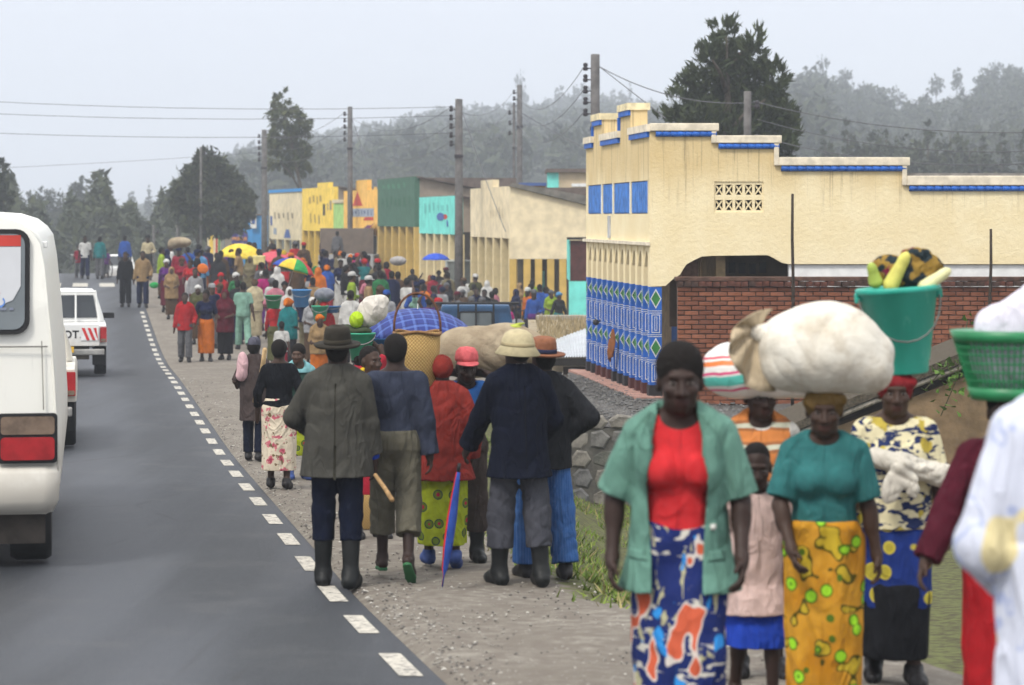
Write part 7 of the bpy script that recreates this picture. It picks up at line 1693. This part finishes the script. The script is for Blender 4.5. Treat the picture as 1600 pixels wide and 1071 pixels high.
# bucket, basin, bags on heads behind
def pail(label, loc, r0, r1, h_, m_, cat='bucket', name='bucket'):
    r_ = root(name, label, cat, loc); m = MB(); m.smooth = True; m.lathe([(.001, 0), (r0, 0), (r1, h_ * .94), (r1 * 1.08, h_ * .94), (r1 * 1.08, h_), (r1 * .96, h_), (r0 * .95, .02), (.001, .02)], 28, cap=False); m.build('shell', m_, r_)
    m = MB(); m.smooth = True; m.tube([(r1 * 1.05 * math.cos(k * math.pi / 10), -r1 * .9 * math.sin(k * math.pi / 10), h_ * .93 - h_ * .35 * math.sin(k * math.pi / 10)) for k in range(11)], .006, 5); m.build('handle', M_STEEL, r_)
    return r_
pail('teal green plastic bucket carried on a head beside the plaid umbrella', at(563, 563, 24.2), .085, .135, .26, mat('teal_plastic', (.04, .34, .20), .4, .15, 6))
pail('blue plastic basin carried on a head in front of the plaid umbrella', at(599, 566, 24.6), .09, .13, .23, mat('blue_basin', (.02, .13, .33), .4, .15, 6), 'basin', 'basin')
field_thing('white_sack', 'white cloth sack heaped on the teal bucket beside the plaid umbrella', 'sack', [(el((.02, 0, .05), (.14, .12, .13)), .05), (el((-.05, 0, -.03), (.1, .1, .1)), .05), (el((.08, 0, .13), (.09, .08, .06)), .04)], .012, C('sack_white', (.62, .58, .52)), at(580, 492, 24.25), .012)
field_thing('lime_bag', 'lime green bag squeezed under the white sack on the teal bucket', 'bag', [(el((0, 0, 0), (.07, .08, .08)), .03)], .012, C('lime', (.38, .55, .03)), at(557, 500, 24.15), .006)
field_thing('dark_leaves_bundle', 'dark bundle of leaves between the teal bucket and the lime bag', 'bundle', [(el((0, 0, 0), (.14, .1, .05)), .03), (el((-.1, 0, .02), (.06, .06, .04)), .03)], .012, mat('dark_leaf', (.045, .06, .03)), at(558, 517, 24.2), .01)
# umbrellas
def umbrella(label, loc, r, h_, m_, shaft, tilt=(0, 0), group='open umbrellas in the market', ribs=8, seg=6, rz=0):
    r_ = root('umbrella', label, 'umbrella', loc, rz, group); r_.rotation_euler = (R(tilt[0]), R(tilt[1]), rz)
    n = ribs * seg; V = []; rows = 8
    for j in range(rows + 1):
        t_ = j / rows
        for k in range(n):
            f_ = (k % seg) / seg; sag = math.sin(f_ * math.pi); rr = r * math.sin(t_ * 1.15) / math.sin(1.15) * (1 - .04 * sag * t_); V.append((rr * math.cos(2 * math.pi * k / n), rr * math.sin(2 * math.pi * k / n), h_ * (math.cos(t_ * 1.15) - math.cos(1.15)) / (1 - math.cos(1.15)) + .02 * r * sag * t_ ** 3 - .0))
    Q = [(j * n + k, j * n + (k + 1) % n, (j + 1) * n + (k + 1) % n, (j + 1) * n + k) for j in range(rows) for k in range(n)]
    mi = [((k // seg) % len(m_)) for j in range(rows) for k in range(n)] if isinstance(m_, list) else None
    o = mesh_obj('canopy', np_mesh('canopy', V, np.array(Q)[:, ::-1], m_, True, mi), r_); md = o.modifiers.new('thick', 'SOLIDIFY'); md.thickness = .004
    m = MB(); m.smooth = True; m.tube([(0, 0, -shaft), (0, 0, h_ + .05)], .008 * max(1, r), 6); m.build('shaft', M_STEEL, r_)
    rb = MB(); rb.smooth = True; rb.tube([(r * .985 * math.sin(j / 6 * 1.15) / math.sin(1.15), 0, h_ * (math.cos(j / 6 * 1.15) - math.cos(1.15)) / (1 - math.cos(1.15)) - .008) for j in range(7)], .004, 4); rme = rb.mesh('rib', M_STEEL)
    for k in range(ribs): o = mesh_obj('rib', rme, r_); o.rotation_euler = (0, 0, 2 * math.pi * k / ribs)
    return r_
t = NT('blue_plaid'); v = t.co(); s = t.sep(v); c = t.mix(t.noise(v, 6, 2), (.008, .018, .13), (.014, .03, .19))
for ax_ in ('X', 'Y'):
    w = t.math('FRACT', t.math('MULTIPLY', s[ax_], 9.5)); c = t.mix(t.math('MULTIPLY', t.math('MULTIPLY', t.step(w, .0, .06), t.step(w, .3, .22)), .45), c, (.09, .16, .42)); w2 = t.math('FRACT', t.math('MULTIPLY', t.math('ADD', s[ax_], .03), 9.5)); c = t.mix(t.math('MULTIPLY', t.step(t.math('ABSOLUTE', t.math('SUBTRACT', w2, .7)), .07, .03), .5), c, (.004, .008, .07))
M_PLAID = t.done(c, .6, .3)
umbrella('open navy blue plaid umbrella behind the woven basket on a head', at(652, 521, 25), .56, .24, M_PLAID, .55, (6, 0), rz=.2)
# the closed umbrella the man leans on
UM = root('closed_umbrella', 'rolled blue and red umbrella held point down by the blazered man', 'umbrella', at(691, 917, 17.3))
d = at(716, 738, 17.35) - at(691, 917, 17.3); m = MB(); m.smooth = True; rr = [.006, .006, .022, .034, .036, .028, .02, .014]; tt = [0, .10, .16, .35, .6, .8, .93, 1.0]; m.tube([d * q for q in tt], rr, 10); m.m = [1 if (i % 10) in (2, 6) else 2 if (i % 10) == 9 else 0 for i in range(len(m.f))]; m.build('folded_canopy', [C('umbrella_blue', (.03, .07, .30)), C('umbrella_red', (.5, .03, .03)), C('umbrella_yellow', (.45, .3, .05))], UM)
m = MB(); m.smooth = True; u_ = d.normalized(); m.tube([d, d + u_ * .06], [.012, .012], 8); m.build('handle', M_BLK, UM); m = MB(); m.tube([Vector((0, 0, 0)), -u_ * .02 + Vector((0, 0, .0))], [.005, .004], 6); m.build('tip', M_STEEL, UM)
# ================================================================== the market crowd
random.seed(5)
PROT = {}
def prototype(key, pose, spec, h=.020):
    r_ = bpy.data.objects.new('proto', None); col.objects.link(r_); dress(pose, spec, h, h * .95, r_, 0, False, False); PROT[key] = r_
NEU = cloth('neutral', (.3, .3, .3)); W1 = dict(legs=((14, 6, 0), (-12, 14, 16)), hands=((.24, -.12, .86), (-.25, .12, .86))); LOADH = dict(hands=((.16, -.06, 1.82), (-.25, -.04, .85)), poles=((.9, .2, 0), (-.5, .7, 0)))
prototype('man', Pose(), [('shirt', NEU, dict(hem=.84, loose=1, off=.016, collar=1)), ('trousers', NEU, dict(wide=.03)), ('shoes', m_shoe, {}), ('hair', None, dict(big=.006))])
prototype('man_walk', Pose(**W1), [('shirt', NEU, dict(hem=.84, loose=1, off=.016, sleeve=.8, arm=.012)), ('trousers', NEU, dict(wide=.03)), ('shoes', m_shoe, {}), ('hair', None, dict(big=.006))])
prototype('man_jacket', Pose(legs=((8, 6, 0), (-8, 8, 8)), hands=((.23, -.14, .95), (-.26, .0, .84))), [('jacket', NEU, dict(hem=.78)), ('trousers', NEU, dict(wide=.03)), ('shoes', m_shoe, {}), ('hair', None, dict(big=.006))])
prototype('man_cap', Pose(hands=((.2, -.22, 1.05), (-.25, -.02, .85)), yaw=25), [('sweater', NEU, dict(hem=.84, off=.018)), ('trousers', NEU, dict(wide=.03)), ('shoes', m_shoe, {}), ('hair', None, dict(big=.003)), ('cap', [NEU, NEU], dict(up=.05))])
prototype('woman', Pose(female=True, hands=((.24, -.1, .9), (-.2, -.18, .98)), yaw=-15), [('shirt', NEU, dict(hem=.94, sleeve=.85, arm=.012)), ('skirt', NEU, dict(hem=.2, folds=.05)), ('shoes', m_shoe, {}), ('hair', None, dict(big=.012))])
prototype('woman_walk', Pose(female=True, **W1), [('shirt', NEU, dict(hem=.94, sleeve=1.7)), ('skirt', NEU, dict(hem=.22, folds=.05)), ('shoes', m_shoe, {}), ('headscarf', NEU, {})])
prototype('woman_shawl', Pose(female=True, hands=((.12, -.2, 1.05), (-.12, -.2, 1.05)), bulk=1.08), [('shawl', NEU, dict(hem=.82, folds=.04)), ('skirt', NEU, dict(hem=.16, folds=.05)), ('shoes', m_shoe, {}), ('headscarf', NEU, {})])
prototype('woman_hood', Pose(female=True, hands=((.12, -.2, 1.05), (-.12, -.2, 1.05))), [('shawl', NEU, dict(hem=.66, hood=1, folds=.04)), ('skirt', NEU, dict(hem=.14, folds=.05)), ('shoes', m_shoe, {})])
prototype('woman_load', Pose(female=True, legs=((8, 6, 0), (-8, 10, 10)), **LOADH), [('shirt', NEU, dict(hem=.92, sleeve=1.4)), ('skirt', NEU, dict(hem=.2, folds=.05)), ('shoes', m_shoe, {}), ('headscarf', NEU, dict(knot=0))])
prototype('child', Pose(headk=1.18, **W1), [('shirt', NEU, dict(hem=.82, loose=1, off=.018, sleeve=.9)), ('trousers', NEU, dict(wide=.03, end=1.6)), ('hair', None, dict(big=.002))])
PAL = {'red': (.48, .025, .03), 'crimson': (.32, .015, .04), 'maroon': (.12, .012, .025), 'orange': (.65, .17, .02), 'rust': (.30, .09, .03), 'yellow': (.68, .48, .05), 'cream': (.62, .53, .34), 'white': (.68, .67, .64), 'pale grey': (.36, .36, .37), 'grey': (.14, .14, .15), 'charcoal': (.03, .03, .034), 'black': (.012, .012, .015), 'navy': (.012, .018, .06), 'blue': (.03, .10, .40), 'sky blue': (.12, .33, .58), 'teal': (.02, .20, .21), 'green': (.03, .20, .07), 'lime': (.32, .46, .04), 'olive': (.10, .10, .04), 'mint': (.26, .46, .36), 'tan': (.36, .24, .12), 'brown': (.10, .06, .035), 'purple': (.12, .03, .19), 'pink': (.60, .22, .28), 'magenta': (.48, .02, .19), 'khaki': (.22, .19, .11)}
TOPS = ('shirt', 'jacket', 'sweater', 'shawl'); LOW = ('skirt', 'trousers'); HEADW = ('headscarf', 'cap', 'hat')
used_labels = set()
NOUN = {'man': ('shirt', 'trousers'), 'man_walk': ('shirt', 'trousers'), 'man_jacket': ('jacket', 'trousers'), 'man_cap': ('sweater', 'trousers'), 'woman': ('blouse', 'skirt'), 'woman_walk': ('blouse', 'skirt'), 'woman_shawl': ('shawl', 'skirt'), 'woman_hood': ('hooded wrap', 'skirt'), 'woman_load': ('blouse', 'skirt'), 'child': ('shirt', 'shorts')}
def crowd_person(kind, px, Y, facing, H, top, low, head='red', label=None, group='people in the market crowd', zoff=0):
    r_ = copy_tree(PROT[kind]); r_.name = 'person'; loc = on_ground(px, Y); loc.z += zoff; r_.location = loc; r_.rotation_euler = (0, 0, R(facing)); r_.scale = (H / 1.7,) * 3
    for ch in r_.children:
        nm = ch.name.split('.')[0]; c_ = PAL[top] if nm in TOPS else PAL[low] if nm in LOW else PAL[head] if nm in HEADW else None
        ch.name = nm
        if c_:
            for sl in ch.material_slots: sl.link = 'OBJECT'; sl.material = cloth(nm + '_dyed', dim(c_, .72))
        elif nm == 'body':
            for i, sl in enumerate(ch.material_slots[:1]): sl.link = 'OBJECT'; sl.material = skin(random.choice([0, 0, 1, 2]))
    tag(r_, label, 'person', group); r_['category'] = 'person'
    used_labels.add(label); return r_
# people one can pick out, from the road crest to the near end of the market
for a in [
    ('man_walk', 133, 106, 10, 1.75, 'white', 'navy', 'red', 'man in white shirt standing with a bicycle on the road crest'), ('child', 123, 106.6, 20, 1.35, 'crimson', 'grey', 'red', 'child in crimson by the bicycle on the road crest'), ('man', 156, 106, 175, 1.72, 'teal', 'grey', 'red', 'man in teal shirt on the road crest'), ('child', 166, 107, 180, 1.2, 'purple', 'grey', 'red', 'small child in purple beside the teal shirted man'),
    ('man', 195, 108, 180, 1.75, 'blue', 'charcoal', 'red', 'man in bright blue shirt walking over the road crest'), ('man_cap', 231, 104, 0, 1.78, 'cream', 'charcoal', 'charcoal', 'man in cream shirt standing on the right side of the road crest'), ('man', 196, 82, 5, 1.72, 'black', 'black', 'red', 'man all in black walking towards us on the road edge'), ('man_jacket', 223, 81.5, 8, 1.76, 'tan', 'navy', 'red', 'man in tan jacket walking towards us on the road edge'),
    ('man_walk', 72, 98, 30, 1.7, 'white', 'grey', 'red', 'person in white seen just beyond the roof edge of the bus'),
    ('woman_walk', 260, 79, 5, 1.62, 'purple', 'maroon', 'white', 'woman with white headscarf and purple blouse near the road edge'), ('woman_hood', 268, 76, 8, 1.52, 'tan', 'brown', 'tan', 'woman wrapped in tan cloth near the road edge'), ('woman_load', 284, 80, 10, 1.62, 'crimson', 'maroon', 'brown', 'woman in crimson blouse carrying a big tan bundle overhead'), ('woman', 298, 79, -10, 1.6, 'red', 'white', 'red', 'woman in red blouse and white skirt behind the tan wrapped woman'), ('man', 305, 73, 10, 1.62, 'pale grey', 'maroon', 'red', 'man in pale grey shirt carrying an orange bag'),
    ('man_jacket', 313, 85, 180, 1.68, 'sky blue', 'navy', 'red', 'man in sky blue jacket beyond the orange bag'), ('woman_hood', 341, 80, 175, 1.72, 'charcoal', 'purple', 'red', 'tall woman in dark hooded wrap before the cream kiosk'), ('woman_shawl', 345, 72, 5, 1.55, 'red', 'black', 'red', 'woman in red shawl with red headscarf and black skirt'), ('woman_walk', 368, 72, 40, 1.56, 'green', 'olive', 'white', 'woman with white headscarf and green blouse'), ('woman_shawl', 309, 66, 10, 1.5, 'olive', 'brown', 'white', 'woman in olive shawl with white headscarf behind the red and navy jacket'),
    ('man_cap', 331, 64.5, 15, 1.58, 'navy', 'grey', 'pale grey', 'man in navy sweater with pale grey cap behind the orange skirt'), ('woman_walk', 344, 66, -20, 1.55, 'red', 'brown', 'brown', 'woman in red blouse behind the maroon hooded wrap'),
    ('man_jacket', 289, 58.8, 4, 1.56, 'red', 'grey', 'red', 'boy in red jacket and grey trousers walking towards us'), ('woman', 322, 59, 5, 1.62, 'navy', 'orange', 'red', 'woman in navy top and pleated orange skirt'), ('woman_hood', 352, 60, -8, 1.62, 'maroon', 'black', 'red', 'woman in maroon hooded wrap and long black skirt'), ('man_walk', 380, 64, 195, 1.66, 'mint', 'mint', 'red', 'man in pale mint shirt and matching mint trousers'), ('man', 371, 66, 180, 1.62, 'charcoal', 'navy', 'red', 'man in charcoal shirt close behind the mint suit'),
    ('woman_shawl', 398, 67, 185, 1.6, 'cream', 'cream', 'brown', 'woman all in cream cloth right of the mint suit'), ('woman_walk', 410, 74, 30, 1.5, 'red', 'crimson', 'white', 'woman in red blouse and crimson skirt with white headscarf'), ('woman', 404, 82, 20, 1.6, 'red', 'red', 'red', 'woman all in red below the red parasol'), ('woman', 447, 76, 200, 1.62, 'red', 'brown', 'red', 'woman in red blouse and brown skirt near the striped umbrella'), ('man', 463, 76, 190, 1.64, 'brown', 'charcoal', 'red', 'man in brown shirt near the striped umbrella'),
    ('woman_shawl', 450, 51, 150, 1.55, 'teal', 'charcoal', 'orange', 'woman with orange headscarf and dark teal shawl in front of the blue pail'), ('woman_walk', 430, 55, 175, 1.5, 'red', 'olive', 'green', 'woman in red blouse carrying a green pail left of the orange headscarf'), ('woman_load', 507, 50, 190, 1.5, 'red', 'tan', 'red', 'woman in red blouse with a teal pail and grey bag on her head'), ('man_walk', 477, 62, 170, 1.6, 'navy', 'khaki', 'red', 'man in navy shirt swinging a blue pail'), ('woman_shawl', 488, 57, 20, 1.5, 'pale grey', 'brown', 'white', 'woman in pale grey shawl with white headscarf beside the blue pail'), ('child', 440, 50.2, 180, 1.1, 'white', 'crimson', 'red', 'child in white shirt and crimson shorts beside the teal shawl'), ('woman_shawl', 499, 46, 20, 1.35, 'tan', 'orange', 'orange', 'woman in tan shawl with orange headscarf just behind the felt hat'),
    ('man', 548, 56, 180, 1.66, 'white', 'charcoal', 'red', 'broad man in white shirt in the open yard left of the blue truck'), ('man_cap', 604, 60, 170, 1.58, 'pale grey', 'navy', 'blue', 'man in pale grey sweater and blue cap before the market throng'), ('man_walk', 636, 69, 140, 1.72, 'white', 'navy', 'red', 'man in white shirt at the middle of the market throng'), ('woman_walk', 652, 71, 20, 1.6, 'orange', 'orange', 'orange', 'woman all in orange with orange headscarf'), ('man', 612, 70, 190, 1.7, 'navy', 'navy', 'red', 'man all in navy left of the white shirt'), ('man_jacket', 592, 74, 180, 1.7, 'charcoal', 'charcoal', 'red', 'man all in charcoal behind the blue cap'), ('woman', 577, 70, 10, 1.6, 'pink', 'red', 'red', 'woman in pink blouse and red skirt'), ('man', 546, 78, 180, 1.72, 'charcoal', 'black', 'red', 'man in charcoal shirt and black trousers before the lorry'),
    ('man_jacket', 744, 80, 10, 1.72, 'navy', 'black', 'red', 'man in navy jacket and black trousers beside the white pickup'), ('man_jacket', 757, 79, -10, 1.72, 'black', 'charcoal', 'red', 'man in black jacket beside the white pickup'), ('woman', 797, 74, 90, 1.62, 'magenta', 'black', 'red', 'woman in magenta blouse at the corner of the yellow colonnade'), ('man', 833, 66, 175, 1.6, 'tan', 'khaki', 'red', 'man in tan shirt below the yellow colonnade'), ('man_cap', 868, 66, 180, 1.62, 'grey', 'charcoal', 'navy', 'man in grey sweater with navy cap below the yellow colonnade'), ('woman_walk', 873, 80, 30, 1.6, 'charcoal', 'teal', 'sky blue', 'woman with sky blue headscarf under the yellow colonnade'), ('man_jacket', 808, 70, 200, 1.62, 'pale grey', 'brown', 'red', 'man in pale grey jacket leaning at the yellow column'), ('man', 853, 82, 100, 1.66, 'blue', 'black', 'red', 'man in blue shirt and black trousers between yellow columns'), ('man_walk', 830, 84, 270, 1.68, 'rust', 'black', 'red', 'man in rust shirt between yellow columns'),
    ('man_jacket', 1046, 47, 200, 1.42, 'black', 'black', 'red', 'figure all in black in the gap between the blue column and the brick wall'), ('child', 1053, 48.5, 160, 1.38, 'charcoal', 'navy', 'red', 'child in charcoal at the left end of the brick wall'), ('man', 527, 117.0, 180, 1.7, 'grey', 'grey', 'red', 'man all in grey standing high against the lorry tailboard')]:
    crowd_person(*a[:-1], label=a[-1], zoff=1.1 if 'tailboard' in a[-1] else 0)
# the rest of the throng: every figure its own colours
combos = [(k, t_, l_, hd) for k in NOUN for t_ in PAL for l_ in PAL for hd in ('red', 'white', 'navy', 'brown', 'maroon', 'black', 'orange', 'grey', 'olive')]
random.shuffle(combos)
wt = {'red': 1.5, 'crimson': .9, 'orange': 1.2, 'black': 3, 'navy': 3, 'charcoal': 3, 'white': 2.4, 'brown': 2.4, 'blue': 2, 'maroon': 1, 'pale grey': 1.8, 'grey': 2.4, 'khaki': 2, 'olive': 2, 'tan': 1.6, 'lime': .25, 'yellow': .5, 'sky blue': .4, 'mint': .4, 'magenta': .5, 'purple': .8, 'pink': .5, 'teal': .6, 'green': .9}
def zone(px, Y):
    return 'near the road edge' if px < 300 else 'under the yellow parasol' if px < 400 and Y > 84 else 'left of the red parasol' if px < 400 else 'by the striped umbrella' if px < 480 else 'in front of the lorry' if px < 600 else 'left of the blue umbrella' if px < 665 else 'around the white pickup' if px < 780 else 'by the yellow colonnade'
seen_c = set(); taken = []
def throng(n, px0, px1, Y0, Y1, gap):
    made = tries = 0
    while made < n and tries < n * 40:
        tries += 1; px = random.uniform(px0, px1); Y = random.uniform(Y0, Y1); X = (px - 800) * Y / F
        if X - float(edge_line(Y)) < .6: continue
        if any(abs(X - a) < gap and abs(Y - b) < .9 for a, b in taken): continue
        for _ in range(400):
            k, t_, l_, hd = combos[random.randrange(len(combos))]
            if random.random() > (wt.get(t_, 1)) / 3: continue
            if random.random() > wt.get(l_, 1) / 2.5: continue
            if l_ in ('yellow', 'magenta', 'lime', 'pink', 'sky blue', 'mint', 'red', 'crimson') and not k.startswith('woman'): continue
            lab_key = (t_, l_, NOUN[k])
            if lab_key in seen_c: continue
            break
        if k.startswith('woman') and random.random() < .3: continue
        seen_c.add(lab_key); taken.append((X, Y)); tn, ln_ = NOUN[k]; who = 'child' if k == 'child' else 'woman' if k.startswith('woman') else 'man'
        same = 'all in %s, ' % t_ if t_ == l_ else 'in %s %s and %s %s ' % (t_, tn, l_, ln_)
        hw_ = 'with %s headscarf ' % hd if k in ('woman_walk', 'woman_shawl', 'woman_load') else 'with %s cap ' % hd if k == 'man_cap' else ''
        crowd_person(k, px, Y, random.choice([0, 180, 180, 180, 90, 270]) + random.uniform(-35, 35), {'child': random.uniform(1.1, 1.35), 'woman': random.uniform(1.52, 1.66)}.get(who, random.uniform(1.62, 1.78)), t_, l_, hd, '%s %s%s%s' % (who, same, hw_, zone(px, Y))); made += 1
throng(14, 245, 345, 82, 96, .5); throng(26, 335, 480, 80, 97, .55); throng(12, 400, 500, 62, 80, .7); throng(56, 505, 700, 74, 100, .55); throng(13, 535, 690, 62, 76, .75); throng(12, 690, 800, 74, 92, .6); throng(8, 800, 890, 78, 88, .6)
for r_ in PROT.values():
    for ch in list(r_.children): bpy.data.objects.remove(ch)
    bpy.data.objects.remove(r_)
# ------------------------------------------------------------------ parasols and loads in the crowd
def par(label, px, ytop, Y, r, h_, m_, **k): umbrella(label, at(px, ytop, Y) - Vector((0, 0, h_)), r, h_, m_, 1.5, **k)
par('big yellow parasol among the walkers at the left end of the market', 377, 381, 88, .80, .46, C('parasol_yellow', (.75, .56, .07)), tilt=(4, 6))
par('faded red parasol right of the yellow one', 436, 393, 88, .95, .40, C('parasol_red', (.52, .09, .12)), tilt=(0, 4)); par('yellow, green, red and blue striped umbrella in front of the red parasol', 458, 404, 70, .60, .34, [C('panel_yellow', (.7, .5, .06)), C('panel_green', (.03, .28, .08)), C('panel_red', (.5, .04, .05)), C('panel_blue', (.04, .08, .35))], tilt=(10, 14), rz=.9); par('small bright blue umbrella in front of the turquoise shop', 681, 396, 97, .54, .26, C('parasol_blue', (.04, .10, .55)))
ft = field_thing
ft('bundle', 'big tan bundle carried overhead by the crimson bloused woman', 'bundle', [(el((0, 0, 0), (.36, .25, .17)), .08), (el((-.2, 0, -.08), (.18, .16, .12)), .06)], .02, M_SISAL, at(281, 379, 80), .015)
ft('orange_bag', 'orange bag held in front of the pale grey shirt', 'bag', [(el((0, 0, 0), (.16, .06, .14), Matrix.Rotation(.4, 3, 'Y')), .03)], .015, C('bag_orange', (.62, .16, .03)), at(317, 420, 72.6), .006)
ft('grey_bag', 'bulging grey plastic bag on top of the pails on a head', 'bag', [(el((0, 0, 0), (.2, .17, .14)), .05)], .014, mat('grey_plastic', (.14, .15, .18), .35), at(507, 461, 50), .012)
pail('teal pail on the head of the red bloused woman behind the felt hat', at(500, 502, 49.8), .11, .16, .30, mat('teal_plastic', (.04, .34, .20), .4, .15, 6)); pail('blue bowl beside the teal pail on the same head load', at(517, 489, 50.1), .13, .19, .13, mat('blue_basin', (.02, .13, .33), .4, .15, 6), 'bowl', 'bowl')
pail('light blue pail swung by the man in the navy shirt', at(471, 480, 61.6), .17, .23, .42, mat('sky_plastic', (.05, .22, .50), .4, .15, 6)); pail('green pail in front of the red bloused woman left of the orange headscarf', at(427, 482, 54.6), .13, .18, .28, mat('green_pail', (.02, .22, .09), .4, .15, 6))
m = MB(); m.box((0, 0, .14), (.34, .26, .28), None, 1.08); o = m.build('yellow_jerrycan', mat('jerrycan_yellow', (.62, .52, .22), .5), None, .04); o.location = at(405, 414, 78); tag(o, 'pale yellow jerrycan carried below the yellow parasol', 'jerrycan')
ft('green_bag', 'green bag hanging from the hand near the tan jacketed man', 'bag', [(el((0, 0, 0), (.15, .08, .1)), .03)], .015, C('bag_green', (.02, .30, .07)), at(241, 446, 80), .006)
ft('bundle', 'white bundle carried behind the pale blue pail', 'bundle', [(el((0, 0, 0), (.14, .12, .16)), .04)], .015, c_white, at(486, 497, 60), .01)
ft('hay_bundle', 'pale grey bundle carried on a head under the small blue umbrella', 'bundle', [(el((0, 0, 0), (.28, .22, .16)), .05)], .02, C('pale_bundle', (.34, .32, .31)), at(622, 408, 86), .014)
def barrel(label, px, Y, c_):
    b = on_ground(px, Y); r_ = root('barrel', label, 'barrel', b, 0, 'barrels by the shops'); m = MB(); m.smooth = True; m.lathe([(.001, 0), (.29, .0), (.30, .03), (.30, .30), (.315, .32), (.30, .34), (.30, .60), (.315, .62), (.30, .64), (.30, .92), (.29, .95), (.001, .95)], 24, cap=False); m.build('drum', mat('barrel_paint', c_, .5, .25, 5), r_); m = MB(); m.lathe([(.3, .95), (.312, .955), (.312, .98), (.3, .985)], 24); m.build('rim', mat('barrel_paint', c_, .5, .25, 5), r_)
barrel('blue barrel standing in front of the green shop', 578, 111, (.03, .10, .32)); barrel('dark navy barrel next to the blue one', 600, 110, (.02, .035, .08))
# ================================================================== damp hazy air
m = MB(); m.span((-460, -12, -8), (460, 1010, 66))
t = NT('air'); t.n.remove(t.p); pv_ = t.n.new('ShaderNodeVolumePrincipled'); pv_.inputs['Color'].default_value = (.85, .905, .985, 1); pv_.inputs['Density'].default_value = .00092; pv_.inputs['Anisotropy'].default_value = .2
t.l.new(pv_.outputs[0], t.n['Material Output'].inputs['Volume'])
HAZE = m.build('haze', t.m); HAZE['kind'] = 'stuff'; HAZE['label'] = 'damp grey haze over the market and hills'; HAZE['category'] = 'haze'
